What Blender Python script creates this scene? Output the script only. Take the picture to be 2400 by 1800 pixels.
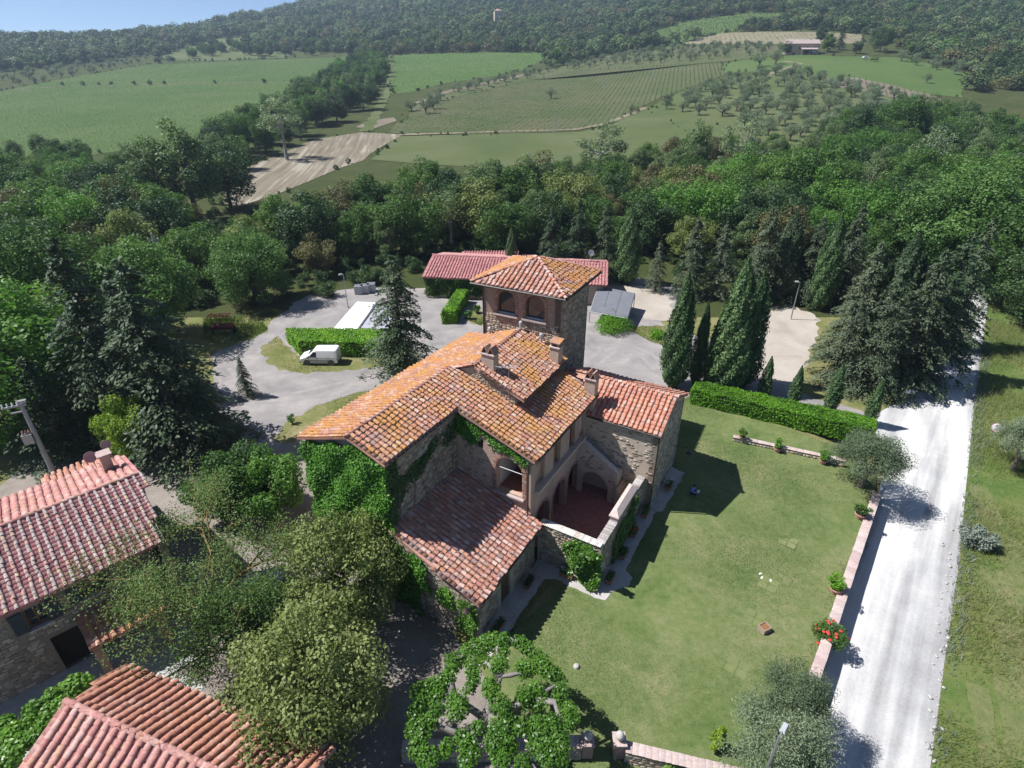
import bpy, bmesh, math, random
import numpy as np
from mathutils import Matrix, Vector

# ------------------------------------------------------------------ camera, sky, sun, exposure
for o in list(bpy.data.objects):
    bpy.data.objects.remove(o)
SC = bpy.context.scene
COL = SC.collection
CAM_H, PITCH, FPX = 29.0, 0.507, 1361.0           # metres above the lawn, radians below level, focal length in photo pixels
cd = bpy.data.cameras.new('camera')
cam = bpy.data.objects.new('camera', cd); COL.objects.link(cam)
cam.location = (0, 0, CAM_H); cam.rotation_euler = (math.pi / 2 - PITCH, 0, 0)
cd.sensor_width = 36.0; cd.sensor_fit = 'HORIZONTAL'; cd.lens = 36.0 * FPX / 2400.0
cd.clip_start = 0.5; cd.clip_end = 9000
SC.camera = cam

SUN_AZ, SUN_EL = math.radians(275), math.radians(54)   # where the sun stands, clockwise from +Y
w = bpy.data.worlds.new('World'); SC.world = w; w.use_nodes = True
wn = w.node_tree; wn.nodes.clear()
sky = wn.nodes.new('ShaderNodeTexSky'); sky.sky_type = 'NISHITA'; sky.sun_disc = False
sky.sun_elevation = SUN_EL; sky.sun_rotation = SUN_AZ
sky.altitude = 300; sky.air_density = 0.45; sky.dust_density = 0.0; sky.ozone_density = 4.0
bg = wn.nodes.new('ShaderNodeBackground'); bg.inputs[1].default_value = 0.078
wo = wn.nodes.new('ShaderNodeOutputWorld')
wn.links.new(sky.outputs[0], bg.inputs[0]); wn.links.new(bg.outputs[0], wo.inputs[0])
ld = bpy.data.lights.new('sun', 'SUN'); ld.energy = 5.0; ld.angle = math.radians(0.53); ld.color = (1.0, 0.985, 0.97)
sun = bpy.data.objects.new('sun', ld); COL.objects.link(sun)
sd = Vector((-math.sin(SUN_AZ) * math.cos(SUN_EL), -math.cos(SUN_AZ) * math.cos(SUN_EL), -math.sin(SUN_EL)))
sun.rotation_euler = sd.to_track_quat('-Z', 'Y').to_euler(); sun.location = (-60, 10, 90)
SC.view_settings.view_transform = 'Standard'; SC.view_settings.look = 'None'
SC.view_settings.gamma = 1.0; SC.view_settings.use_curve_mapping = False
SC.view_settings.exposure = 0.75
SC.cycles.max_bounces = 6; SC.cycles.transparent_max_bounces = 4; SC.cycles.diffuse_bounces = 3
SC.cycles.glossy_bounces = 2; SC.cycles.transmission_bounces = 3; SC.cycles.volume_bounces = 0
SC.cycles.use_denoising = True

RNG = np.random.default_rng(7)
rnd = random.Random(11)
PI = math.pi
UP = Vector((0, 0, 1))

# ------------------------------------------------------------------ surveying helpers: photo position + height -> place in the world
K = 2400 / 2212
CP, SP = math.cos(PITCH), math.sin(PITCH)
def ray(x, y):
    X = (x * K - 1200) / FPX; u = (900 - y * K) / FPX
    return X, CP + u * SP, -SP + u * CP
def at(x, y, z=0.0):
    a, b, c = ray(x, y); t = (z - CAM_H) / c
    return Vector((a * t, b * t, z))
def smooth(a, b, t):
    t = np.clip((t - a) / (b - a), 0, 1); return t * t * (3 - 2 * t)
# hillside profiles: for five bearings, distance (m) and the level at which the ground there is seen
def lev(Y, py):
    u = (900 - py) / FPX
    return CAM_H + Y * (-SP + u * CP) / (CP + u * SP)
_PROF = [
 (-0.65, [(120, None), (200, 383), (270, 305), (350, 252), (450, 208), (560, 176), (680, 150), (820, 122), (950, 98), (1100, 104), (1500, 122), (2600, 135)]),
 (-0.48, [(120, None), (200, 383), (270, 305), (350, 250), (450, 205), (560, 170), (680, 146), (820, 118), (950, 92), (1100, 84), (1300, 88), (2600, 120)]),
 (-0.38, [(120, None), (200, 383), (270, 303), (350, 248), (450, 204), (560, 168), (680, 143), (820, 114), (1000, 80), (1200, 56), (1400, 50), (2600, 70)]),
 (-0.27, [(120, None), (200, 383), (270, 300), (350, 246), (450, 203), (560, 166), (680, 138), (820, 108), (1000, 74), (1250, 34), (1550, 12), (2600, 30)]),
 (0.0,   [(120, None), (160, 437), (240, 322), (330, 254), (430, 202), (500, 172), (580, 148), (760, 100), (950, 58), (1300, 0), (1900, -80), (2600, -120)]),
 (0.5,   [(120, None), (200, 360), (250, 296), (330, 212), (400, 160), (450, 130), (520, 100), (620, 68), (800, 0), (1100, -80), (1500, -140), (2600, -200)]),
]
_YG = np.arange(0, 2700, 5.0)
_TT = np.array([p[0] for p in _PROF]); _ZZ = []
for _, tab in _PROF:
    ys = [0] + [q[0] for q in tab]; zs = [0] + [0 if q[1] is None else lev(q[0], q[1]) for q in tab]
    z = np.interp(_YG, ys, zs)
    for _k in range(3):
        z = np.convolve(np.pad(z, 6, mode='edge'), np.ones(13) / 13, 'valid')
    _ZZ.append(z)
_ZZ = np.array(_ZZ)
# the road wall: lawn on its left, road about 1.2 m lower on its right
WA, WB = np.array(at(1757, 1470, -.65)[:2]), np.array(at(1895, 1065, -.2)[:2])
WD = (WB - WA) / np.linalg.norm(WB - WA); WN = np.array([WD[1], -WD[0]])
ROAD_Z = -1.25; DIP = -0.8
def terr(x, y, lo=-.2, hi=.2):
    x = np.asarray(x, float); y = np.asarray(y, float)
    t = x / np.maximum(y, 150.0)
    fi = np.clip(np.interp(t, _TT, np.arange(len(_TT))), 0, len(_TT) - 1.001)
    i = fi.astype(int); fr = fi - i; fr = fr * fr * (3 - 2 * fr)
    yi = np.clip(y, 0, 2690) / 5.0; j = yi.astype(int); fj = yi - j
    za = _ZZ[i, j] * (1 - fj) + _ZZ[i, j + 1] * fj
    zb = _ZZ[i + 1, j] * (1 - fj) + _ZZ[i + 1, j + 1] * fj
    z = za * (1 - fr) + zb * fr
    d = (x - WA[0]) * WN[0] + (y - WA[1]) * WN[1]
    ease = 7.0 * smooth(WB[1] + .3, WB[1] + 6, y)          # past the end of the wall the bank becomes a gentle ramp
    drop = ROAD_Z * smooth(lo - ease, hi + .2 * ease, d) * (1 - smooth(37, 56, y))
    dip = DIP * np.clip((40 - y) / 12, 0, 1) * smooth(-13, -4, x)
    return z + drop + dip
def tz(x, y): return float(terr(x, y))
def gp(x, y):
    a, b, c = ray(x, y); lo = 12.0; t = lo
    while t < 2500:
        if CAM_H + c * t < tz(a * t, b * t): break
        lo = t; t *= 1.012
    hi = t
    for _ in range(24):
        m = (lo + hi) / 2
        if CAM_H + c * m < tz(a * m, b * m): hi = m
        else: lo = m
    return Vector((a * hi, b * hi, tz(a * hi, b * hi)))

# ------------------------------------------------------------------ materials
MATS = {}
def nodes(name):
    m = bpy.data.materials.new(name); m.use_nodes = True
    nt = m.node_tree; nt.nodes.clear(); MATS[name] = m
    return m, nt
def N(nt, t, **kw):
    n = nt.nodes.new(t)
    for k, v in kw.items():
        if k.startswith('i_'): n.inputs[int(k[2:])].default_value = v
        else: setattr(n, k, v)
    return n
def ramp(nt, fac, stops, interp='LINEAR'):
    r = nt.nodes.new('ShaderNodeValToRGB'); r.color_ramp.interpolation = interp
    el = r.color_ramp.elements
    while len(el) < len(stops): el.new(0.5)
    for e, (p, c) in zip(el, stops):
        e.position = p; e.color = (c[0], c[1], c[2], 1)
    nt.links.new(fac, r.inputs[0]); return r.outputs[0]
def noise(nt, scale, detail=4, rough=0.6, vec=None, dist=0.0):
    n = N(nt, 'ShaderNodeTexNoise'); n.inputs['Scale'].default_value = scale; n.inputs['Detail'].default_value = detail
    n.inputs['Roughness'].default_value = rough; n.inputs['Distortion'].default_value = dist
    if vec is None:
        g = N(nt, 'ShaderNodeNewGeometry'); vec = g.outputs['Position']
    nt.links.new(vec, n.inputs['Vector']); return n.outputs[0]
def mixc(nt, fac, a, b, mode='MIX'):
    m = N(nt, 'ShaderNodeMix', data_type='RGBA', blend_type=mode)
    for s, v in ((0, fac), (6, a), (7, b)):
        if hasattr(v, 'links'): nt.links.new(v, m.inputs[s])
        elif s == 0: m.inputs[0].default_value = v
        else: m.inputs[s].default_value = (v[0], v[1], v[2], 1)
    return m.outputs[2]
def math_(nt, op, a, b=0.0, c=None):
    m = N(nt, 'ShaderNodeMath', operation=op)
    for s, v in ((0, a), (1, b), (2, c)):
        if v is None: continue
        if hasattr(v, 'links'): nt.links.new(v, m.inputs[s])
        else: m.inputs[s].default_value = v
    return m.outputs[0]
def finish(nt, col, rough=0.9, bump=None, bstr=0.3, bdist=0.02, spec=0.2, metal=0.0):
    p = N(nt, 'ShaderNodeBsdfPrincipled'); o = N(nt, 'ShaderNodeOutputMaterial')
    if hasattr(col, 'links'): nt.links.new(col, p.inputs['Base Color'])
    else: p.inputs['Base Color'].default_value = (*col, 1)
    if hasattr(rough, 'links'): nt.links.new(rough, p.inputs['Roughness'])
    else: p.inputs['Roughness'].default_value = rough
    p.inputs['Specular IOR Level'].default_value = spec; p.inputs['Metallic'].default_value = metal
    if bump is not None:
        b = N(nt, 'ShaderNodeBump'); b.inputs['Strength'].default_value = bstr; b.inputs['Distance'].default_value = bdist
        nt.links.new(bump, b.inputs['Height']); nt.links.new(b.outputs[0], p.inputs['Normal'])
    nt.links.new(p.outputs[0], o.inputs[0]); return p
def pick(nt):
    """one random number per separate piece, whether the piece is an object or an island of a joined mesh"""
    g = N(nt, 'ShaderNodeNewGeometry'); oi = N(nt, 'ShaderNodeObjectInfo')
    s = math_(nt, 'ADD', g.outputs['Random Per Island'], oi.outputs['Random'])
    return math_(nt, 'FRACT', math_(nt, 'MULTIPLY', s, 7.31)), g.outputs['Position']
def plain(name, col, rough=0.7, spec=0.3, metal=0.0, var=0.12, sc=3.0):
    m, nt = nodes(name)
    n = noise(nt, sc, 5, 0.65)
    c = ramp(nt, n, [(0.25, [v * (1 - var) for v in col]), (0.75, [min(1, v * (1 + var)) for v in col])])
    finish(nt, c, rough, n, 0.15, 0.01, spec, metal); return m
def mottled(name, stops, s1=0.35, s2=6.0, mix=0.5, rough=0.95, bstr=0.4, bdist=0.03):
    m, nt = nodes(name)
    a = noise(nt, s1, 6, 0.62, dist=0.4); b = noise(nt, s2, 5, 0.7)
    f = math_(nt, 'ADD', math_(nt, 'MULTIPLY', a, 1 - mix), math_(nt, 'MULTIPLY', b, mix))
    c = ramp(nt, f, stops)
    finish(nt, c, rough, b, bstr, bdist, 0.1); return m
def tile_mat(name, stops, lichen, white, lich_s=0.5, lo=0.5, hi=0.66):
    m, nt = nodes(name)
    r, pos = pick(nt)
    c = ramp(nt, r, stops, 'CONSTANT')
    mean = [sum(q[1][i] for q in stops) / len(stops) for i in range(3)]
    c = mixc(nt, 0.2, c, mean)
    dirt = noise(nt, 1.4, 5, 0.7, pos)
    c = mixc(nt, 0.7, c, ramp(nt, dirt, [(0.32, (0.62, 0.6, 0.62)), (0.55, (1.0, 1.0, 1.0)), (0.7, (1.22, 1.2, 1.18))]), 'MULTIPLY')
    fine = noise(nt, 9.0, 4, 0.7, pos)
    c = mixc(nt, 0.55, c, ramp(nt, fine, [(0.3, (0.55, 0.55, 0.55)), (0.7, (1.25, 1.2, 1.15))]), 'MULTIPLY')
    big = noise(nt, lich_s, 5, 0.7, pos)
    mid = noise(nt, 5.0, 4, 0.7, pos)
    lf = ramp(nt, math_(nt, 'ADD', math_(nt, 'MULTIPLY', big, 0.6), math_(nt, 'MULTIPLY', mid, 0.4)), [(lo, (0, 0, 0)), (hi, (1, 1, 1))])
    c = mixc(nt, math_(nt, 'MULTIPLY', lf, lichen[3]), c, lichen[:3])
    w2 = noise(nt, 11.0, 3, 0.8, pos)
    wf = ramp(nt, w2, [(0.56, (0, 0, 0)), (0.68, (1, 1, 1))])
    c = mixc(nt, math_(nt, 'MULTIPLY', wf, white), c, (0.62, 0.58, 0.54))
    finish(nt, c, 0.92, fine, 0.35, 0.01, 0.15); return m
def stone_mat(name, stops):
    m, nt = nodes(name)
    r, pos = pick(nt)
    c = ramp(nt, r, stops, 'CONSTANT')
    f = noise(nt, 7.0, 5, 0.7, pos)
    c = mixc(nt, 0.6, c, ramp(nt, f, [(0.3, (0.55, 0.54, 0.52)), (0.72, (1.2, 1.2, 1.2))]), 'MULTIPLY')
    finish(nt, c, 0.95, f, 0.5, 0.02, 0.1); return m
def leaf_mat(name, a, b, c_, trans=0.3, spec=0.25, rough=0.55, gain=1.4):
    m, nt = nodes(name)
    at_ = N(nt, 'ShaderNodeAttribute', attribute_name='tint', attribute_type='GEOMETRY')
    oi = N(nt, 'ShaderNodeObjectInfo')
    f = math_(nt, 'ADD', math_(nt, 'MULTIPLY', at_.outputs['Fac'], 0.55), math_(nt, 'MULTIPLY', oi.outputs['Random'], 0.45))
    a, b, c_ = [[min(.9, q * gain) for q in v] for v in (a, b, c_)]
    col = ramp(nt, f, [(0.1, a), (0.5, b), (0.92, c_)])
    p = N(nt, 'ShaderNodeBsdfPrincipled'); p.inputs['Roughness'].default_value = rough; p.inputs['Specular IOR Level'].default_value = spec
    t = N(nt, 'ShaderNodeBsdfTranslucent'); mx = N(nt, 'ShaderNodeMixShader'); mx.inputs[0].default_value = trans
    o = N(nt, 'ShaderNodeOutputMaterial')
    warm = mixc(nt, 1.0, col, (1.1, 1.25, 0.7), 'MULTIPLY')
    nt.links.new(col, p.inputs['Base Color']); nt.links.new(warm, t.inputs[0])
    nt.links.new(p.outputs[0], mx.inputs[1]); nt.links.new(t.outputs[0], mx.inputs[2]); nt.links.new(mx.outputs[0], o.inputs[0])
    return m
def brick_mat(name, a, b, mortar, sc=1.0):
    m, nt = nodes(name)
    g = N(nt, 'ShaderNodeTexCoord')
    bt = N(nt, 'ShaderNodeTexBrick'); bt.inputs['Scale'].default_value = 1.0
    bt.inputs['Color1'].default_value = (*a, 1); bt.inputs['Color2'].default_value = (*b, 1); bt.inputs['Mortar'].default_value = (*mortar, 1)
    bt.inputs['Brick Width'].default_value = 0.28 * sc; bt.inputs['Row Height'].default_value = 0.075 * sc; bt.inputs['Mortar Size'].default_value = 0.008 * sc
    nt.links.new(g.outputs['UV'], bt.inputs['Vector'])
    n = noise(nt, 4.0, 5, 0.7)
    c = mixc(nt, 0.6, bt.outputs[0], ramp(nt, n, [(0.3, (0.6, 0.58, 0.56)), (0.7, (1.2, 1.18, 1.15))]), 'MULTIPLY')
    finish(nt, c, 0.92, bt.outputs[1], -0.4, 0.01, 0.15); return m

plain('plaster_white', (0.72, 0.70, 0.66), 0.9); plain('dark_metal', (0.045, 0.035, 0.03), 0.5, 0.4)
plain('grey_metal', (0.32, 0.33, 0.35), 0.45, 0.5, 0.6); plain('white_paint', (0.80, 0.80, 0.80), 0.35, 0.5, var=0.03)
plain('grey_plastic', (0.10, 0.105, 0.11), 0.6); plain('light_grey_plastic', (0.42, 0.43, 0.45), 0.5)
plain('tyre', (0.02, 0.02, 0.02), 0.9); plain('rim', (0.45, 0.46, 0.47), 0.4, 0.5, 0.5)
plain('car_dark', (0.03, 0.035, 0.045), 0.25, 0.6, var=0.05); plain('red_lamp', (0.35, 0.02, 0.02), 0.3, 0.5)
plain('terracotta', (0.36, 0.155, 0.095), 0.9, sc=8); plain('terracotta_pale', (0.46, 0.25, 0.19), 0.9, sc=8); plain('soil', (0.07, 0.045, 0.03), 1.0)
plain('wood_dark', (0.11, 0.06, 0.035), 0.75, sc=7); plain('wood_brown', (0.22, 0.11, 0.05), 0.75, sc=7); plain('wood_old', (0.33, 0.25, 0.2), 0.9, sc=7)
plain('shutter', (0.055, 0.065, 0.075), 0.6); plain('concrete', (0.42, 0.41, 0.39), 0.95, var=0.2); plain('pole_concrete', (0.33, 0.33, 0.34), 0.9, var=0.15)
plain('rust_red', (0.13, 0.035, 0.028), 0.8, var=0.3, sc=9); plain('steel_blue', (0.20, 0.22, 0.26), 0.35, 0.5, 0.4)
plain('bark', (0.16, 0.125, 0.10), 0.95, var=0.35, sc=6); plain('bark_pale', (0.31, 0.275, 0.255), 0.95, var=0.3, sc=9)
plain('bark_lichen', (0.20, 0.14, 0.06), 0.95, var=0.45, sc=5); plain('bark_grey', (0.22, 0.195, 0.185), 0.95, var=0.35, sc=9); plain('bark_dark', (0.075, 0.06, 0.05), 0.95, var=0.3, sc=6)
plain('shirt_blue', (0.16, 0.30, 0.80), 0.85); plain('trousers', (0.05, 0.055, 0.075), 0.9); plain('skin', (0.50, 0.30, 0.22), 0.6); plain('hair', (0.03, 0.02, 0.015), 0.8); plain('paper', (0.82, 0.82, 0.80), 0.8, var=0.02)
plain('rose_red', (0.62, 0.05, 0.05), 0.7, var=0.3); plain('flower_purple', (0.30, 0.10, 0.40), 0.8); plain('flower_white', (0.75, 0.74, 0.68), 0.8); plain('fabric_red', (0.60, 0.06, 0.02), 0.8)
plain('tarp_white', (0.86, 0.86, 0.87), 0.6, var=0.03, sc=1); plain('tarp_grey', (0.36, 0.36, 0.41), 0.75, var=0.12, sc=0.8); plain('panel_grey', (0.15, 0.155, 0.175), 0.8, var=0.12, sc=1.2)
plain('cap_stone', (0.46, 0.41, 0.38), 0.95, var=0.3, sc=5); stone_mat('cap_pink', [(0, (0.52, 0.41, 0.38)), (0.3, (0.46, 0.35, 0.33)), (0.6, (0.55, 0.45, 0.42)), (0.8, (0.48, 0.39, 0.37))]); plain('dish', (0.40, 0.24, 0.23), 0.7); plain('dish_grey', (0.55, 0.55, 0.56), 0.6)
plain('mirror_red', (0.50, 0.27, 0.31), 0.5); plain('limestone', (0.44, 0.41, 0.38), 0.95, var=0.25, sc=4); plain('painted_dark', (0.03, 0.025, 0.02), 0.9)  # the near-black one paints in the shade inside openings
m, nt = nodes('glass'); finish(nt, (0.03, 0.04, 0.05), 0.06, spec=0.8)
m, nt = nodes('mirror_glass'); finish(nt, (0.72, 0.74, 0.76), 0.25, spec=0.6, metal=0.35)
m, nt = nodes('lamp_glass'); finish(nt, (0.8, 0.82, 0.9), 0.15, spec=0.6)

TERRA = [(0, (0.50, 0.225, 0.15)), (0.14, (0.58, 0.32, 0.23)), (0.28, (0.45, 0.195, 0.14)), (0.42, (0.62, 0.40, 0.32)), (0.54, (0.40, 0.24, 0.21)), (0.64, (0.54, 0.25, 0.155)), (0.76, (0.64, 0.49, 0.41)), (0.86, (0.52, 0.27, 0.2)), (0.94, (0.34, 0.235, 0.22))]
tile_mat('tile_orange', TERRA, (0.50, 0.245, 0.05, 0.82), 0.5, 0.5, 0.445, 0.58)
tile_mat('tile_heavy_lichen', [(p, (c[0] * .84, c[1] * .84, c[2] * .86)) for p, c in TERRA], (0.44, 0.20, 0.035, 0.88), 0.6, 0.9, 0.43, 0.56)
tile_mat('tile_red', [(0, (0.56, 0.22, 0.14)), (0.3, (0.60, 0.27, 0.18)), (0.6, (0.50, 0.20, 0.14)), (0.8, (0.60, 0.38, 0.31))], (0.48, 0.22, 0.07, 0.5), 0.85, 0.7, 0.5, 0.7)
tile_mat('tile_lean', [(p, (c[0] * 1.0, c[1] * .98, c[2] * 1.02)) for p, c in TERRA], (0.48, 0.25, 0.10, 0.5), 0.5, 0.45, 0.5, 0.68)
tile_mat('tile_grey_cover', [(0, (0.40, 0.34, 0.32)), (0.2, (0.36, 0.26, 0.24)), (0.4, (0.45, 0.38, 0.36)), (0.55, (0.44, 0.25, 0.22)), (0.68, (0.37, 0.32, 0.31)), (0.9, (0.47, 0.35, 0.25))], (0.52, 0.40, 0.2, 0.3), 0.35, 0.8, 0.55, 0.7)
tile_mat('tile_pink', [(0, (0.50, 0.215, 0.215)), (0.3, (0.54, 0.25, 0.245)), (0.6, (0.46, 0.195, 0.2)), (0.85, (0.56, 0.31, 0.295))], (0.44, 0.28, 0.24, 0.3), 0.2, 0.6, 0.55, 0.75)
tile_mat('tile_pinkold', [(0, (0.51, 0.255, 0.225)), (0.25, (0.56, 0.31, 0.275)), (0.5, (0.46, 0.21, 0.19)), (0.7, (0.58, 0.38, 0.34)), (0.88, (0.48, 0.28, 0.2))], (0.45, 0.25, 0.14, 0.35), 0.3, 0.5, 0.5, 0.7)
tile_mat('tile_brown', [(0, (0.46, 0.21, 0.15)), (0.3, (0.51, 0.26, 0.19)), (0.55, (0.38, 0.18, 0.14)), (0.8, (0.53, 0.32, 0.25))], (0.40, 0.19, 0.08, 0.55), 0.3, 0.5, 0.48, 0.66)
RUB = [(0, (0.38, 0.32, 0.25)), (0.18, (0.46, 0.39, 0.30)), (0.34, (0.30, 0.25, 0.20)), (0.5, (0.50, 0.44, 0.36)), (0.66, (0.35, 0.28, 0.22)), (0.8, (0.24, 0.21, 0.18)), (0.9, (0.42, 0.30, 0.22))]
stone_mat('rubble', RUB)
stone_mat('brick_piece', [(0, (0.38, 0.215, 0.165)), (0.3, (0.44, 0.27, 0.21)), (0.6, (0.33, 0.19, 0.15)), (0.8, (0.46, 0.33, 0.27))])
stone_mat('brick_white', [(0, (0.62, 0.59, 0.54)), (0.3, (0.70, 0.67, 0.63)), (0.55, (0.54, 0.47, 0.41)), (0.8, (0.66, 0.64, 0.61))])
stone_mat('brick_grey', [(0, (0.40, 0.37, 0.36)), (0.3, (0.47, 0.44, 0.43)), (0.55, (0.35, 0.31, 0.29)), (0.8, (0.52, 0.48, 0.46))])
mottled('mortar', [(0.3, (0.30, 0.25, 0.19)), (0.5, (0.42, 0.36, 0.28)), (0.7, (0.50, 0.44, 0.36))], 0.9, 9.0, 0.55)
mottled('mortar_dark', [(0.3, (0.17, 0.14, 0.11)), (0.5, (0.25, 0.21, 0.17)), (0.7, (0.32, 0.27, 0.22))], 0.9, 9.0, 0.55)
mottled('render_old', [(0.3, (0.40, 0.30, 0.23)), (0.5, (0.50, 0.41, 0.33)), (0.7, (0.56, 0.49, 0.41))], 0.5, 5.0, 0.45)
mottled('render_rose', [(0.3, (0.38, 0.24, 0.18)), (0.5, (0.46, 0.33, 0.26)), (0.72, (0.50, 0.42, 0.35))], 0.6, 6.0, 0.45)
brick_mat('brick', (0.35, 0.225, 0.175), (0.29, 0.185, 0.15), (0.40, 0.35, 0.30))
brick_mat('brick_pave', (0.40, 0.17, 0.15), (0.33, 0.13, 0.125), (0.26, 0.17, 0.16), 1.0)
brick_mat('brick_pale', (0.48, 0.36, 0.29), (0.42, 0.30, 0.24), (0.50, 0.44, 0.38))

def grass_mat(name, stops, s1, streak, bdist=0.05):
    m, nt = nodes(name)
    a = noise(nt, s1, 6, 0.66, dist=0.6); b = noise(nt, 2.2, 5, 0.75); c = noise(nt, 22.0, 3, 0.8)
    f = math_(nt, 'ADD', math_(nt, 'MULTIPLY', a, 0.42), math_(nt, 'ADD', math_(nt, 'MULTIPLY', b, 0.28), math_(nt, 'MULTIPLY', c, 0.30)))
    col = ramp(nt, f, stops)
    finish(nt, col, 0.95, math_(nt, 'ADD', c, math_(nt, 'MULTIPLY', b, streak)), 0.6, bdist, 0.1); return m
grass_mat('lawn', [(0.39, (0.07, 0.112, 0.033)), (0.46, (0.115, 0.155, 0.052)), (0.53, (0.16, 0.188, 0.075)), (0.61, (0.24, 0.222, 0.118))], 0.2, 0.5)
grass_mat('turf', [(0.36, (0.13, 0.165, 0.06)), (0.47, (0.17, 0.20, 0.08)), (0.55, (0.20, 0.222, 0.098)), (0.64, (0.25, 0.25, 0.13))], 0.16, 0.5)
grass_mat('rough_grass', [(0.34, (0.06, 0.11, 0.022)), (0.46, (0.10, 0.155, 0.04)), (0.56, (0.17, 0.19, 0.065)), (0.68, (0.27, 0.245, 0.13))], 0.12, 1.0, 0.12)
grass_mat('hay', [(0.34, (0.09, 0.135, 0.035)), (0.46, (0.14, 0.17, 0.06)), (0.56, (0.21, 0.205, 0.095)), (0.68, (0.30, 0.265, 0.155))], 0.5, 1.0, 0.1)
grass_mat('dry_grass', [(0.34, (0.10, 0.13, 0.035)), (0.48, (0.16, 0.165, 0.06)), (0.58, (0.25, 0.22, 0.115)), (0.7, (0.36, 0.30, 0.20))], 0.3, 0.8)
grass_mat('field_green', [(0.34, (0.057, 0.104, 0.028)), (0.48, (0.079, 0.128, 0.039)), (0.58, (0.106, 0.144, 0.053)), (0.7, (0.144, 0.156, 0.082))], 0.018, 1.0, 0.2)
grass_mat('field_olive', [(0.34, (0.066, 0.096, 0.035)), (0.48, (0.096, 0.122, 0.047)), (0.58, (0.132, 0.144, 0.073)), (0.7, (0.178, 0.174, 0.107))], 0.025, 1.0, 0.2)
grass_mat('field_vine_floor', [(0.34, (0.059, 0.087, 0.029)), (0.48, (0.086, 0.106, 0.045)), (0.58, (0.125, 0.120, 0.070)), (0.7, (0.165, 0.145, 0.099))], 0.03, 1.0, 0.2)
grass_mat('wood_floor', [(0.34, (0.035, 0.05, 0.015)), (0.5, (0.06, 0.075, 0.025)), (0.66, (0.10, 0.095, 0.045))], 0.08, 1.0, 0.2)
grass_mat('field_brown', [(0.34, (0.132, 0.109, 0.075)), (0.47, (0.178, 0.149, 0.110)), (0.56, (0.218, 0.185, 0.146)), (0.68, (0.277, 0.251, 0.214))], 0.05, 1.0, 0.2)
grass_mat('field_dry', [(0.34, (0.150, 0.143, 0.085)), (0.5, (0.217, 0.191, 0.126)), (0.66, (0.277, 0.240, 0.178))], 0.05, 1.0, 0.2)
mottled('gravel', [(0.34, (0.17, 0.158, 0.155)), (0.45, (0.24, 0.222, 0.215)), (0.54, (0.295, 0.272, 0.26)), (0.65, (0.39, 0.36, 0.335))], 0.3, 11.0, 0.45, bstr=0.5)
mottled('sand_lot', [(0.32, (0.29, 0.25, 0.205)), (0.48, (0.38, 0.335, 0.285)), (0.66, (0.47, 0.425, 0.375))], 0.25, 7.0, 0.4, bstr=0.5)
mottled('yard', [(0.32, (0.15, 0.125, 0.10)), (0.46, (0.22, 0.19, 0.165)), (0.58, (0.285, 0.25, 0.22)), (0.7, (0.36, 0.325, 0.29))], 0.3, 7.0, 0.4, bstr=0.5)
mottled('apron', [(0.32, (0.27, 0.25, 0.235)), (0.5, (0.40, 0.375, 0.35)), (0.68, (0.52, 0.49, 0.465))], 0.8, 6.0, 0.4)
m, nt = nodes('white_road')
g = N(nt, 'ShaderNodeNewGeometry')
vr = N(nt, 'ShaderNodeVectorRotate', rotation_type='Z_AXIS'); vr.inputs['Angle'].default_value = math.atan2(WD[0], WD[1])
nt.links.new(g.outputs['Position'], vr.inputs['Vector'])
mp = N(nt, 'ShaderNodeMapping'); mp.inputs['Scale'].default_value = (1.0, 0.05, 1); nt.links.new(vr.outputs[0], mp.inputs['Vector'])
tr = noise(nt, 0.9, 3, 0.5, mp.outputs[0]); fn = noise(nt, 7.0, 6, 0.75); fl = noise(nt, 0.5, 5, 0.6)
f = math_(nt, 'ADD', math_(nt, 'MULTIPLY', tr, 0.66), math_(nt, 'ADD', math_(nt, 'MULTIPLY', fn, 0.17), math_(nt, 'MULTIPLY', fl, 0.17)))
finish(nt, ramp(nt, f, [(0.36, (0.27, 0.265, 0.265)), (0.45, (0.39, 0.385, 0.38)), (0.52, (0.50, 0.49, 0.475)), (0.61, (0.60, 0.585, 0.565))]), 0.95, fn, 0.4, 0.02, 0.1)

leaf_mat('leaf_oak', (0.028, 0.062, 0.014), (0.052, 0.105, 0.022), (0.10, 0.165, 0.035))
leaf_mat('leaf_bright', (0.045, 0.105, 0.018), (0.075, 0.165, 0.026), (0.13, 0.235, 0.042), 0.35, 0.35)
leaf_mat('leaf_ivy', (0.04, 0.12, 0.012), (0.08, 0.205, 0.02), (0.15, 0.31, 0.04), 0.3, 0.35, gain=1.25)
leaf_mat('leaf_bright_oak', (0.032, 0.075, 0.018), (0.058, 0.118, 0.03), (0.10, 0.175, 0.045))
leaf_mat('leaf_dark', (0.018, 0.042, 0.014), (0.035, 0.068, 0.022), (0.065, 0.105, 0.035), 0.2)
leaf_mat('leaf_holm', (0.065, 0.092, 0.024), (0.12, 0.15, 0.045), (0.23, 0.25, 0.10), 0.3, gain=1.5)
leaf_mat('leaf_rust', (0.05, 0.052, 0.022), (0.085, 0.082, 0.033), (0.14, 0.13, 0.055), 0.25)
leaf_mat('leaf_olive', (0.06, 0.088, 0.045), (0.105, 0.14, 0.078), (0.19, 0.225, 0.145), 0.22, 0.3)
leaf_mat('leaf_conifer', (0.026, 0.048, 0.022), (0.048, 0.076, 0.036), (0.09, 0.115, 0.062), 0.15)
leaf_mat('leaf_cedar', (0.035, 0.052, 0.028), (0.062, 0.085, 0.046), (0.115, 0.135, 0.08), 0.15)
leaf_mat('leaf_cypress', (0.03, 0.065, 0.024), (0.055, 0.10, 0.036), (0.10, 0.155, 0.058), 0.15)
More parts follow.
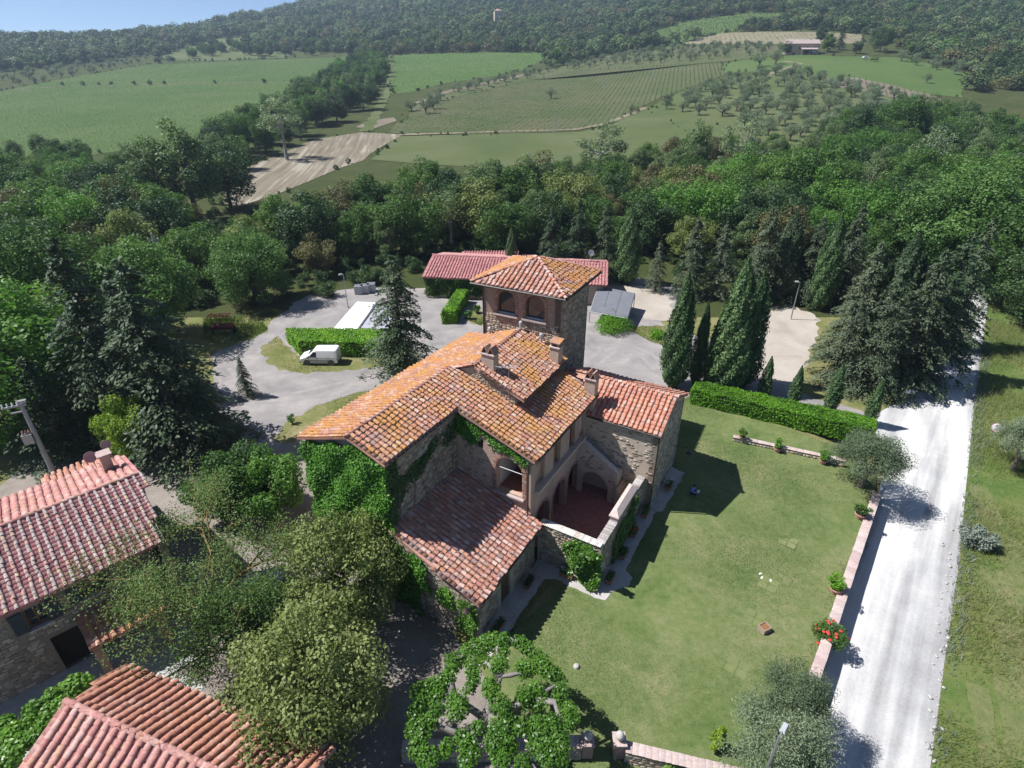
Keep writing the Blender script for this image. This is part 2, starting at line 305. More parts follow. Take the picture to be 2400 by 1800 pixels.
leaf_mat('leaf_hedge', (0.06, 0.15, 0.012), (0.115, 0.26, 0.016), (0.22, 0.40, 0.03), 0.35, 0.3, gain=1.2)
leaf_mat('leaf_locust', (0.045, 0.085, 0.022), (0.085, 0.14, 0.035), (0.14, 0.19, 0.06), 0.35)
leaf_mat('leaf_poplar', (0.065, 0.10, 0.04), (0.10, 0.145, 0.058), (0.155, 0.195, 0.09), 0.3)
leaf_mat('leaf_mulberry', (0.055, 0.13, 0.016), (0.09, 0.20, 0.022), (0.15, 0.29, 0.04), 0.35, 0.4, 0.4, gain=1.12)
leaf_mat('leaf_vine', (0.05, 0.09, 0.02), (0.075, 0.125, 0.03), (0.115, 0.165, 0.045), 0.3, gain=1.0)
leaf_mat('leaf_grass', (0.085, 0.14, 0.028), (0.14, 0.195, 0.045), (0.29, 0.275, 0.125), 0.3, gain=1.12)
leaf_mat('leaf_hay', (0.17, 0.175, 0.07), (0.27, 0.25, 0.125), (0.40, 0.35, 0.2), 0.3, gain=1.0)
leaf_mat('leaf_lawn', (0.075, 0.12, 0.035), (0.115, 0.16, 0.055), (0.19, 0.205, 0.095), 0.2, gain=1.0)
leaf_mat('leaf_grey', (0.12, 0.15, 0.12), (0.17, 0.205, 0.165), (0.25, 0.28, 0.23), 0.2, gain=1.12)
leaf_mat('leaf_hill', (0.02, 0.04, 0.016), (0.046, 0.074, 0.026), (0.11, 0.125, 0.05), 0.15)
leaf_mat('leaf_blossom', (0.10, 0.11, 0.06), (0.22, 0.22, 0.15), (0.36, 0.35, 0.26), 0.25, gain=1.12)
leaf_mat('leaf_pale', (0.10, 0.135, 0.07), (0.15, 0.19, 0.10), (0.21, 0.25, 0.15), 0.3)
leaf_mat('leaf_yellowgreen', (0.11, 0.19, 0.02), (0.18, 0.27, 0.03), (0.27, 0.35, 0.05), 0.35, gain=1.12)

# ------------------------------------------------------------------ object helpers
def tag(o, label=None, cat=None, group=None, kind=None):
    if label: o['label'] = label
    if cat: o['category'] = cat
    if group: o['group'] = group
    if kind: o['kind'] = kind
    return o
def empty(name, loc=(0, 0, 0), rz=0.0, label=None, cat=None, group=None):
    o = bpy.data.objects.new(name, None); COL.objects.link(o)
    o.empty_display_size = 0.3
    o.location = loc; o.rotation_euler = (0, 0, rz)
    return tag(o, label, cat, group)
def link(o, parent=None, keep=False):
    COL.objects.link(o)
    if parent is not None:
        o.parent = parent
        if keep:                      # geometry is given in world coordinates under a shifted base
            o.matrix_parent_inverse = Matrix.Translation(-parent.location)
    return o
def mesh_np(name, v, f, mat, smooth_=False, tint=None, uv=None):
    """v (n,3), f (m,k) arrays"""
    me = bpy.data.meshes.new(name)
    v = np.asarray(v, np.float32); f = np.asarray(f, np.int32); k = f.shape[1]
    me.vertices.add(len(v)); me.vertices.foreach_set('co', v.ravel())
    me.loops.add(f.size); me.loops.foreach_set('vertex_index', f.ravel())
    me.polygons.add(len(f)); me.polygons.foreach_set('loop_start', np.arange(0, f.size, k, dtype=np.int32))
    me.update(calc_edges=True)
    if smooth_: me.polygons.foreach_set('use_smooth', np.ones(len(f), bool))
    if tint is not None:
        a = me.attributes.new('tint', 'FLOAT', 'FACE'); a.data.foreach_set('value', np.asarray(tint, np.float32))
    me.materials.append(MATS[mat]); return me
class MB:
    def __init__(s): s.v = []; s.f = []
    def add(s, v, f):
        n = len(s.v); s.v += [tuple(p) for p in v]; s.f += [tuple(i + n for i in q) for q in f]; return s
    def box(s, c, d, M=None, taper=1.0):
        x, y, z = d[0] / 2, d[1] / 2, d[2] / 2; t = taper
        v = [(-x, -y, -z), (x, -y, -z), (x, y, -z), (-x, y, -z), (-x * t, -y * t, z), (x * t, -y * t, z), (x * t, y * t, z), (-x * t, y * t, z)]
        v = [Vector(p) for p in v]
        if M is not None: v = [M @ p for p in v]
        v = [p + Vector(c) for p in v]
        return s.add(v, [(3, 2, 1, 0), (4, 5, 6, 7), (0, 1, 5, 4), (1, 2, 6, 5), (2, 3, 7, 6), (3, 0, 4, 7)])
    def prism(s, poly, off):
        """polygon of 3D points, pushed along the vector off"""
        n = len(poly); off = Vector(off)
        return s.add([Vector(p) for p in poly] + [Vector(p) + off for p in poly],
                     [tuple(range(n))[::-1], tuple(range(n, 2 * n))] + [(i, (i + 1) % n, n + (i + 1) % n, n + i) for i in range(n)])
    def tube(s, pts, radii, seg=6, cap=True):
        pts = [Vector(p) for p in pts]; n = len(pts); base = len(s.v); ref = Vector((0.31, 0.17, 0.93))
        for i, p in enumerate(pts):
            d = (pts[min(i + 1, n - 1)] - pts[max(i - 1, 0)])
            d = d.normalized() if d.length > 1e-6 else Vector((0, 0, 1))
            a = d.cross(ref if abs(d.dot(ref)) < 0.95 else Vector((1, 0, 0))).normalized(); b = d.cross(a)
            r = radii[i] if hasattr(radii, '__len__') else radii
            for k in range(seg):
                q = 2 * PI * k / seg; s.v.append(tuple(p + a * (r * math.cos(q)) + b * (r * math.sin(q))))
        for i in range(n - 1):
            for k in range(seg):
                k2 = (k + 1) % seg
                s.f.append((base + i * seg + k, base + i * seg + k2, base + (i + 1) * seg + k2, base + (i + 1) * seg + k))
        if cap:
            s.f.append(tuple(base + k for k in range(seg))[::-1]); s.f.append(tuple(base + (n - 1) * seg + k for k in range(seg)))
        return s
    def lathe(s, prof, seg=12, c=(0, 0, 0), M=None):
        base = len(s.v); n = len(prof)
        for r, z in prof:
            for k in range(seg):
                q = 2 * PI * k / seg; p = Vector((r * math.cos(q), r * math.sin(q), z))
                if M is not None: p = M @ p
                s.v.append(tuple(p + Vector(c)))
        for i in range(n - 1):
            for k in range(seg):
                k2 = (k + 1) % seg
                s.f.append((base + i * seg + k, base + i * seg + k2, base + (i + 1) * seg + k2, base + (i + 1) * seg + k))
        s.f.append(tuple(base + k for k in range(seg))[::-1]); s.f.append(tuple(base + (n - 1) * seg + k for k in range(seg)))
        return s
    def mesh(s, name, mat, sm=False):
        me = bpy.data.meshes.new(name); me.from_pydata(s.v, [], s.f); me.update()
        if sm: me.polygons.foreach_set('use_smooth', np.ones(len(me.polygons), bool))
        me.materials.append(MATS[mat]); return me
    def build(s, name, mat, parent=None, keep=False, sm=False):
        return link(bpy.data.objects.new(name, s.mesh(name, mat, sm)), parent, keep)
def boxuv(me):
    uv = me.uv_layers.new(name='UVMap'); d = uv.data
    for p in me.polygons:
        n = p.normal
        for li in p.loop_indices:
            c = me.vertices[me.loops[li].vertex_index].co
            if abs(n.z) > 0.8: d[li].uv = (c.x, c.y)
            else:
                h = Vector((-n.y, n.x, 0)).normalized(); d[li].uv = (c.dot(h), c.z)
def poly_in(px, py, poly):
    px = np.asarray(px); py = np.asarray(py); ins = np.zeros(px.shape, bool); n = len(poly)
    for i in range(n):
        x1, y1 = poly[i][0], poly[i][1]; x2, y2 = poly[(i + 1) % n][0], poly[(i + 1) % n][1]
        c = ((y1 > py) != (y2 > py))
        with np.errstate(divide='ignore', invalid='ignore'):
            xi = (x2 - x1) * (py - y1) / (y2 - y1 + 1e-12) + x1
        ins ^= c & (px < xi)
    return ins
def ragged(poly, step=0.8, jit=0.2, seed=1):
    r = random.Random(seed); out = []
    for i in range(len(poly)):
        a = Vector(poly[i][:2]); b = Vector(poly[(i + 1) % len(poly)][:2]); L = (b - a).length; n = max(1, int(L / step))
        nn = Vector((-(b - a).y, (b - a).x)).normalized() if L > 1e-6 else Vector((0, 0))
        for k in range(n):
            j = r.gauss(0, jit) if (k or jit < 0) else 0
            out.append(a.lerp(b, k / n) + nn * j)
    return out
def flat(name, poly, z, mat, kind='structure', jit=0.0, step=0.8, thick=0.0, seed=1, follow=False):
    p = ragged(poly, step, jit, seed) if jit else [Vector(q[:2]) for q in poly]
    bm = bmesh.new(); vs = [bm.verts.new((q.x, q.y, z + (tz(q.x, q.y) if follow else 0))) for q in p]
    for i in range(len(vs)): bm.edges.new((vs[i], vs[(i + 1) % len(vs)]))
    bmesh.ops.triangle_fill(bm, use_beauty=True, edges=bm.edges[:], normal=(0, 0, 1))
    for f in bm.faces:
        if f.normal.z < 0: f.normal_flip()
    me = bpy.data.meshes.new(name); bm.to_mesh(me); bm.free(); me.materials.append(MATS[mat])
    o = link(bpy.data.objects.new(name, me))
    if kind: o['kind'] = kind
    return o
def drape(name, poly, mat, lift=0.15, ny=60, nx=60, kind='structure', jit=0.0, label=None):
    """a sheet laid on the land inside a world polygon, cut in strips from near to far"""
    P = [(q[0], q[1]) for q in (ragged(poly, 12, jit, 3) if jit else poly)]
    ys = np.linspace(min(p[1] for p in P) + 1e-3, max(p[1] for p in P) - 1e-3, ny)
    V, F = [], []; last = None
    for y in ys:
        xs = []
        for i in range(len(P)):
            (x1, y1), (x2, y2) = P[i], P[(i + 1) % len(P)]
            if (y1 > y) != (y2 > y): xs.append(x1 + (x2 - x1) * (y - y1) / (y2 - y1))
        if len(xs) < 2: last = None; continue
        xr = np.linspace(min(xs), max(xs), nx); z = terr(xr, np.full(nx, y)) + lift
        b = len(V); V += list(zip(xr, np.full(nx, y), z))
        if last is not None:
            for i in range(nx - 1): F.append((last + i, last + i + 1, b + i + 1, b + i))
        last = b
    me = mesh_np(name, np.array(V), np.array(F), mat, True)
    o = link(bpy.data.objects.new(name, me))
    if kind: o['kind'] = kind
    return o

# ------------------------------------------------------------------ the land
xs = list(np.arange(-60, 60.1, 1.0))
st, x = 1.0, 60.0
while x < 330: st *= 1.09; x += st; xs = [-x] + xs + [x]
ysr = list(np.arange(-90, 0, 6.0)) + list(np.arange(0, 72, 1.0)); st, y = 1.0, 71.0
while y < 2650: st = min(st * 1.05, 26); y += st; ysr.append(y)
xs = np.array(xs); ysr = np.array(ysr)
XX = xs[None, :] * (np.maximum(ysr, 150) / 150)[:, None]; YY = np.repeat(ysr[:, None], len(xs), 1)
ZZ = terr(XX, YY, -2.0, -.6) - 0.01
nr, nc = XX.shape
V = np.stack([XX, YY, ZZ], -1).reshape(-1, 3)
idx = np.arange(nr * nc).reshape(nr, nc)
F = np.stack([idx[:-1, :-1], idx[:-1, 1:], idx[1:, 1:], idx[1:, :-1]], -1).reshape(-1, 4)
me = mesh_np('ground', V, F, 'wood_floor', True); me.materials.append(MATS['dry_grass'])
cen = V[F].mean(1); me.polygons.foreach_set('material_index', ((cen[:, 1] < 70) & (np.abs(cen[:, 0]) < 70)).astype(np.int32))
link(bpy.data.objects.new('ground', me))['kind'] = 'structure'

m, nt = nodes('field_stubble')
g = N(nt, 'ShaderNodeNewGeometry'); vr = N(nt, 'ShaderNodeVectorRotate', rotation_type='Z_AXIS'); vr.inputs['Angle'].default_value = math.radians(-8)
nt.links.new(g.outputs['Position'], vr.inputs['Vector']); mp = N(nt, 'ShaderNodeMapping'); mp.inputs['Scale'].default_value = (1.0, 0.03, 1); nt.links.new(vr.outputs[0], mp.inputs['Vector'])
st_ = noise(nt, 0.8, 3, 0.6, mp.outputs[0]); fb_ = noise(nt, 0.06, 4, 0.6)
f = math_(nt, 'ADD', math_(nt, 'MULTIPLY', st_, 0.75), math_(nt, 'MULTIPLY', fb_, 0.25))
finish(nt, ramp(nt, f, [(0.38, (0.14, 0.122, 0.085)), (0.47, (0.19, 0.165, 0.12)), (0.54, (0.215, 0.185, 0.14)), (0.61, (0.31, 0.28, 0.225))]), 0.95, st_, 0.5, 0.2, 0.1)
def gpoly(pts): return [gp(*p) for p in pts]
def apoly(pts, z=0.0): return [at(p[0], p[1], z) for p in pts]
# fields up the valley
FIELD = {}
def field(name, pts, mat, lift=0.25, ny=70, nx=70, jit=1.2):
    P = gpoly(pts); FIELD[name] = P
    return drape(name, P, mat, lift * .35, ny, nx, jit=jit)
field('vineyard_field', [(-60, 210), (0, 197), (160, 165), (320, 139), (560, 130), (780, 121), (806, 135), (790, 165), (715, 215), (640, 262), (440, 300), (200, 335), (0, 378), (-80, 395)], 'field_green', 0.3)
field('meadow_field', [(330, 129), (380, 110), (465, 84), (540, 80), (545, 100), (480, 112), (620, 112), (640, 124), (440, 132)], 'field_olive', 0.5, 40, 40)
field('terrace_field', [(655, 106), (665, 90), (750, 87), (750, 104)], 'field_olive', 0.5, 30, 30)
field('corn_field', [(838, 168), (850, 120), (1000, 114), (1172, 114), (1180, 128), (1130, 152), (1050, 168), (960, 180), (890, 199), (846, 203)], 'field_green', 0.3, 50, 50)
field('hill_vineyard_field', [(835, 288), (900, 238), (1000, 206), (1130, 176), (1250, 152), (1420, 142), (1560, 136), (1565, 162), (1480, 192), (1390, 228), (1330, 264), (1240, 283), (1000, 291)], 'field_vine_floor', 0.3)
field('lower_meadow_field', [(800, 345), (868, 294), (1000, 293), (1250, 286), (1330, 266), (1400, 232), (1480, 232), (1580, 250), (1480, 345), (1300, 385), (1100, 372)], 'field_olive', 0.25)
field('ploughed_field', [(480, 440), (497, 392), (560, 350), (680, 302), (780, 286), (872, 291), (800, 332), (700, 378), (620, 412), (520, 446)], 'field_stubble', 0.25)
field('olive_soil_field', [(880, 240), (960, 197), (1130, 160), (1300, 122), (1480, 97), (1700, 100), (1710, 120), (1480, 141), (1250, 154), (1130, 178), (1000, 208), (900, 241)], 'field_vine_floor', 0.5)
field('grove_field', [(1392, 238), (1480, 196), (1600, 166), (1700, 150), (1850, 168), (2050, 222), (2010, 248), (1860, 312), (1650, 325), (1500, 285)], 'field_olive', 0.35)
field('farm_meadow_field', [(1562, 160), (1562, 137), (1712, 119), (1800, 122), (1950, 124), (2110, 166), (2080, 212), (1900, 192), (1780, 165), (1660, 152)], 'field_green', 0.4)
field('stony_vineyard_field', [(1775, 172), (1850, 168), (2010, 205), (2047, 219), (2025, 234), (1900, 205), (1800, 187)], 'field_brown', 0.6, 40, 40)
field('upper_vineyard_field', [(1322, 91), (1480, 47), (1620, 28), (1722, 30), (1700, 47), (1560, 72), (1462, 93)], 'field_green', 0.6, 50, 50)
field('upper_meadow_field', [(1455, 29), (1490, 16), (1600, 10), (1610, 21), (1560, 27)], 'field_green', 0.8, 30, 30)
field('dry_field', [(1470, 96), (1540, 72), (1700, 69), (1860, 75), (1870, 96), (1700, 97)], 'field_dry', 0.5, 40, 40)
field('glade_field', [(1815, 340), (1880, 318), (1892, 360), (1840, 385)], 'field_green', 0.2, 20, 20)
field('red_soil_field', [(768, 276), (795, 262), (850, 254), (858, 262), (810, 278)], 'field_brown', 0.5, 12, 12)
def ribbon(name, pts, width, mat, lift=0.4, z=None):
    P = [gp(*p) for p in pts]; Q = []
    for a, b in zip(P[:-1], P[1:]):
        n = max(2, int((b - a).length / 4))
        Q += [a.lerp(b, i / n) for i in range(n)]
    Q.append(P[-1]); V, F = [], []
    for i, q in enumerate(Q):
        d = (Q[min(i + 1, len(Q) - 1)] - Q[max(i - 1, 0)]); n = Vector((-d.y, d.x)).normalized() * width / 2 * (1 + 0.25 * math.sin(i * 1.7) + .25 * rnd.random())
        for s in (-1, 1):
            X, Y = q.x + n.x * s, q.y + n.y * s; V.append((X, Y, tz(X, Y) + lift * (.4 if q.y > 100 else 1)))
        if i: F.append((2 * i - 2, 2 * i - 1, 2 * i + 1, 2 * i))
    o = link(bpy.data.objects.new(name, mesh_np(name, np.array(V), np.array(F), mat, True))); o['kind'] = 'structure'; return o
ribbon('farm_track', [(862, 292), (1000, 288), (1120, 284), (1240, 281), (1300, 270), (1340, 256), (1395, 233)], 3.0, 'field_dry', 0.6)
ribbon('field_path', [(835, 125), (850, 150), (838, 195), (812, 250), (790, 285)], 4.5, 'field_olive', 0.55)
ribbon('hedge_path', [(-20, 197), (150, 187), (350, 181), (690, 178)], 3.0, 'field_brown', 0.5)
ribbon('farm_lane', [(1650, 165), (1700, 148), (1730, 138), (1690, 133)], 3.0, 'field_dry', 0.7)
ribbon('sandy_path', [(900, 224), (960, 200), (1060, 178), (1140, 160)], 4.5, 'field_brown', 0.55)

# ground close to the houses: thin sheets one above the other
flat('gravel_yard', apoly([(455, 772), (520, 735), (575, 712), (590, 690), (660, 640), (770, 622), (1000, 622), (1300, 600), (1460, 590), (1480, 640), (1430, 700), (1630, 770), (1665, 875), (1480, 860), (1430, 845), (1250, 820), (1040, 740), (830, 845), (690, 885), (600, 965), (500, 990), (470, 850)]), 0.008, 'gravel', jit=0.25)
drape('yard', [(-40, 4), (2.6, 4), (3.0, 15.0), (-0.6, 20.5), (-3.2, 22.5), (-8, 33), (-16, 46), (-40, 50)], 'yard', 0.006, 120, 120)
VERGES = []
mottled('gravel_worn', [(0.32, (0.22, 0.205, 0.198)), (0.48, (0.275, 0.255, 0.245)), (0.66, (0.36, 0.335, 0.315))], 0.5, 9.0, 0.5, bstr=0.4)
TRK = [0]
def track(pts, wd, side):
    P = [at(*p) for p in pts]; P = [P[0] * 2 - P[1]] + P + [P[-1] * 2 - P[-2]]; Q = []
    for k in range(1, len(P) - 2):                # smooth curve through the points
        for t in np.arange(0, 1, 1 / 12):
            a, b, c, d = P[k - 1], P[k], P[k + 1], P[k + 2]
            Q.append(.5 * (2 * b + (c - a) * t + (2 * a - 5 * b + 4 * c - d) * t * t + (3 * b - a - 3 * c + d) * t ** 3))
    L_, R_ = [], []
    for i, q in enumerate(Q):
        d = Q[min(i + 2, len(Q) - 1)] - Q[max(i - 2, 0)]; n = Vector((-d.y, d.x, 0)).normalized(); h = wd * (.4 + .1 * math.sin(i * .9) + .12 * rnd.random()); q = q + n * side; L_.append(q + n * h); R_.append(q - n * h)
    TRK[0] += 1; flat('wheel_track', L_ + R_[::-1], .0085 + .0008 * TRK[0], 'gravel_worn')
for off in (-.75, .75):
    track([(478, 800), (520, 845), (600, 862), (700, 842), (790, 822), (850, 806)], .5, off)
    track([(1285, 780), (1330, 750), (1390, 765), (1430, 800)], .5, off)
for i, pp in enumerate([
    [(562, 752), (600, 726), (640, 768), (740, 770), (860, 774), (872, 786), (760, 800), (650, 806), (580, 788)],
    [(440, 690), (560, 684), (578, 712), (540, 735), (470, 747), (440, 735)],
    [(596, 955), (615, 915), (680, 876), (760, 851), (845, 832), (850, 858), (700, 935), (640, 955)],
    [(1345, 706), (1440, 704), (1446, 752), (1405, 738)],
    [(1000, 688), (1034, 662), (1048, 690), (1040, 704)]]):
    VERGES.append(apoly(pp)); flat('verge', apoly(pp), 0.014, 'dry_grass', jit=0.22, step=0.6, seed=i)
flat('parking_lot', apoly([(1622, 705), (1650, 670), (1700, 655), (1760, 680), (1765, 720), (1735, 800), (1690, 862), (1655, 840), (1622, 780)]), 0.018, 'sand_lot', jit=0.3)
flat('parking_lot', apoly([(1300, 606), (1440, 622), (1452, 692), (1392, 690), (1310, 640)]), 0.018, 'sand_lot', jit=0.3)
lawn_poly = [(3.3, 15.3), (10.2, 15.3), (13.5, 15.4), tuple(WA - WN * .2), tuple(WB - WN * .2), (29.4, 37.0), (30.8, 39.5), (27.8, 41.6), (17.4, 49.6), (14.5, 47), (11, 36), (3, 26), (-2.2, 21.3), (-0.9, 19.2), (0.2, 17.2), (1.5, 15.2)]
drape('lawn', lawn_poly, 'lawn', 0.022, 140, 60)
drive = apoly([(1590, 885), (1625, 815), (1690, 830), (1760, 862), (1870, 885), (1890, 905), (1880, 915), (1760, 893), (1660, 880)])
drape('driveway', drive, 'gravel', 0.03, 60, 30)
road = [gp(1790, 1720), gp(2000, 1720), gp(2012, 1640), gp(2040, 1430), gp(2070, 1230), gp(2092, 1000), gp(2104, 880), gp(2122, 740), gp(2136, 640), gp(2150, 570), gp(2190, 500), gp(2150, 500), gp(2112, 570), gp(2092, 640), gp(2060, 730), gp(2010, 800), gp(1965, 855), gp(1900, 890), gp(1880, 925)]
rp = [(p.x, p.y) for p in road] + [(WB[0] + 4.0, WB[1] + 5.4), tuple(WB + WN * .2), tuple(WA + WN * .2), tuple(WA + WN * .2 - WD * 8)]
rp = [(13.6, 8.0), (17.5, 8.0)] + rp[1:]
drape('white_road', rp, 'white_road', 0.02, 260, 40)
right = [(p.x + 0.05, p.y) for p in road[1:11]]
drape('verge_meadow', [(17.6, 8.0)] + right + [(200, 140), (200, 8)], 'rough_grass', 0.008, 160, 120)

ribbon('mown_track', [(2112, 1050), (2125, 1085), (2165, 1150), (2225, 1240)], 1.3, 'hay', .05); ribbon('mown_track', [(2118, 1100), (2145, 1150), (2190, 1240), (2235, 1330)], .9, 'hay', .06)
ribbon('mown_track', [(2150, 1230), (2175, 1330), (2190, 1440), (2200, 1560), (2215, 1650)], 1.6, 'hay', .05); ribbon('mown_track', [(2110, 1480), (2125, 1560), (2140, 1659)], .9, 'hay', .05)
# ------------------------------------------------------------------ pieces laid in courses: tiles, stones, bricks
def emit(pieces, variants, name, rest, mat, parent, nmax, keep=False, restmat=None):
    """pieces: (4x4 matrix, variant). The nmax nearest become objects that share meshes, the others one joined part"""
    cp = np.array([0, 0, CAM_H])
    pieces = sorted(pieces, key=lambda q: np.linalg.norm(q[0][:3, 3] - cp))
    ms = [mesh_np(name, np.array(v), np.array(f), mat) for v, f in variants]
    for M, k in pieces[:nmax]:
        o = bpy.data.objects.new(name, ms[k]); COL.objects.link(o); o.parent = parent
        if keep: o.matrix_parent_inverse = Matrix.Translation(-parent.location)
        o.matrix_basis = Matrix(M.tolist())
    big = pieces[nmax:]
    if big:
        V, F, n = [], [], 0
        for M, k in big:
            v, f = variants[k]; v = np.asarray(v)
            V.append(v @ M[:3, :3].T + M[:3, 3]); F.append(np.asarray(f) + n); n += len(v)
        o = bpy.data.objects.new(rest, mesh_np(rest, np.concatenate(V), np.concatenate(F), restmat or mat))
        link(o, parent, keep); o['kind'] = 'stuff'
def frame4(O, x, y, z, sx=1, sy=1, sz=1):
    M = np.eye(4); M[:3, 0] = np.array(x) * sx; M[:3, 1] = np.array(y) * sy; M[:3, 2] = np.array(z) * sz; M[:3, 3] = O; return M
def coppo(w0=0.25, w1=0.19, h=0.10, L=0.44, n=6):
    v, f = [], []
    for y, wd, hh, zz in ((-0.04, w0, h, 0.035), (L - 0.04, w1, h * 0.8, 0.0)):
        for i in range(n + 1):
            a = PI * i / n; v.append((-wd / 2 * math.cos(a), y, zz + hh * math.sin(a)))
    m = n + 1
    for i in range(n): f.append((i, i + 1, m + i + 1, m + i))
    return v, f
COPPI = [coppo(), coppo(0.26, 0.2, 0.105, 0.45), coppo(0.24, 0.185, 0.095, 0.43)]
def pan(wd=0.36, L=0.44):
    x = wd / 2
    v = [(-x, -0.04, 0.035), (x, -0.04, 0.035), (x, L - 0.04, 0.0), (-x, L - 0.04, 0.0), (-x, -0.04, 0.0), (x, -0.04, 0.0)]
    return v, [(0, 1, 2, 3), (4, 5, 1, 0)]
PAN = pan()
COPPI_N = [coppo(.19, .15, .085), coppo(.20, .155, .09, .45), coppo(.185, .15, .08, .43)]
COPPI_W = [coppo(.33, .27, .12), coppo(.34, .28, .125, .45), coppo(.32, .265, .115, .43)]
STONES = []
for k in range(6):
    r = random.Random(k)
    j = lambda s: r.uniform(-s, s)
    b = [(-.5, -.5), (.5, -.5), (.5, .5), (-.5, .5)]
    v = [(x + j(.04), y + j(.08), 0) for x, y in b] + [(x * .86 + j(.07), y * .8 + j(.09), 1 + j(.25)) for x, y in b]
    STONES.append((v, [(0, 3, 2, 1), (4, 5, 6, 7), (0, 1, 5, 4), (1, 2, 6, 5), (2, 3, 7, 6), (3, 0, 4, 7)]))
BLOCKS = []
for k in range(6):
    r = random.Random(50 + k); j = lambda s: r.uniform(-s, s); b = [(-.5, -.5), (.5, -.5), (.5, .5), (-.5, .5)]
    v = [(x, y, 0) for x, y in b] + [(x * .985 + j(.008), y * .99 + j(.02), .9 + j(.06)) for x, y in b] + [(x * .93 + j(.01), y * .96 + j(.01), 1 + j(.06)) for x, y in b]
    BLOCKS.append((v, [(0, 3, 2, 1), (8, 9, 10, 11)] + [(i, (i + 1) % 4, 4 + (i + 1) % 4, 4 + i) for i in range(4)] + [(4 + i, 4 + (i + 1) % 4, 8 + (i + 1) % 4, 8 + i) for i in range(4)]))
def slope_tiles(O, e, up, poly, pitch=0.36, expo=0.34, seed=0, covers=None, pans=None, hole=None, lift=0.0):
    """O eave corner, e along the eave, up the slope, poly in (s,t)"""
    r = random.Random(seed); e = Vector(e).normalized(); up = Vector(up).normalized(); n = e.cross(up).normalized()
    if n.z < 0: n = -n
    s0, s1 = min(p[0] for p in poly), max(p[0] for p in poly); t0, t1 = min(p[1] for p in poly), max(p[1] for p in poly)
    ns = max(1, round((s1 - s0) / pitch)); ps = (s1 - s0) / ns
    nt_ = max(1, math.ceil((t1 - t0) / expo))
    S, T = [], []
    for i in range(ns):
        for k in range(nt_):
            S.append(s0 + (i + .5) * ps); T.append(t0 + k * expo)
    S = np.array(S); T = np.array(T)
    ok = poly_in(S, T + 0.12, poly) & poly_in(S, np.minimum(T + 0.3, T + 0.3), [(p[0], p[1] + (0.06 if p[1] > t1 - .01 else 0)) for p in poly])
    for s, t in zip(S[ok], T[ok]):
        P = Vector(O) + e * s + up * t + n * (0.035 + lift + .015 * math.sin(s * 1.3 + seed) + .01 * math.sin(t * 2.1 + s * .7))
        if pans is not None:
            pans.append((frame4(np.array(P), e, up, n, ps / 0.36), 0))
        a = r.gauss(0, 0.045); slip = -r.uniform(.05, .13) if r.random() < .04 else 0; ee = e * math.cos(a) + up * math.sin(a); uu = up * math.cos(a) - e * math.sin(a)
        P2 = P + e * (ps / 2 + r.gauss(0, 0.012)) + n * (0.03 + r.uniform(0, .015)) + up * (r.gauss(0, 0.025) + slip)
        if covers is not None and s + ps / 2 < s1 + 0.05:
            covers.append((frame4(np.array(P2), ee, uu, n), r.randrange(3)))
def ridge_row(a, b, out, step=0.36, wd=1.35, seed=3):
    r = random.Random(seed); a = Vector(a); b = Vector(b); d = (b - a); L = d.length; d.normalize()
    e = d.cross(UP).normalized(); n = e.cross(d).normalized(); n = n if n.z > 0 else -n
    for k in range(int(L / step)):
        P = a + d * (k * step) + n * (-0.02 + r.uniform(-.01, .015))
        out.append((frame4(np.array(P), e, d, n, wd, 1, wd), r.randrange(3)))
def slab(name, pts, th, mat, parent, keep=True):
    return MB().prism([Vector(p) - UP * 0.0 for p in pts], (0, 0, -th)).build(name, mat, parent, keep)
def stone_face(P0, du, nrm, outer, holes=(), out=None, seed=0, ch=(.13, .25), cw=(.18, .46), depth=.035, cover=0.96):
    r = random.Random(seed); du = Vector(du).normalized(); nrm = Vector(nrm).normalized()
    z0, z1 = min(p[1] for p in outer), max(p[1] for p in outer); s0, s1 = min(p[0] for p in outer), max(p[0] for p in outer)
    z = z0; rows = []
    while z < z1:
        h = r.uniform(*ch); s = s0 + r.uniform(-.2, 0)
        while s < s1:
            wd = r.uniform(*cw); rows.append((s + wd / 2, z + h / 2 + r.gauss(0, .012), wd, h * r.uniform(.85, 1.05))); s += wd
        z += h
    A = np.array(rows)
    ok = np.ones(len(A), bool)
    for dx in (-.42, .42):
        for dz in (-.42, .42):
            X = A[:, 0] + dx * A[:, 2]; Z = A[:, 1] + dz * A[:, 3]
            ok &= poly_in(X, Z, outer)
            for hp in holes: ok &= ~poly_in(X, Z, hp)
    for s, zc, wd, h in A[ok]:
        if r.random() > cover: continue
        P = Vector(P0) + du * s + UP * zc - nrm * 0.006
        a = r.gauss(0, .05)
        e = du * math.cos(a) + UP * math.sin(a); u = UP * math.cos(a) - du * math.sin(a)
        out.append((frame4(np.array(P), e, u, nrm, wd * .95, h * .93, depth * r.uniform(.5, 1.3)), r.randrange(6)))
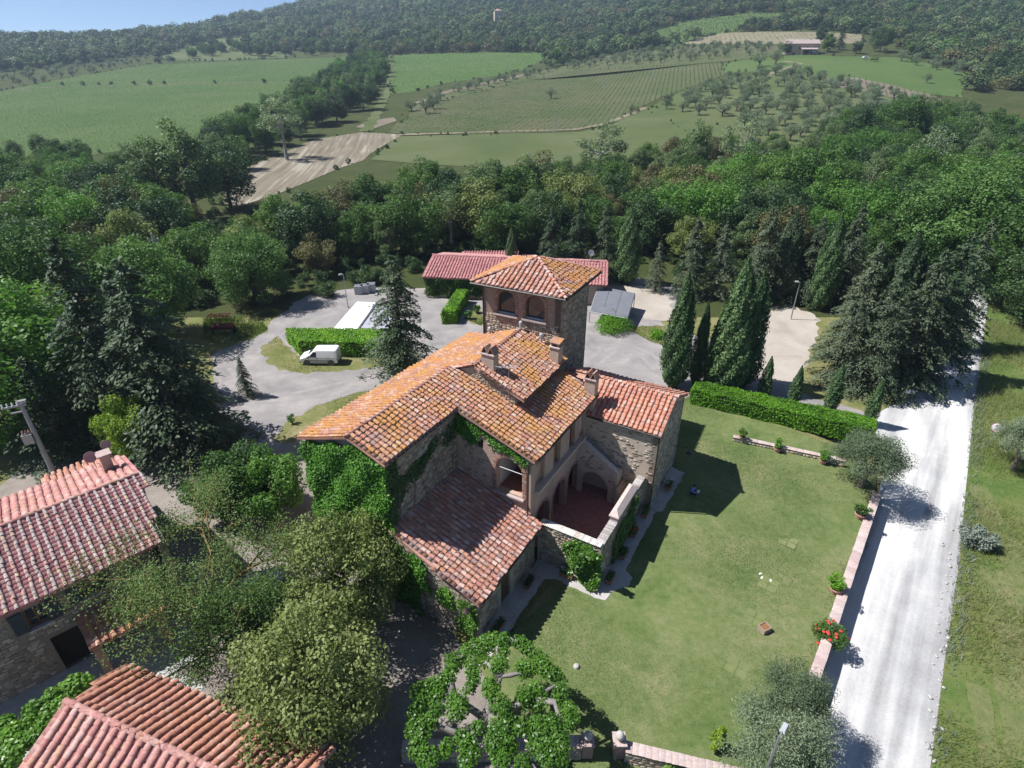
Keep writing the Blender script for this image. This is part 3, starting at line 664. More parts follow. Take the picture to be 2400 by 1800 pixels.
def panel(name, P0, du, nrm, outer, holes, th, mat, parent, keep=True):
    """upright wall with openings cut right through; th = thickness behind the face"""
    du = Vector(du).normalized(); nrm = Vector(nrm).normalized(); bm = bmesh.new(); es = []
    def W3(p): return Vector(P0) + du * p[0] + UP * p[1]
    for loop in [outer] + list(holes):
        vs = [bm.verts.new(W3(p)) for p in loop]
        es += [bm.edges.new((vs[i], vs[(i + 1) % len(vs)])) for i in range(len(vs))]
    r = bmesh.ops.triangle_fill(bm, use_beauty=True, edges=es, normal=nrm)
    fs = [f for f in bm.faces]
    for f in fs:
        f.normal_update()
        if f.normal.dot(nrm) < 0: f.normal_flip()
    ex = bmesh.ops.extrude_face_region(bm, geom=fs)
    bmesh.ops.translate(bm, vec=-nrm * th, verts=[g for g in ex['geom'] if isinstance(g, bmesh.types.BMVert)])
    for f in fs:
        if f.is_valid: pass
    bmesh.ops.recalc_face_normals(bm, faces=bm.faces[:])
    # the original faces were left in place by the extrusion as the front skin
    me = bpy.data.meshes.new(name); bm.to_mesh(me); bm.free(); me.materials.append(MATS[mat]); boxuv(me)
    return link(bpy.data.objects.new(name, me), parent, keep)
def arch(s0, s1, z0, zs, n=10):
    r = (s1 - s0) / 2; c = (s0 + s1) / 2
    return [(s0, z0), (s1, z0), (s1, zs)] + [(c + r * math.cos(PI * i / n), zs + r * math.sin(PI * i / n)) for i in range(1, n)] + [(s0, zs)]
def arch_ring(P0, du, nrm, s0, s1, zs, wd, out, dep=.03, n=26, legs=None):
    """voussoir bricks round an arch, plus upright jamb bricks"""
    du = Vector(du); nrm = Vector(nrm); r0 = (s1 - s0) / 2; c = (s0 + s1) / 2; k = 0
    for i in range(n):
        a = PI * (i + .5) / n; R = r0 + wd / 2
        P = Vector(P0) + du * (c + R * math.cos(a)) + UP * (zs + R * math.sin(a))
        rad = du * math.cos(a) + UP * math.sin(a); tan = UP * math.cos(a) - du * math.sin(a)
        out.append((frame4(np.array(P), rad, tan, nrm, wd * .97, PI * R / n * .86, dep), i % 6))
    if legs is not None:
        z = legs; i = 0
        while z < zs - .03:
            for sc in (s0 - wd / 2, s1 + wd / 2):
                P = Vector(P0) + du * sc + UP * (z + .045)
                out.append((frame4(np.array(P), du, UP, nrm, wd * (.97 if i % 2 else .8), .08, dep), i % 6))
            z += .092; i += 1

# ------------------------------------------------------------------ the farmhouse
YAW = 0.53
HO = Vector((-9.28, 26.94, 0)); HA = Vector((math.sin(YAW), math.cos(YAW), 0)); HB = Vector((math.cos(YAW), -math.sin(YAW), 0))
def W(u, v, z=0.0): return HO + HA * u + HB * v + UP * z
house = empty('farmhouse', W(8, 3), 0, 'large stone farmhouse with lichen-stained tiled roofs, square tower and walled courtyard', 'farmhouse')
ZR, S = 10.66, 0.353
zr = lambda v: ZR - S * abs(v)
cov_l, cov_m, cov_r, cov_t, cov_b, cov_e, pans_all, ridges = [], [], [], [], [], [], {}, []
def hroof(name, pts, mat='tile_brown', th=0.14): return slab(name, pts, th, mat, house)
def upslope(rise, run, dirn): return (Vector(dirn) * run + UP * rise).normalized()
# left slope (faces the yard), continuing up to the raised ridge
VL, U1, UT, VR_, V4 = -4.25, 10.1, 17.45, 1.99, 5.87
zl = lambda v: ZR + S * v                         # plane of the left slope
SAG = 0.0172                                      # the old roof sinks a little towards the tower
zl2 = lambda u, v: ZR + S * v - SAG * u
VRF, VRB = 2.05, 1.33                             # raised ridge, front and back
left = hroof('left_roof', [W(-.05, VL, zl2(0, VL)), W(UT + 1.0, VL, zl2(UT + 1, VL)), W(UT, VL + 2.2, zl2(UT, VL + 2.2)), W(UT, VRB, zl2(UT, VRB)), W(U1, VRF, zl2(U1, VRF)), W(U1, 0, zl2(U1, 0)), W(-.05, 0, ZR)])
cs = 1 / math.sqrt(1 + S * S)
L0 = -VL / cs
P_l = []
slope_tiles(W(-.05, VL, zl2(0, VL)), HA - UP * SAG, upslope(S, 1, HB), [(0, 0), (UT + 1.0, 0), (UT + .05, 2.2 / cs), (UT + .05, (VRB - VL) / cs), (U1 + .05, (VRF - VL) / cs), (U1 + .05, L0), (0, L0)], covers=cov_l, pans=P_l, seed=1)
# right slope: narrow over the wing, wide over the middle block
V1, U2, V2, U3 = 2.72, 6.75, 8.42, 16.4
right_ = hroof('right_roof', [W(-.05, 0, ZR), W(U3, 0, ZR), W(U3, V2, zr(V2)), W(U2, V2, zr(V2)), W(U2, V1, zr(V1)), W(-.05, V1, zr(V1))])
P_r = []
slope_tiles(W(-.05, V2, zr(V2)), HA, upslope(S, 1, -HB), [(U2 + .05, 0), (U3 + .05, 0), (U3 + .05, (V2 - 5.0) / cs), (U1 + .1, (V2 - 5.0) / cs), (U1 + .1, V2 / cs), (0, V2 / cs), (0, (V2 - V1) / cs), (U2 + .05, (V2 - V1) / cs)], covers=cov_m, pans=P_r, seed=2)
ridge_row(W(-.1, 0, ZR + .07), W(U1, 0, ZR + .0), ridges)
# raised block, a little out of square
ZR2 = 11.25; S2 = .408; zq = lambda v: ZR2 - S2 * (v - VRF)
RF, RB, EB, EF = W(U1 - .25, VRF + .03, ZR2), W(UT, VRB, 10.87), W(UT, 5.31, 9.28), W(U1 - .25, 5.87, zq(5.87))
raised = hroof('raised_roof', [RF, RB, EB, EF])
P_b = []
re_ = (EB - EF); rL = re_.length; ru_ = (RF - EF); rU = ru_.length; re_n = re_.normalized(); ru_n = (ru_ - re_n * ru_.dot(re_n)).normalized()
slope_tiles(EF, re_n, ru_n, [(0, 0), (rL, 0), (re_n.dot(RB - EF), ru_n.dot(RB - EF)), (re_n.dot(RF - EF), ru_n.dot(RF - EF))], covers=cov_r, pans=P_b, seed=3)
ridge_row(RF + UP * .07, RB + UP * .07, ridges, seed=5)
ridge_row(W(U1 - .1, 0.1, ZR - .1), W(U1 - .1, VRF, ZR2 + .10), ridges, seed=6, wd=1.0)
ridge_row(W(U1 - .1, 5.8, zq(5.8) + .1), W(U1 - .1, VRF, ZR2 + .10), ridges, seed=7, wd=1.0)
V4 = 5.3
# lean-to
LT0, LT1, LE0, LE1, LTZ, LEZ, LV = -0.1, 6.95, -0.45, 6.95, 4.95, 2.72, 8.9
LTV = 2.42
lean = hroof('lean_to_roof', [W(LT0, LTV, LTZ), W(LT1, LTV, LTZ), W(LE1, LV, LEZ), W(LE0, LV, LEZ)])
Lup = (W(0, LTV, LTZ) - W(0, LV, LEZ)); LL = Lup.length; P_e = []
slope_tiles(W(0, LV, LEZ), HA, Lup, [(LE0, 0), (LE1, 0), (LT1, LL), (LT0, LL)], covers=cov_e, pans=P_e, seed=4)
# right block beside the courtyard
RU0, RUR, RU1, RV0, RV1, RZ, RZR = 15.4, 18.45, 22.1, 8.15, 13.68, 6.34, 7.97
blockr = hroof('block_roof', [W(RU0, RV0, RZ), W(RU0, RV1, RZ), W(RUR, RV1, RZR), W(RUR, RV0, RZR)])
P_k = []; cov_k = []
fu = W(RUR, 0, RZR) - W(RU0, 0, RZ); LF = fu.length
slope_tiles(W(RU0, RV1, RZ), -HB, fu, [(0, 0), (RV1 - RV0, 0), (RV1 - RV0, LF), (0, LF)], covers=cov_k, pans=P_k, seed=5)
slope_tiles(W(RUR, 0, RZR), HB, -fu, [(0, 0)] * 3, covers=None)
bu = W(RUR, 0, RZR) - W(RU1, 0, RZ); LB_ = bu.length; RVB = 5.0
blockb = hroof('block_back_roof', [W(U3 + .1, RVB, RZR - (RUR - U3 - .1) * (RZR - RZ) / (RUR - RU0)), W(RUR, RVB, RZR), W(RUR, RV1, RZR), W(RU1, RV1, RZ), W(RU1, RVB, RZ)][1:])
slope_tiles(W(RU1, RVB, RZ), HB, bu, [(0, 0), (RV1 - RVB, 0), (RV1 - RVB, LB_), (0, LB_)], covers=cov_k, pans=P_k, seed=6)
blockf = hroof('block_inner_roof', [W(U3 + .05, RVB, RZR - .52 * 2.0), W(RUR, RVB, RZR), W(RUR, RV0, RZR), W(U3 + .05, RV0, RZR - .52 * 2.0)])
ridge_row(W(RUR, RV1 + .1, RZR + .06), W(RUR, RVB, RZR + .06), ridges, seed=8, wd=1.25)
# low roof west of the tower
lowr = hroof('low_roof', [W(18.2, -6.6, 5.9), W(25.5, -6.6, 5.9), W(25.5, -2.0, 7.3), W(18.2, -2.0, 7.3)])
cov_w, P_w = [], []; lu = W(0, -2.0, 7.3) - W(0, -6.6, 5.9)
slope_tiles(W(18.2, -6.6, 5.9), HA, lu, [(0, 0), (7.3, 0), (7.3, lu.length), (0, lu.length)], covers=cov_w, pans=P_w, seed=9)
# tower
TYAW = 0.484
TO = Vector((-3.17, 42.69, 0)); TA = Vector((math.sin(TYAW), math.cos(TYAW), 0)); TB = Vector((math.cos(TYAW), -math.sin(TYAW), 0))
def T(u, v, z=0.0): return TO + TA * u + TB * v + UP * z
TL, TW, TZ, TAP = 7.14, 7.94, 14.25, 15.75
ap = T(TL / 2, TW / 2, TAP)
troof = MB()
cn = [T(0, 0, TZ), T(0, TW, TZ), T(TL, TW, TZ), T(TL, 0, TZ)]
troof.add([*cn, ap, *[c - UP * .16 for c in cn]], [(0, 1, 4), (1, 2, 4), (2, 3, 4), (3, 0, 4), (5, 6, 1, 0), (6, 7, 2, 1), (7, 8, 3, 2), (8, 5, 0, 3), (8, 7, 6, 5)])
tr_ob = troof.build('tower_roof', 'wood_dark', house, True)
P_t, cov_tp, cov_to = [], [], []
for i in range(4):
    a, b = cn[i], cn[(i + 1) % 4]; e = (b - a); Lh = e.length; up = ap - (a + b) / 2; LU = up.length
    slope_tiles(a, e, up, [(0, 0), (Lh, 0), (Lh / 2, LU)], covers=(cov_to if i in (1, 3) else cov_tp), pans=P_t, seed=10 + i, pitch=.40, expo=.36)
    ridge_row(a + UP * .05, ap + UP * .08, ridges, seed=20 + i, wd=1.15)
cap = 300
allc = [(cov_e, lean, 'tile_lean'), (cov_m, right_, 'tile_orange'), (cov_l, left, 'tile_heavy_lichen'), (cov_r, raised, 'tile_orange'), (cov_k, blockr, 'tile_red'), (cov_w, lowr, 'tile_pinkold'), (cov_tp, tr_ob, 'tile_lean'), (cov_to, tr_ob, 'tile_heavy_lichen')]
share = {id(cov_e): 210, id(cov_m): 90}
for c, ob, mt in allc:
    emit(c, COPPI, 'tile', 'cover_tiles', mt, ob, share.get(id(c), 0))
for p, ob, mt in [(P_e, lean, 'tile_lean'), (P_r, right_, 'tile_orange'), (P_l, left, 'tile_heavy_lichen'), (P_b, raised, 'tile_orange'), (P_k, blockr, 'tile_red'), (P_w, lowr, 'tile_pinkold'), (P_t, tr_ob, 'tile_lean')]:
    emit(p, [PAN], 'pan_tile', 'pan_tiles', mt, ob, 0)
emit(ridges, COPPI, 'ridge_tile', 'ridge_tiles', 'tile_lean', right_, 300)

# ---- farmhouse walls
stones, bricks = [], []
ZL = 0.0
g_out = [(-3.9, -1), (LTV, -1), (LTV, zr(LTV) - .16), (0, ZR - .16), (-3.9, zr(3.9) - .16)]
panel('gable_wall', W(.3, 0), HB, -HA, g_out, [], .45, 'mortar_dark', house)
panel('yard_wall', W(0, -3.9), HA, -HB, [(.3, 0), (18, 0), (18, zl2(18, -3.9) - .16), (.3, zl(-3.9) - .16)], [], .45, 'mortar', house)
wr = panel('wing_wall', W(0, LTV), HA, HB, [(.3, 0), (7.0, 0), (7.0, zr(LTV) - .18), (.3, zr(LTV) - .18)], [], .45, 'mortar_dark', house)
stone_face(W(0, LTV), HA, HB, [(.3, 4.6), (7.0, 4.6), (7.0, zr(LTV) - .2), (.3, zr(LTV) - .2)], out=stones, seed=1)
arch_o = arch(5.5, 7.42, 4.3, 6.15, 14)
w1, w2 = [(2.6, 8.35), (3.25, 8.35), (3.25, 9.1), (2.6, 9.1)], [(3.95, 7.2), (4.5, 7.2), (4.5, 7.85), (3.95, 7.85)]
f_out = [(LTV, 0), (8.05, 0), (8.05, zr(8.05) - .18), (LTV, zr(LTV) - .18)]
panel('loggia_front_wall', W(7.0, 0), HB, -HA, f_out, [arch_o, w1, w2], .42, 'render_rose', house)
stone_face(W(7.0, 0), HB, -HA, [(LTV + .1, 2.5), (7.95, 2.5), (7.95, zr(7.95) - .3), (LTV + .1, zr(LTV) - .25)], [arch(4.95, 7.97, 3.9, 6.15, 12), w1, w2], stones, 2, cover=.4)
arch_ring(W(7.0, 0), HB, -HA, 5.5, 7.42, 6.15, .34, bricks, .05, 30, legs=4.3)
MB().box(W(6.93, 6.46, 4.24), (2.3, .34, .12), Matrix.Rotation(-YAW, 3, 'Z')).build('arch_sill', 'cap_pink', house, True)
bar = MB().tube([W(7.05, 5.5, 6.18), W(7.05, 7.42, 6.18)], .025, 6).build('tie_rod', 'grey_metal', house, True)
for (s0, s1, z0, z1) in ((2.6, 3.25, 8.35, 9.1), (3.95, 4.5, 7.2, 7.85)):
    c = W(7.2, (s0 + s1) / 2, (z0 + z1) / 2)
    wf = MB(); R = Matrix.Rotation(-YAW, 3, 'Z')
    for dx, dz, sx, sz in ((0, (z1 - z0) / 2 - .03, s1 - s0, .06), (0, -(z1 - z0) / 2 + .03, s1 - s0, .06), (-(s1 - s0) / 2 + .03, 0, .06, z1 - z0 - .12), ((s1 - s0) / 2 - .03, 0, .06, z1 - z0 - .12), (0, 0, .04, z1 - z0 - .12)):
        wf.box(c + HB * dx + UP * dz, (sx, .07, sz), R)
    wo_ = wf.build('window', 'wood_dark', house, True)
    MB().box(c + HA * .02, (s1 - s0 - .1, .02, z1 - z0 - .1), R).build('pane', 'glass', wo_)
lower = [arch(7.65, 9.7, 0, 1.95, 12), arch(10.35, 12.25, 0, 2.0, 12), arch(12.75, 14.55, 0, 2.0, 12)]
upper = [[(a, 4.9), (b, 4.9), (b, 6.95), (a, 6.95)] for a, b in ((7.55, 8.85), (10.15, 11.2), (12.6, 13.5), (14.35, 15.2))]
panel('arcade_wall', W(0, 8.05), HA, HB, [(7.42, 0.0), (7.65, 0), (7.65, 1.95)] + [(8.675 + 1.025 * math.cos(PI - PI * i / 12), 1.95 + 1.025 * math.sin(PI * i / 12)) for i in range(1, 12)] + [(9.7, 1.95), (9.7, 0), (10.35, 0), (10.35, 2.0)] + [(11.3 + .95 * math.cos(PI - PI * i / 12), 2.0 + .95 * math.sin(PI * i / 12)) for i in range(1, 12)] + [(12.25, 2.0), (12.25, 0), (12.75, 0), (12.75, 2.0)] + [(13.65 + .9 * math.cos(PI - PI * i / 12), 2.0 + .9 * math.sin(PI * i / 12)) for i in range(1, 12)] + [(14.55, 2.0), (14.55, 0), (16.2, 0), (16.2, zr(8.05) - .18), (7.42, zr(8.05) - .18)], upper, .42, 'render_rose', house)
for a in ((7.65, 9.7, 1.95), (10.35, 12.25, 2.0), (12.75, 14.55, 2.0)):
    arch_ring(W(0, 8.05), HA, HB, a[0], a[1], a[2], .22, bricks, .03, 22, legs=0.0)
MB().box(W(11.2, 8.22, 4.78), (.36, 7.6, .18), Matrix.Rotation(-YAW, 3, 'Z')).build('parapet', 'render_old', house, True)
for i, (a, b) in enumerate(((7.55, 8.85), (10.15, 11.2), (12.6, 13.5), (14.35, 15.2))):
    MB().box(W((a + b) / 2, 7.72, 5.92), (.08, b - a, 2.05), Matrix.Rotation(-YAW, 3, 'Z')).build('loggia_panel', ['render_rose', 'wood_brown', 'rust_red', 'plaster_white'][i], house, True)
MB().prism([W(7.4, 5.35, 4.2), W(16, 5.35, 4.2), W(16, 7.6, 4.2), W(7.4, 7.6, 4.2)], (0, 0, -.2)).build('loggia_floor', 'terracotta', house, True)
panel('loggia_back_wall', W(0, 5.4), HA, HB, [(7.4, 0), (16, 0), (16, 8.4), (7.4, 8.4)], [], .3, 'plaster_white', house)
panel('back_wall', W(16.2, 0), HB, HA, [(-3.9, 0), (8.05, 0), (8.05, zr(8.05) - .18), (0, ZR - .2), (-3.9, zr(3.9) - .2)], [], .4, 'mortar', house)
# raised block walls
rg = [(0.05, ZR - .05), (V4 - .25, zr(V4) - .15), (V4 - .25, zq(V4 - .25) - .16), (VRF, ZR2 - .16)]
panel('raised_gable_wall', W(U1, 0), HB, -HA, rg, [], .4, 'mortar', house)
stone_face(W(U1, 0), HB, -HA, [(1.2, zr(1.2) + .05), (V4 - .3, zr(V4) + .05), (V4 - .3, zq(V4) - .2), (VRF, ZR2 - .25)], out=stones, seed=3, ch=(.1, .18), cw=(.14, .34))
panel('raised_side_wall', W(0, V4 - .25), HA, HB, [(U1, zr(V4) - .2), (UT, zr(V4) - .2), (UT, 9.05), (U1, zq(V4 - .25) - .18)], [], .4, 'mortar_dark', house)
# lean-to walls
zle = lambda v: LTZ + (LEZ - LTZ) * (v - LTV) / (LV - LTV) - .16
panel('lean_to_front_wall', W(-.12, 0), HB, -HA, [(LTV, -1), (8.45, -1), (8.45, zle(8.45)), (LTV, zle(LTV))], [], .4, 'mortar', house)
stone_face(W(-.12, 0), HB, -HA, [(LTV, -1), (8.44, -1), (8.44, zle(8.45) - .02), (LTV, zle(LTV) - .02)], out=stones, seed=4)
ld_ = [[(2.6, 0), (3.7, 0), (3.7, 2.05), (2.6, 2.05)]]
panel('lean_to_side_wall', W(0, 8.45), HA, HB, [(-.12, -1), (2.6, -1), (2.6, 1.4), (3.7, 1.4), (3.7, -1), (6.9, -1), (6.9, zle(8.45)), (-.12, zle(8.45))], [], .4, 'mortar', house)
stone_face(W(0, 8.45), HA, HB, [(-.1, -1), (6.85, -1), (6.85, zle(8.45) - .05), (-.1, zle(8.45) - .05)], [[(2.35, -1.1), (3.95, -1.1), (3.95, 1.65), (2.35, 1.65)]], stones, 5)
dr = MB().box(W(3.15, 8.25, .3), (.08, 1.08, 2.2), Matrix.Rotation(-YAW, 3, 'Z')).build('door', 'wood_dark', house, True)
MB().box(W(3.5, 8.31, .3), (.05, .05, .14), Matrix.Rotation(-YAW, 3, 'Z')).build('handle', 'grey_metal', dr)
# right block walls
panel('block_front_wall', W(15.55, 0), HB, -HA, [(8.05, -.8), (13.5, -.8), (13.5, RZ + .0), (8.05, RZ + .0)], [], .4, 'render_old', house)
stone_face(W(15.55, 0), HB, -HA, [(8.1, 1.5), (13.45, 1.5), (13.45, RZ - .1), (8.1, RZ - .1)], out=stones, seed=6, cover=.42, depth=.025)
zb_ = lambda u: RZ + (RZR - RZ) * (1 - abs(u - RUR) / (RUR - RU0)) - .16
panel('block_side_wall', W(0, 13.5), HA, HB, [(15.55, -.8), (21.95, -.8), (21.95, RZ - .1), (RUR, RZR - .16), (15.55, RZ - .1)], [], .4, 'render_old', house)
stone_face(W(0, 13.5), HA, HB, [(15.6, -.6), (21.9, -.6), (21.9, RZ - .2), (RUR, RZR - .25), (15.6, RZ - .2)], out=stones, seed=7, cover=.75, depth=.03)
panel('block_back_wall', W(21.95, 0), HB, HA, [(4.5, 0), (13.5, 0), (13.5, RZ - .1), (4.5, RZ - .1)], [], .4, 'mortar', house)
# low block west of the tower
panel('low_wall', W(0, -6.3), HA, -HB, [(18.4, 0), (25.3, 0), (25.3, 5.8), (18.4, 5.8)], [], .4, 'mortar', house)
panel('low_front_wall', W(18.4, 0), HB, -HA, [(-6.3, 0), (-2, 0), (-2, 7.1), (-6.3, 5.8)], [], .4, 'mortar', house)
# tower walls
IN = .7
th = TZ - .1
tw = [arch(1.95, 3.5, 11.85, 12.98, 12), arch(4.38, 5.95, 11.85, 12.98, 12)]
panel('tower_front_wall', T(IN, 0), TB, -TA, [(IN, 0), (TW - IN, 0), (TW - IN, th), (IN, th)], tw, .45, 'brick', house)
for a in ((1.95, 3.5), (4.38, 5.95)): arch_ring(T(IN, 0), TB, -TA, a[0], a[1], 12.98, .26, bricks, .045, 24, legs=11.85)
stone_face(T(IN, 0), TB, -TA, [(IN, 8.6), (TW - IN, 8.6), (TW - IN, 11.72), (IN, 11.72)], out=stones, seed=8)
stone_face(T(IN, 0), TB, -TA, [(IN + .6, 11.75), (TW - IN - .6, 11.75), (TW - IN - .6, th), (IN + .6, th)], [arch(1.6, 3.85, 11.5, 12.98, 10), arch(4.05, 6.3, 11.5, 12.98, 10)], stones, 28, cover=.6)
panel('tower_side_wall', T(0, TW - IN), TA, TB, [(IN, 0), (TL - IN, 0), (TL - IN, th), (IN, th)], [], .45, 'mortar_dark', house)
stone_face(T(0, TW - IN), TA, TB, [(IN + .05, 4), (TL - IN, 4), (TL - IN, th), (IN + .05, th)], out=stones, seed=9)
panel('tower_back_wall', T(TL - IN, 0), TB, TA, [(IN, 0), (TW - IN, 0), (TW - IN, th), (IN, th)], [], .45, 'mortar', house)
panel('tower_west_wall', T(0, IN), TA, -TB, [(IN, 0), (TL - IN, 0), (TL - IN, th), (IN, th)], [], .45, 'mortar', house)
RT = Matrix.Rotation(-TYAW, 3, 'Z')
for a, b in ((1.95, 3.5), (4.38, 5.95)):
    c = (a + b) / 2
    win = MB().prism([T(IN + .28, x, z) for x, z in arch(a, b, 11.85, 12.98, 12)], TA * .02)
    wobj = win.build('tower_window', 'glass', house, True)
    fr = MB()
    ring = arch(a + .0, b - .0, 11.85, 12.98, 12); inn = [(c + (x - c) * .88, 12.35 + (z - 12.35) * .9) for x, z in ring]
    for i in range(len(ring)):
        j = (i + 1) % len(ring)
        fr.prism([T(IN + .2, *ring[i]), T(IN + .2, *ring[j]), T(IN + .2, *inn[j]), T(IN + .2, *inn[i])], TA * .07)
    fr.build('frame', 'wood_dark', wobj)
    MB().box(T(IN + .05, c, 11.78), (b - a + .5, .55, .13), RT).build('sill', 'cap_pink', wobj)
    MB().box(T(IN + .16, c, 11.9), (b - a - .04, .18, .1), RT).build('ledge', 'concrete', wobj)
# flashing where roofs meet the tower, white vent cowls on the ridge
fl = MB().prism([T(IN - .02, IN + .1, 9.75), T(IN - .02, 4.15, 11.02), T(IN - .02, 7.2, 9.78), T(IN - .02, 7.2, 9.6), T(IN - .02, 4.15, 10.8), T(IN - .02, IN + .1, 9.5)], TA * -.1)
fl.build('flashing', 'concrete', house, True)
for v, dz in ((4.15, 11.0), (5.9, 10.35), (1.4, 9.95)):
    p = T(IN - .35, v, dz)
    MB().lathe([(.09, -.2), (.09, .42), (.14, .42), (.14, .62), (.05, .70)], 8, p).build('vent_pipe', 'light_grey_plastic', house, True)
# gutters and downpipes
def gut(a, b, r=.07, m='dark_metal'): return MB().tube([a, b], r, 6).build('gutter', m, house, True)
gut(W(U2, V2 + .08, zr(V2) - .06), W(U3, V2 + .08, zr(V2) - .06)); gut(W(LE0, LV + .07, LEZ - .06), W(LE1, LV + .07, LEZ - .06))
gut(W(RU0 - .08, RV0, RZ - .05), W(RU0 - .08, RV1, RZ - .05)); gut(T(-.08, 0, TZ - .08), T(-.08, TW, TZ - .08)); gut(T(0, TW + .08, TZ - .08), T(TL, TW + .08, TZ - .08))
gut(W(-.05, V1 + .07, zr(V1) - .05), W(U2, V1 + .07, zr(V1) - .05), .06); gut(EF + HB * .07 - UP * .05, EB + HB * .07 - UP * .05, .06)
def pipe(pts, m='dark_metal', r=.05): return MB().tube(pts, r, 6).build('downpipe', m, house, True)
pipe([W(U2 + .1, V2 + .08, zr(V2) - .1), W(6.88, 7.9, zr(V2) - .45), W(6.88, 7.9, 3.0)]); pipe([W(RU0 - .05, RV1 - .1, RZ - .1), W(15.47, 13.58, RZ - .5), W(15.47, 13.58, -.5)])
pipe([W(LE0 + .1, LV + .07, LEZ - .1), W(-.22, 8.3, LEZ - .4), W(-.22, 8.3, -.8)], 'grey_metal'); pipe([T(-.02, .3, TZ - .12), T(IN - .06, IN - .02, TZ - .6), T(IN - .06, IN - .02, 6)])
# chimneys
def chimney(c, rot, sx, sy, z0, z1, cap='tent'):
    R = Matrix.Rotation(-rot, 3, 'Z'); ex, ey = R @ Vector((1, 0, 0)), R @ Vector((0, 1, 0))
    st = MB().box(Vector((c.x, c.y, (z0 + z1) / 2)), (sx, sy, z1 - z0), R)
    me = st.mesh('chimney', 'brick_pale'); boxuv(me); o = link(bpy.data.objects.new('chimney', me), house, True)
    top = Vector((c.x, c.y, z1))
    MB().box(top + UP * .04, (sx + .16, sy + .16, .08), R).build('coping', 'cap_pink', o)
    if cap == 'tent':
        for k in (-1, 1):
            t = MB(); cx = top + ex * (k * sx * .25) + UP * .08
            for s in (-1, 1):
                a, b = cx + ex * (s * sx * .24), cx + UP * .50
                t.prism([a - ey * (sy / 2), a + ey * (sy / 2), b + ey * (sy / 2), b - ey * (sy / 2)], ex * (s * .05))
            t.build('chimney_cap', 'brick_piece', o)
    else:
        for k in (-1, 1): MB().box(top + ex * (k * sx * .32) + UP * .22, (.14, sy * .8, .28), R).build('cap_leg', 'brick_piece', o)
        MB().prism([top + ex * (-sx * .6) - ey * sy * .55 + UP * .36, top + ex * (sx * .6) - ey * sy * .55 + UP * .36, top + ex * (sx * .6) + ey * sy * .55 + UP * .5, top + ex * (-sx * .6) + ey * sy * .55 + UP * .5], (0, 0, .07)).build('chimney_cap', 'tile_heavy_lichen', o)
    return o
chimney(W(10.75, 2.75), YAW, .95, .65, 10.3, 12.0); chimney(W(16.35, 4.95), YAW, .72, .72, 9.4, 10.75, 'hood'); chimney(W(16.0, 8.05), YAW, .8, .7, 6.5, 9.1)
an = MB().tube([W(9.85, 4.75, 8.9), W(9.85, 4.75, 12.2)], .025, 5)
an2 = an.build('aerial', 'grey_metal', house, True)
b_ = MB()
for k, zz in enumerate((11.9, 12.1)): b_.tube([W(9.5, 4.2, zz), W(10.2, 5.3, zz)], .012, 4)
for k in range(6): b_.tube([W(9.5 + .12 * k, 4.2 + .19 * k, 11.9) + HB * -.25, W(9.5 + .12 * k, 4.2 + .19 * k, 11.9) + HB * .25], .01, 4)
b_.build('aerial_element', 'grey_metal', an2)
# staircase and courtyard
sp = [(8.06, 0), (8.45, 0), (8.45, 1.5), (8.75, 2.0), (9.2, 2.28), (9.6, 2.3), (10.0, 2.1), (10.35, 1.75), (10.6, 1.2), (10.6, 0), (11.25, 0), (11.25, 2.75), (8.06, 4.8)]
stair = panel('staircase', W(14.35, 0), HB, -HA, sp, [], .3, 'render_old', house)
stone_face(W(14.35, 0), HB, -HA, [(8.1, 0), (11.2, 0), (11.2, 2.7), (8.1, 4.7)], [[(8.3, -.1), (8.3, 1.6), (8.7, 2.25), (9.4, 2.45), (10.2, 2.2), (10.75, 1.3), (10.75, -.1)]], stones, 12, cover=.5, depth=.025)
MB().prism([W(14.3, 8.06, 4.82), W(14.3, 11.3, 2.77), W(14.72, 11.3, 2.77), W(14.72, 8.06, 4.82)], (0, 0, .1)).build('coping', 'cap_stone', stair)
for k in range(13):
    MB().box(W(15.1, 8.3 + k * .235, 4.1 - k * .165), (.26, .88, .3), Matrix.Rotation(-YAW, 3, 'Z')).build('step', 'concrete', stair)
for k in range(7):
    z1 = 1.75 - k * .25
    MB().box(W(14.75, 11.4 + k * .16, z1 / 2), (.16, 1.55, max(.1, z1)), Matrix.Rotation(-YAW, 3, 'Z')).build('step', 'render_rose', stair)
MB().box(W(14.95, 10.93, 1.35), (.62, .75, 2.7), Matrix.Rotation(-YAW, 3, 'Z')).build('pier', 'render_old', stair)
cy = MB().prism([W(7.5, 5.4, .06), W(15.6, 5.4, .06), W(15.6, 12.6, .06), W(7.5, 12.6, .06)], (0, 0, -.05)).mesh('courtyard_floor', 'brick_pave'); boxuv(cy)
link(bpy.data.objects.new('courtyard_floor', cy), house, True)
cw_ = MB().prism([W(7.25, 8.5, -1), W(7.25, 12.95, -1), W(7.7, 12.95, -1), W(7.7, 8.5, -1)], (0, 0, 3.5)).build('courtyard_wall', 'mortar', house, True)
stone_face(W(7.25, 0), HB, -HA, [(8.6, -.9), (12.95, -.9), (12.95, 2.48), (8.6, 2.48)], out=stones, seed=13)
cw2 = MB().prism([W(7.72, 12.5, -1), W(7.72, 12.95, -1), W(15.5, 12.95, -1), W(15.5, 12.5, -1)], (0, 0, 3.5)).build('courtyard_wall', 'mortar', house, True)
stone_face(W(0, 12.95), HA, HB, [(7.3, -.9), (15.4, -.9), (15.4, 2.48), (7.3, 2.48)], out=stones, seed=14)
caps, caps2 = [], []
for k in range(36):
    caps.append((frame4(np.array(W(7.475, 8.6 + .12 * (k + .5), 2.5)), HB, HA, UP, .112, .56, .09 + .02 * rnd.random()), k % 6))
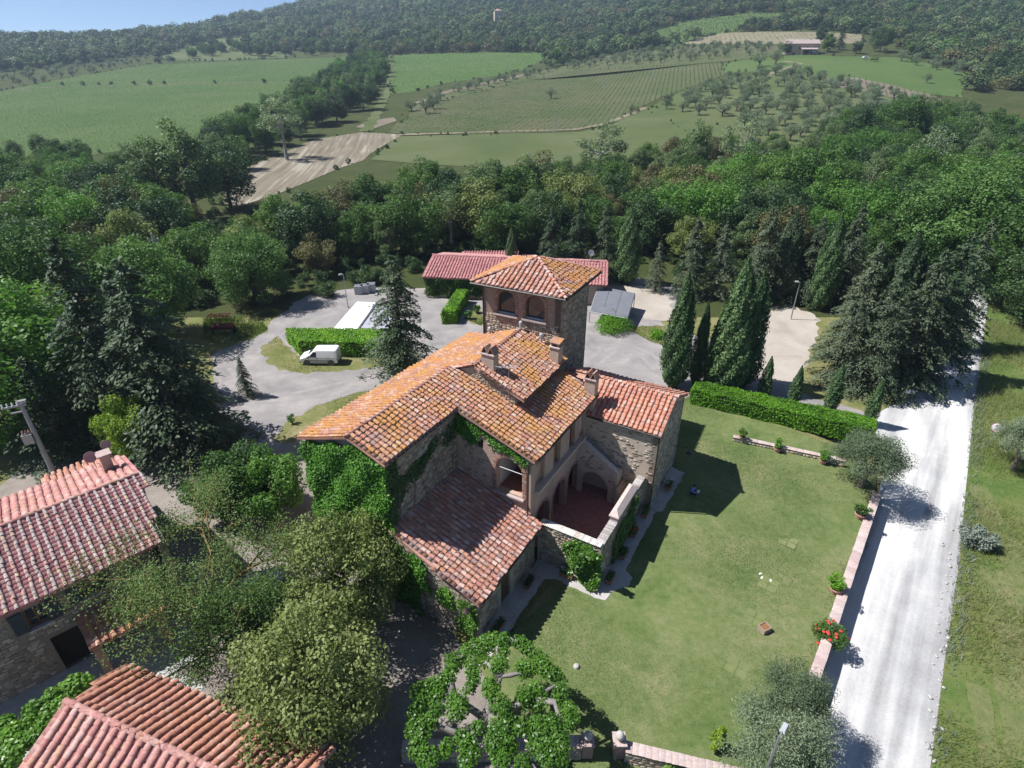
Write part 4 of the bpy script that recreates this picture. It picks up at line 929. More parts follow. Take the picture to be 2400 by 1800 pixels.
for a, b in ((7.55, 9.85), (13.55, 15.45)):
    n = int((b - a) / .12)
    for k in range(n):
        caps2.append((frame4(np.array(W(a + .12 * (k + .5), 12.73, 2.5)), HA, HB, UP, .112, .58, .09 + .03 * rnd.random()), k % 6))
emit(caps, BLOCKS, 'cap_brick', 'cap_bricks', 'brick_white', cw_, 100); emit(caps2, BLOCKS, 'cap_brick', 'cap_bricks', 'brick_grey', cw2, 100)
hc = MB().prism([W(9.85, 12.47), W(9.85, 12.98), W(13.55, 12.98), W(13.55, 12.47)], (0, 0, .001))
hc = MB().add([W(9.85, 12.46, 2.5), W(9.85, 12.99, 2.5), W(13.55, 12.99, 2.5), W(13.55, 12.46, 2.5), W(9.85, 12.46, 2.9), W(9.85, 12.99, 2.9), W(13.55, 12.99, 2.9), W(13.55, 12.46, 2.9),
               W(9.78, 12.38, 2.9), W(9.78, 13.07, 2.9), W(13.62, 13.07, 2.9), W(13.62, 12.38, 2.9), W(9.78, 12.38, 2.98), W(9.78, 13.07, 2.98), W(13.62, 13.07, 2.98), W(13.62, 12.38, 2.98), W(10.3, 12.73, 3.28), W(13.1, 12.73, 3.28)],
              [(0, 1, 5, 4), (1, 2, 6, 5), (2, 3, 7, 6), (3, 0, 4, 7), (8, 9, 13, 12), (9, 10, 14, 13), (10, 11, 15, 14), (11, 8, 12, 15), (11, 10, 9, 8), (12, 13, 16), (13, 14, 17, 16), (14, 15, 17), (15, 12, 16, 17)])
hc.build('hipped_coping', 'cap_pink', cw2)
emit(stones, STONES, 'stone', 'stonework', 'rubble', house, 300, True)
emit(bricks, STONES, 'arch_brick', 'arch_bricks', 'brick_piece', house, 300, True)
flat('pavement', [W(*p) for p in [(-.7, 8.2), (-.7, 9.75), (5.9, 9.75), (6.25, 10.2), (6.2, 13.2), (6.35, 13.85), (7.2, 13.95), (8.2, 14.75), (9.0, 14.7), (9.4, 14.05), (15.6, 14.1), (15.9, 14.5), (21.0, 14.7), (21.1, 13.3), (15, 12.5), (7.5, 8.6), (3, 8.2)]], .05, 'apron', jit=.05, step=.4, follow=True)

# ------------------------------------------------------------------ the cottage at the left
def frm(o, deg):
    a = math.radians(deg); A = Vector((math.sin(a), math.cos(a), 0)); B = Vector((math.cos(a), -math.sin(a), 0)); O = Vector((*o, 0))
    return (lambda u, v, z=0.0: O + A * u + B * v + UP * z), A, B
C2, CA, CB = frm((-23.28, 27.9), 46)
cot = empty('cottage', C2(-5, 0), 0, 'stone cottage under a pink and grey tiled gable roof with shuttered windows and porch', 'cottage')
ce, cb = 5.3, -5.25
zc_ = lambda v: 7.0 - (1.5 / 5.3) * abs(v)
U0, U9 = -17.0, .75
cf = slab('front_roof', [C2(U0, 0, 7), C2(U9, 0, 7), C2(U9 - .9, ce, 5.5), C2(U0, ce, 5.5)], .14, 'tile_pink', cot)
cbk = slab('back_roof', [C2(U0, cb, 5.5), C2(U9, cb, 5.5), C2(U9, 0, 7), C2(U0, 0, 7)], .14, 'tile_pink', cot)
cu = C2(0, 0, 7) - C2(0, ce, 5.5); cL = cu.length; cc, cp, cc2, cp2 = [], [], [], []
slope_tiles(C2(0, ce, 5.5), CA, cu, [(U0, 0), (U9 - .9, 0), (U9, cL), (U0, cL)], pitch=.40, expo=.30, covers=cc, pans=cp, seed=31)
cu2 = C2(0, 0, 7) - C2(0, cb, 5.5)
slope_tiles(C2(U9, cb, 5.5), -CA, cu2, [(0, 0), (U9 - U0, 0), (U9 - U0, cu2.length), (0, cu2.length)], pitch=.40, expo=.30, covers=cc2, pans=cp2, seed=32)
emit(cc, COPPI_N, 'tile', 'cover_tiles', 'tile_grey_cover', cf, 300); emit(cp, [PAN], 'pan_tile', 'pan_tiles', 'tile_pink', cf, 0)
emit(cc2, COPPI_W, 'tile', 'cover_tiles', 'tile_pinkold', cbk, 0); emit(cp2, [PAN], 'pan_tile', 'pan_tiles', 'tile_pink', cbk, 0)
cr = []; ridge_row(C2(U0, 0, 7.05), C2(U9, 0, 7.05), cr, seed=33); emit(cr, COPPI, 'ridge_tile', 'ridge_tiles', 'tile_pinkold', cf, 60)
rowt = []                                                     # mortared eave tiles stacked at the front edge
for o in cc:
    pass
zt_ = 5.5
w_1 = [(-6.5, 3.75), (-5.65, 3.75), (-5.65, 5.0), (-6.5, 5.0)]; w_2 = [(-4.1, 4.1), (-3.4, 4.1), (-3.4, 5.05), (-4.1, 5.05)]
cwall = [(U0, 0), (-6.1, 0), (-6.1, 2.6), (-4.85, 2.6), (-4.85, 0), (U9 - 1.3, 0), (U9 - 1.3, zc_(5.0) - .12), (U0, zc_(5.0) - .12)]
panel('front_wall', C2(0, 5.0), CA, CB, cwall, [w_1, w_2], .45, 'mortar_dark', cot)
panel('gable_wall', C2(U9 - .55, 0), CB, CA, [(cb + .3, 0), (4.98, 0), (4.98, zc_(5) - .12), (0, 6.85), (cb + .3, zc_(5) - .12)], [], .4, 'mortar', cot)
panel('back_wall', C2(0, cb + .3), CA, -CB, [(U0, 0), (U9 - .6, 0), (U9 - .6, 5.4), (U0, 5.4)], [], .4, 'mortar', cot)
panel('inner_wall', C2(0, 3.0), CA, CB, [(U0, 0), (U9 - 1.3, 0), (U9 - 1.3, 5.2), (U0, 5.2)], [], .2, 'painted_dark', cot)
cst = []
stone_face(C2(0, 5.0), CA, CB, [(-10, 0), (U9 - 1.4, 0), (U9 - 1.4, 5.3), (-10, 5.3)], [[(-6.3, -.1), (-4.65, -.1), (-4.65, 2.8), (-6.3, 2.8)], [(-7.1, 3.6), (-5.0, 3.6), (-5.0, 5.2), (-7.1, 5.2)], [(-4.7, 4.0), (-2.8, 4.0), (-2.8, 5.2), (-4.7, 5.2)]], cst, 35)
emit(cst, STONES, 'stone', 'stonework', 'rubble', cot, 300, True)
RC = Matrix.Rotation(-math.radians(46), 3, 'Z')
for (a, b, z0, z1) in ((-6.5, -5.65, 3.75, 5.0), (-4.1, -3.4, 4.1, 5.05)):
    f_ = MB(); m_ = (a + b) / 2
    for s, zz, l, h in ((m_, z0 + .04, b - a, .08), (m_, z1 - .04, b - a, .08), (a + .04, (z0 + z1) / 2, .08, z1 - z0 - .16), (b - .04, (z0 + z1) / 2, .08, z1 - z0 - .16), (m_, (z0 + z1) / 2, .06, z1 - z0 - .16)):
        f_.box(C2(s, 4.8, zz), (.08, l, h), RC)
    wo_ = f_.build('window', 'wood_brown', cot, True)
    MB().box(C2(m_, 4.76, (z0 + z1) / 2), (.02, b - a - .1, z1 - z0 - .1), RC).build('pane', 'glass', wo_)
    MB().box(C2(m_, 5.06, z0 - .07), (.3, b - a + .2, .1), RC).build('sill', 'cap_stone', wo_)
    for s, d in ((a - .3, -1), (b + .3, 1)):
        sh = MB().box(C2(s, 5.09, (z0 + z1) / 2), (.05, .56, z1 - z0 + .06), RC)
        for k in range(9): sh.box(C2(s, 5.125, z0 + .1 + k * (z1 - z0 - .2) / 8), (.03, .46, .05), RC)
        sh.build('shutter', 'shutter', wo_)
MB().box(C2(-5.47, 4.6, 1.3), (.06, 1.22, 2.56), RC).build('dark_doorway_sheet', 'painted_dark', cot, True)  # near-black sheet, painted shade filling the open doorway
pr = slab('porch_roof', [C2(-4.75, 5.05, 3.3), C2(-1.2, 5.05, 3.3), C2(-1.2, 7.2, 2.55), C2(-4.75, 7.2, 2.55)], .12, 'tile_brown', cot)
pu = C2(0, 5.05, 3.3) - C2(0, 7.2, 2.55); pc, pp_ = [], []
slope_tiles(C2(-4.75, 7.2, 2.55), CA, pu, [(0, 0), (3.55, 0), (3.55, pu.length), (0, pu.length)], pitch=.40, covers=pc, pans=pp_, seed=36)
emit(pc, COPPI, 'tile', 'cover_tiles', 'tile_orange', pr, 70); emit(pp_, [PAN], 'pan_tile', 'pan_tiles', 'tile_brown', pr, 0)
for s in (-4.45, -1.5):
    me = MB().box(C2(s, 6.95, 1.2), (.4, .4, 2.5), RC).mesh('porch_pier', 'brick'); boxuv(me); link(bpy.data.objects.new('porch_pier', me), cot, True)
flat('terrace', [C2(-17, 5.0), C2(-.2, 5.0), C2(-.2, 9.2), C2(-17, 9.2)], .12, 'concrete')
me = MB().box(C2(-.45, -2.9, 6.5), (.7, .55, 2.0), RC).mesh('chimney', 'brick_pale'); boxuv(me); ch2 = link(bpy.data.objects.new('chimney', me), cot, True)
MB().prism([C2(-.85, -3.3, 7.52), C2(-.05, -3.3, 7.52), C2(-.05, -2.5, 7.52), C2(-.85, -2.5, 7.52)], (0, 0, .07)).build('coping', 'cap_pink', ch2)
def dish(name, c, d, r, mat, parent, keep=True):
    q = Vector(d).to_track_quat('Z', 'Y').to_matrix()
    prof = [(.02, -.02), (r * .5, r * .06), (r * .85, r * .17), (r, r * .24), (r * .97, r * .25), (r * .5, r * .08), (.02, .0)]
    o = MB().lathe(prof, 14, c, q).build(name, mat, parent, keep, True)
    MB().tube([Vector(c), Vector(c) + q @ Vector((0, -r * .5, r * .5)), Vector(c) + q @ Vector((0, 0, r * .75))], .015, 5).build('feed_arm', 'grey_metal', o)
    return o
for p, r in (((-1.1, -3.2, 7.45), .36), ((-.1, -3.6, 7.7), .3)):
    c = C2(*p); dish('satellite_dish', c, Vector((.62, -.7, .35)), r, 'dish', cot)
    MB().tube([c, C2(p[0] + .1, p[1], 6.6)], .025, 5).build('dish_mast', 'grey_metal', cot, True)
cv = []
slope_tiles(C2(-6.6, -8.6, 4.2), CA, Vector(CB) * 3.2 + UP * .8, [(0, 0), (3.5, 0), (3.5, 3.3), (0, 3.3)], covers=cv, seed=37)
annex = slab('annex_roof', [C2(-3.9, -8.6, 4.2), C2(-.6, -8.6, 4.2), C2(-.6, -5.4, 5.0), C2(-3.9, -5.4, 5.0)], .12, 'tile_brown', cot)
cv = []; slope_tiles(C2(-3.9, -8.6, 4.2), CA, Vector(CB) * 3.2 + UP * .8, [(0, 0), (3.3, 0), (3.3, 3.2), (0, 3.2)], covers=cv, seed=37)
emit(cv, COPPI, 'tile', 'cover_tiles', 'tile_brown', annex, 0)
panel('annex_wall', C2(-.7, 0), CB, CA, [(-8.3, 0), (-5, 0), (-5, 4.8), (-8.3, 4.1)], [], .3, 'mortar', cot); panel('annex_side_wall', C2(0, -8.3), CA, -CB, [(-3.8, 0), (-.7, 0), (-.7, 4.1), (-3.8, 4.1)], [], .3, 'mortar', cot)

# ------------------------------------------------------------------ the outbuilding in the near corner
D3, DA, DB = frm((-19.24, 15.37), 110); DB = -DB
_D = D3
def D3(u, v, z=0.0): return Vector((-19.24, 15.37, 0)) + DA * u + DB * v + UP * z
outb = empty('outbuilding', D3(5, 0), 0, 'low outbuilding under a pinkish ribbed tile gable roof with a rounded ridge', 'outbuilding')
E3, ZRD, ZED, L3 = 2.7, 4.5, 3.25, 11.3
ob_b = slab('back_roof', [D3(-.6, E3, ZED), D3(L3, E3, ZED), D3(L3, 0, ZRD), D3(-.2, 0, ZRD)], .14, 'tile_brown', outb)
ob_f = slab('front_roof', [D3(-.2, 0, ZRD), D3(L3, 0, ZRD), D3(L3, -E3, ZED), D3(-.4, -E3, ZED)], .14, 'tile_pinkold', outb)
bu3 = D3(0, 0, ZRD) - D3(0, E3, ZED); fu3 = D3(0, 0, ZRD) - D3(0, -E3, ZED); l3 = bu3.length
b3, p3, f3, q3, r3 = [], [], [], [], []
slope_tiles(D3(0, E3, ZED), DA, bu3, [(-.6, 0), (L3, 0), (L3, l3), (-.2, l3)], pitch=.44, covers=b3, pans=p3, seed=41)
slope_tiles(D3(0, -E3, ZED), DA, fu3, [(-.4, 0), (L3, 0), (L3, l3), (-.2, l3)], pitch=.46, covers=f3, pans=q3, seed=42)
ridge_row(D3(-.3, 0, ZRD + .06), D3(L3, 0, ZRD + .06), r3, wd=1.3, seed=43)
emit(f3, COPPI_W, 'tile', 'cover_tiles', 'tile_pinkold', ob_f, 170); emit(b3, COPPI_W, 'tile', 'cover_tiles', 'tile_brown', ob_b, 130)
emit(p3, [PAN], 'pan_tile', 'pan_tiles', 'tile_brown', ob_b, 0); emit(q3, [PAN], 'pan_tile', 'pan_tiles', 'tile_pinkold', ob_f, 0); emit(r3, COPPI, 'ridge_tile', 'ridge_tiles', 'tile_pinkold', ob_f, 60)
panel('wall', D3(0, E3 - .3), DA, DB, [(0, 0), (L3 - .3, 0), (L3 - .3, ZED), (0, ZED)], [], .35, 'mortar', outb)
panel('wall', D3(.0, 0), DB, -DA, [(-E3 + .3, 0), (E3 - .3, 0), (E3 - .3, ZED), (0, ZRD - .15), (-E3 + .3, ZED)], [], .35, 'mortar', outb)
panel('wall', D3(0, -E3 + .3), DA, -DB, [(0, 0), (L3 - .3, 0), (L3 - .3, ZED), (0, ZED)], [], .35, 'mortar', outb)
flat('concrete_slab', apoly([(358, 1492), (372, 1455), (432, 1470), (440, 1488), (410, 1508)]), .02, 'concrete')

# ------------------------------------------------------------------ buildings behind the tower
B4, BA, BB = frm((-11.3, 83.2), 98)
def B4(u, v, z=0.0): return Vector((-11.3, 83.2, 0)) + BA * u + Vector((-BA.y, BA.x, 0)) * v + UP * z
BN = Vector((-BA.y, BA.x, 0))
barn = empty('barn', B4(12, 0), 0, 'long barn with a red tiled roof behind the tower, ivy under its eaves', 'barn')
bf = slab('front_roof', [B4(-.3, 0, 4.3), B4(25, 0, 4.3), B4(25, -6.1, 3.0), B4(-.3, -6.1, 3.0)], .15, 'tile_pink', barn)
bb = slab('back_roof', [B4(-.3, 0, 4.3), B4(25, 0, 4.3), B4(25, 6, 3.0), B4(-.3, 6, 3.0)], .15, 'tile_pink', barn)
bc, bp = [], []; uu_ = B4(0, 0, 4.3) - B4(0, -6.1, 3.0)
slope_tiles(B4(0, -6.1, 3.0), BA, uu_, [(-.3, 0), (25, 0), (25, uu_.length), (-.3, uu_.length)], pitch=.42, expo=.4, covers=bc, pans=bp, seed=51)
emit(bc, COPPI, 'tile', 'cover_tiles', 'tile_pink', bf, 0); emit(bp, [PAN], 'pan_tile', 'pan_tiles', 'tile_pink', bf, 0)
br_ = []; ridge_row(B4(-.3, 0, 4.36), B4(25, 0, 4.36), br_, seed=52); emit(br_, COPPI, 'ridge_tile', 'ridge_tiles', 'tile_pink', bf, 80)
panel('front_wall', B4(0, -5.7), BA, -BN, [(0, 0), (24.7, 0), (24.7, 3), (0, 3)], [], .35, 'mortar', barn)
panel('gable_wall', B4(0, 0), BN, -BA, [(-5.7, 0), (5.7, 0), (5.7, 3), (0, 4.15), (-5.7, 3)], [], .35, 'mortar', barn)
panel('gable_wall', B4(24.7, 0), BN, BA, [(-5.7, 0), (5.7, 0), (5.7, 3), (0, 4.15), (-5.7, 3)], [], .35, 'render_rose', barn)
panel('back_wall', B4(0, 5.7), BA, BN, [(0, 0), (24.7, 0), (24.7, 3), (0, 3)], [], .35, 'mortar', barn)
dish('satellite_dish', B4(22.6, -.2, 5.6), Vector((.3, -.85, .4)), .42, 'dish_grey', barn); MB().tube([B4(22.6, -.1, 4.2), B4(22.6, -.1, 5.6)], .04, 5).build('dish_mast', 'grey_metal', barn, True)
shed = empty('shed', (1, 92, 0), 0, 'low shed roof peeping out behind the long red barn', 'shed')
sx0 = slab('roof', [Vector((-8, 89.3, 2.1)), Vector((1, 89.3, 2.1)), Vector((1, 91.6, 2.4)), Vector((-8, 91.6, 2.4))], .15, 'tile_pink', shed)
sc_ = []; slope_tiles(Vector((-8, 89.3, 2.1)), (1, 0, 0), (0, 2.3, .3), [(0, 0), (9, 0), (9, 2.3), (0, 2.3)], pitch=.42, expo=.4, covers=sc_, seed=53); emit(sc_, COPPI, 'tile', 'cover_tiles', 'tile_pink', sx0, 0)
for a, b in (((-7.8, 89.5), (.8, 89.5)), ((-7.8, 91.3), (.8, 91.3))): MB().prism([(*a, 0), (*b, 0), (b[0], b[1] + .2, 0), (a[0], a[1] + .2, 0)], (0, 0, 2.0)).build('wall', 'mortar', shed, True)
# carport
cpt = empty('carport', (13, 70.5, 0), 0, 'grey sheet carport roof on thin posts behind the tower', 'carport')
Q = [Vector((9.8, 68.3, 1.55)), Vector((14.15, 66.0, 1.55)), Vector((16.2, 72.6, 2.3)), Vector((11.7, 75.4, 2.3))]
for k in range(3):
    a, b = k / 3 + .004, (k + 1) / 3 - .004
    MB().prism([Q[0].lerp(Q[1], a), Q[0].lerp(Q[1], b), Q[3].lerp(Q[2], b), Q[3].lerp(Q[2], a)], (0, 0, .06)).build('roof_panel', 'panel_grey', cpt, True)
fb = MB()
for a, b in ((Q[0], Q[1]), (Q[1], Q[2]), (Q[2], Q[3]), (Q[3], Q[0])): fb.tube([a - UP * .05, b - UP * .05], .05, 5)
fb.build('frame', 'light_grey_plastic', cpt, True)
for q in Q: MB().tube([(q.x, q.y, 0), q - UP * .05], .05, 6).build('post', 'grey_metal', cpt, True)

# ------------------------------------------------------------------ garden walls
def capped_wall(name, pts, wd, depth, label, capmat, capl, stone=True):
    """pts: (x, y, top level) along the wall; depth: how far the masonry goes down"""
    pts = [Vector(p) for p in pts]; c, st = [], []
    root = empty(name, (pts[0].x, pts[0].y, pts[0].z - depth), 0, label, 'wall'); mb = MB(); i = 0
    for a, b in zip(pts[:-1], pts[1:]):
        d = b - a; h = Vector((d.x, d.y, 0)).normalized(); n = Vector((h.y, -h.x, 0)); L = d.length; dn = d.normalized()
        low = lambda q, sgn: q + n * (sgn * wd / 2) - UP * depth
        mb.add([low(a, -1), low(b, -1), low(b, 1), low(a, 1), a - n * wd / 2, b - n * wd / 2, b + n * wd / 2, a + n * wd / 2], [(3, 2, 1, 0), (4, 5, 6, 7), (0, 1, 5, 4), (1, 2, 6, 5), (2, 3, 7, 6), (3, 0, 4, 7)])
        k = max(1, int(L / capl)); un = n.cross(dn); un = un if un.z > 0 else -un
        for q in range(k):
            P = a + d * ((q + .5) / k); c.append((frame4(np.array(P), dn, n, un, L / k * .996, wd * 1.18, .07 + .012 * rnd.random()), i % 6)); i += 1
        if stone:
            zl_ = (a.z + b.z) / 2
            stone_face(Vector((a.x, a.y, 0)) + n * wd / 2, h, n, [(0, a.z - depth), (L, b.z - depth), (L, b.z - .01), (0, a.z - .01)], out=st, seed=61)
    mb.build('masonry', 'mortar', root, True)
    emit(c, BLOCKS, 'cap_slab', 'cap_slabs', capmat, root, 80, True)
    if st: emit(st, STONES, 'stone', 'stonework', 'rubble', root, 0, True)
    return root
def wtop(p, h): return (p[0], p[1], float(DIP * np.clip((40 - p[1]) / 12, 0, 1)) + h)
tk = (28 - WA[1]) / (WB[1] - WA[1]); WM = WA + (WB - WA) * tk
capped_wall('road_wall', [wtop(WA - WD * .6, .16), wtop(WM, .16), wtop(WB, .16)], .5, 1.5, 'long low retaining wall with pale pink slabs between lawn and white road', 'cap_pink', .55)
capped_wall('terrace_wall', [(19.3, 42.1, .36), (27.4, 38.7, .30)], .38, .5, 'low stone garden wall with pink capping below the long hedge', 'cap_pink', .5)
capped_wall('garden_wall', [(-5.3, 15.95, .15), (3.35, 16.15, .2)], .55, 1.3, 'brick-capped stone wall under the pollarded tree, ending at a gatepost', 'cap_pink', .3)
capped_wall('garden_wall', [(5.5, 16.0, .05), (12.1, 14.4, .05)], .5, 1.3, 'brick-capped stone wall right of the garden gate', 'cap_pink', .3)
for i, (x, y) in enumerate(((3.66, 16.2), (5.2, 16.2))):
    gpost = empty('gatepost', (x, y, -.8), 0, ['brick gatepost with a pale ball on top beside the pollarded tree', 'brick gatepost with a pale ball on top on the lawn side of the gate'][i], 'gatepost', 'gateposts at the garden gate')
    me = MB().box((0, 0, .55), (.52, .6, 1.1)).mesh('shaft', 'brick'); boxuv(me); link(bpy.data.objects.new('shaft', me), gpost)
    MB().box((0, 0, 1.14), (.64, .72, .08)).build('cap', 'cap_pink', gpost)
    MB().lathe([(.10, 1.18), (.10, 1.24), (.16, 1.28), (.21, 1.38), (.22, 1.48), (.19, 1.58), (.11, 1.67), (.02, 1.7)], 14).build('ball_finial', 'limestone', gpost, sm=True)
gs = MB()
for k in range(4): gs.box((4.43, 15.95 - k * .32, -.89 - k * .14), (1.0, .32, .2))
gs.build('garden_steps', 'concrete')['kind'] = 'structure'

# ------------------------------------------------------------------ small structures on the parking side
def block(name, P, z0, z1, mat, label=None, cat=None, parent=None):
    o = MB().prism([Vector((p[0], p[1], z0)) for p in P], (0, 0, z1 - z0)).build(name, mat, parent, parent is not None)
    return tag(o, label, cat)
pc_ = empty('pool_cover', (-20, 70, 0), 0, 'long bright white cover lying over the pool behind the van hedge', 'pool cover')
cq = [at(718, 718), at(768, 724), at(814, 658), at(772, 656)]
for k in range(7):
    a_, b_ = k / 7 + .003, (k + 1) / 7 - .003; block('cover_panel', [cq[0].lerp(cq[3], a_), cq[1].lerp(cq[2], a_), cq[1].lerp(cq[2], b_), cq[0].lerp(cq[3], b_)], .22, .31 + .01 * (k % 2), 'tarp_white', parent=pc_)
block('edge_rail', [at(766, 725), at(770, 725), at(817, 658), at(813, 658)], .2, .36, 'grey_plastic', parent=pc_)
tp_ = [at(770, 724), at(852, 726), at(842, 659), at(815, 658)]
tv, tf = [], []
for j in range(13):
    for i in range(13):
        p = tp_[0].lerp(tp_[1], i / 12).lerp(tp_[3].lerp(tp_[2], i / 12), j / 12); tv.append((p.x, p.y, .24 + .05 * math.sin(i * 1.9 + j * .7) * math.sin(j * 1.3) + .02 * rnd.random()))
        if i and j: tf.append((13 * (j - 1) + i - 1, 13 * (j - 1) + i, 13 * j + i, 13 * j + i - 1))
tag(link(bpy.data.objects.new('tarpaulin', mesh_np('tarpaulin', np.array(tv), np.array(tf), 'tarp_grey', True))), 'wrinkled grey tarpaulin spread beside the white pool cover', 'tarpaulin')
pal = empty('pallet', at(702, 714), .2, 'small pale wooden pallet at the end of the van hedge', 'pallet')
for k in range(6): MB().box((-.5 + k * .2, 0, .16), (.15, 1.0, .03)).build('slat', 'wood_old', pal)
for k in range(3): MB().box((0, -.42 + k * .42, .07), (1.15, .1, .14)).build('bearer', 'wood_old', pal)
for i, (x, y) in enumerate(((776, 634), (790, 632), (803, 629))):
    p = at(x, y); bx_ = empty('storage_bin', p, .1, ['leftmost of the three pale bins under the dark trees', 'middle one of the three pale bins under the dark trees', 'rightmost of the three pale bins under the dark trees'][i], 'bin', 'pale bins by the pool')
    MB().box((0, 0, .55), (1.1, 1.1, 1.1), taper=.95).build('body', 'light_grey_plastic', bx_); MB().box((0, 0, 1.14), (1.15, 1.15, .08)).build('lid', 'grey_metal', bx_)
# farm implements
hr = empty('harrow', at(475, 693), .1, 'rusty red spring-tine harrow standing in the grass by the trees', 'harrow')
for y in (-.5, 0, .5): MB().box((0, y, .75), (2.6, .09, .09)).build('beam', 'rust_red', hr)
for x in (-1.2, 0, 1.2): MB().box((x, 0, .82), (.09, 1.2, .08)).build('beam', 'rust_red', hr)
for k in range(11):
    x = -1.25 + k * .25; y = (-.5, 0, .5)[k % 3]; MB().tube([(x, y, .75), (x, y - .15, .45), (x, y + .08, .02)], .03, 5).build('tine', 'rust_red', hr)
sd_ = empty('seed_drill', at(485, 720), .08, 'dark red seed drill with a rounded hopper parked on the grass', 'seed drill')
MB().add([(-1.2, -.3, .6), (1.2, -.3, .6), (1.2, .3, .6), (-1.2, .3, .6), (-1.2, -.5, 1.1), (1.2, -.5, 1.1), (1.2, .5, 1.1), (-1.2, .5, 1.1), (-1.15, 0, 1.35), (1.15, 0, 1.35)], [(3, 2, 1, 0), (0, 1, 5, 4), (2, 3, 7, 6), (1, 2, 6, 9, 5), (3, 0, 4, 8, 7), (4, 5, 9, 8), (6, 7, 8, 9)]).build('hopper', 'rust_red', sd_)
for s in (-1, 1):
    MB().lathe([(.1, -.08), (.4, -.08), (.42, 0), (.4, .08), (.1, .08)], 14, (s * 1.32, 0, .42), Matrix.Rotation(PI / 2, 3, 'Y')).build('wheel', 'tyre', sd_)
for k in range(9): MB().tube([(-1.0 + k * .25, 0, .6), (-1.0 + k * .25, -.35, .05)], .025, 4).build('coulter', 'grey_metal', sd_)
MB().tube([(0, .3, .6), (0, 1.3, .45)], .05, 5).build('drawbar', 'rust_red', sd_)

# ------------------------------------------------------------------ vehicles
def loft(mb, secs):
    n = len(secs[0]); base = len(mb.v)
    for s in secs: mb.v += [tuple(p) for p in s]
    for i in range(len(secs) - 1):
        for k in range(n):
            k2 = (k + 1) % n; mb.f.append((base + i * n + k, base + i * n + k2, base + (i + 1) * n + k2, base + (i + 1) * n + k))
    mb.f.append(tuple(base + k for k in range(n))[::-1]); mb.f.append(tuple(base + (len(secs) - 1) * n + k for k in range(n)))
def body_secs(rows):
    """rows: x, half width, sill z, shoulder z, top z, top half width"""
    out = []
    for x, hw, z0, zs, zt, tw in rows:
        r = min(.08, (zt - zs) * .3 + .01)
        pr = [(hw * .93, z0), (hw, z0 + .12), (hw, zs), (tw + (hw - tw) * .25, zs + (zt - zs) * .8), (tw, zt - r), (tw - .12, zt)]
        out.append([Vector((x, y, z)) for y, z in pr] + [Vector((x, -y, z)) for y, z in reversed(pr)])
    return out
def wheels(root, xs, hw, r):
    for x in xs:
        for s in (-1, 1):
            wv = MB().lathe([(r * .62, -.1), (r * .95, -.1), (r, -.06), (r, .06), (r * .95, .1), (r * .62, .1)], 18, (x, s * (hw - .1), r), Matrix.Rotation(PI / 2, 3, 'X')).build('wheel', 'tyre', root, sm=False)
            MB().lathe([(.04, -.05), (r * .6, -.09), (r * .63, .0), (r * .6, .09), (.04, .05)], 12, (x, s * (hw - .09), r), Matrix.Rotation(PI / 2, 3, 'X')).build('rim', 'rim', wv)
van = empty('van', (-21.0, 57.15, .014), PI - .02, 'white delivery van parked in front of the dark green hedge', 'van'); van.scale = (.94,) * 3
vb = MB(); loft(vb, body_secs([(2.2, .72, .35, .62, .78, .62), (2.12, .84, .30, .75, .95, .68), (1.6, .89, .28, .95, 1.12, .74), (1.25, .9, .28, 1.02, 1.22, .78), (.45, .9, .28, 1.02, 1.86, .70), (.2, .9, .28, 1.02, 1.93, .72), (-1.9, .9, .28, 1.02, 1.95, .74), (-2.1, .89, .30, 1.0, 1.93, .73), (-2.2, .86, .35, .98, 1.85, .70)]))
vb.build('body', 'white_paint', van, sm=False)
vt = MB().prism([(1.24, -.68, 1.27), (1.24, .68, 1.27), (.52, .62, 1.83), (.52, -.62, 1.83)], (.015, 0, .012)).build('windscreen', 'glass', van)
for s in (-1, 1):
    MB().prism([(1.02, s * .885, 1.06), (.18, s * .885, 1.06), (.18, s * .775, 1.66), (.52, s * .775, 1.66)], (0, s * .018, 0)).build('side_window', 'glass', van)
    MB().prism([(1.36, s * .88, 1.06), (1.10, s * .885, 1.06), (.98, s * .85, 1.24)], (0, s * .018, 0)).build('quarter_window', 'glass', van)
    MB().box((1.12, s * 1.0, 1.08), (.12, .2, .16)).build('mirror', 'grey_plastic', van)
    MB().box((-.1, s * .905, .62), (2.9, .03, .09)).build('side_strip', 'grey_plastic', van); MB().box((-.1, s * .90, .38), (1.9, .03, .2)).build('sill', 'light_grey_plastic', van)
    MB().box((.12, s * .905, .93), (.17, .03, .06)).build('door_handle', 'grey_plastic', van); MB().box((-1.2, s * .905, .93), (.1, .03, .08)).build('door_handle', 'grey_plastic', van)
    MB().box((-2.17, s * .82, .85), (.08, .1, .4)).build('rear_light', 'red_lamp', van); MB().box((2.13, s * .6, .72), (.1, .28, .14)).build('headlight', 'lamp_glass', van)
for s_ in (-1, 1):
    for x_ in (1.05, .12, -1.05): MB().box((x_, s_ * .893, .78), (.018, .03, .62)).build('door_seam', 'grey_plastic', van)
    for x_ in (1.35, -1.45): MB().lathe([(.30, -.02), (.40, -.02), (.40, .02), (.30, .02)], 16, (x_, s_ * .893, .36), Matrix.Rotation(PI / 2, 3, 'X')).build('wheel_arch', 'grey_plastic', van)
MB().box((-2.29, 0, .62), (.02, .52, .11)).build('number_plate', 'paper', van)
for y_ in (-.4, 0, .4): MB().box((-.85, y_, 1.955), (1.9, .05, .02)).build('roof_rib', 'white_paint', van)
MB().box((-2.2, 0, .42), (.16, 1.72, .26)).build('bumper', 'grey_plastic', van); MB().box((2.17, 0, .42), (.16, 1.6, .24)).build('bumper', 'grey_plastic', van)
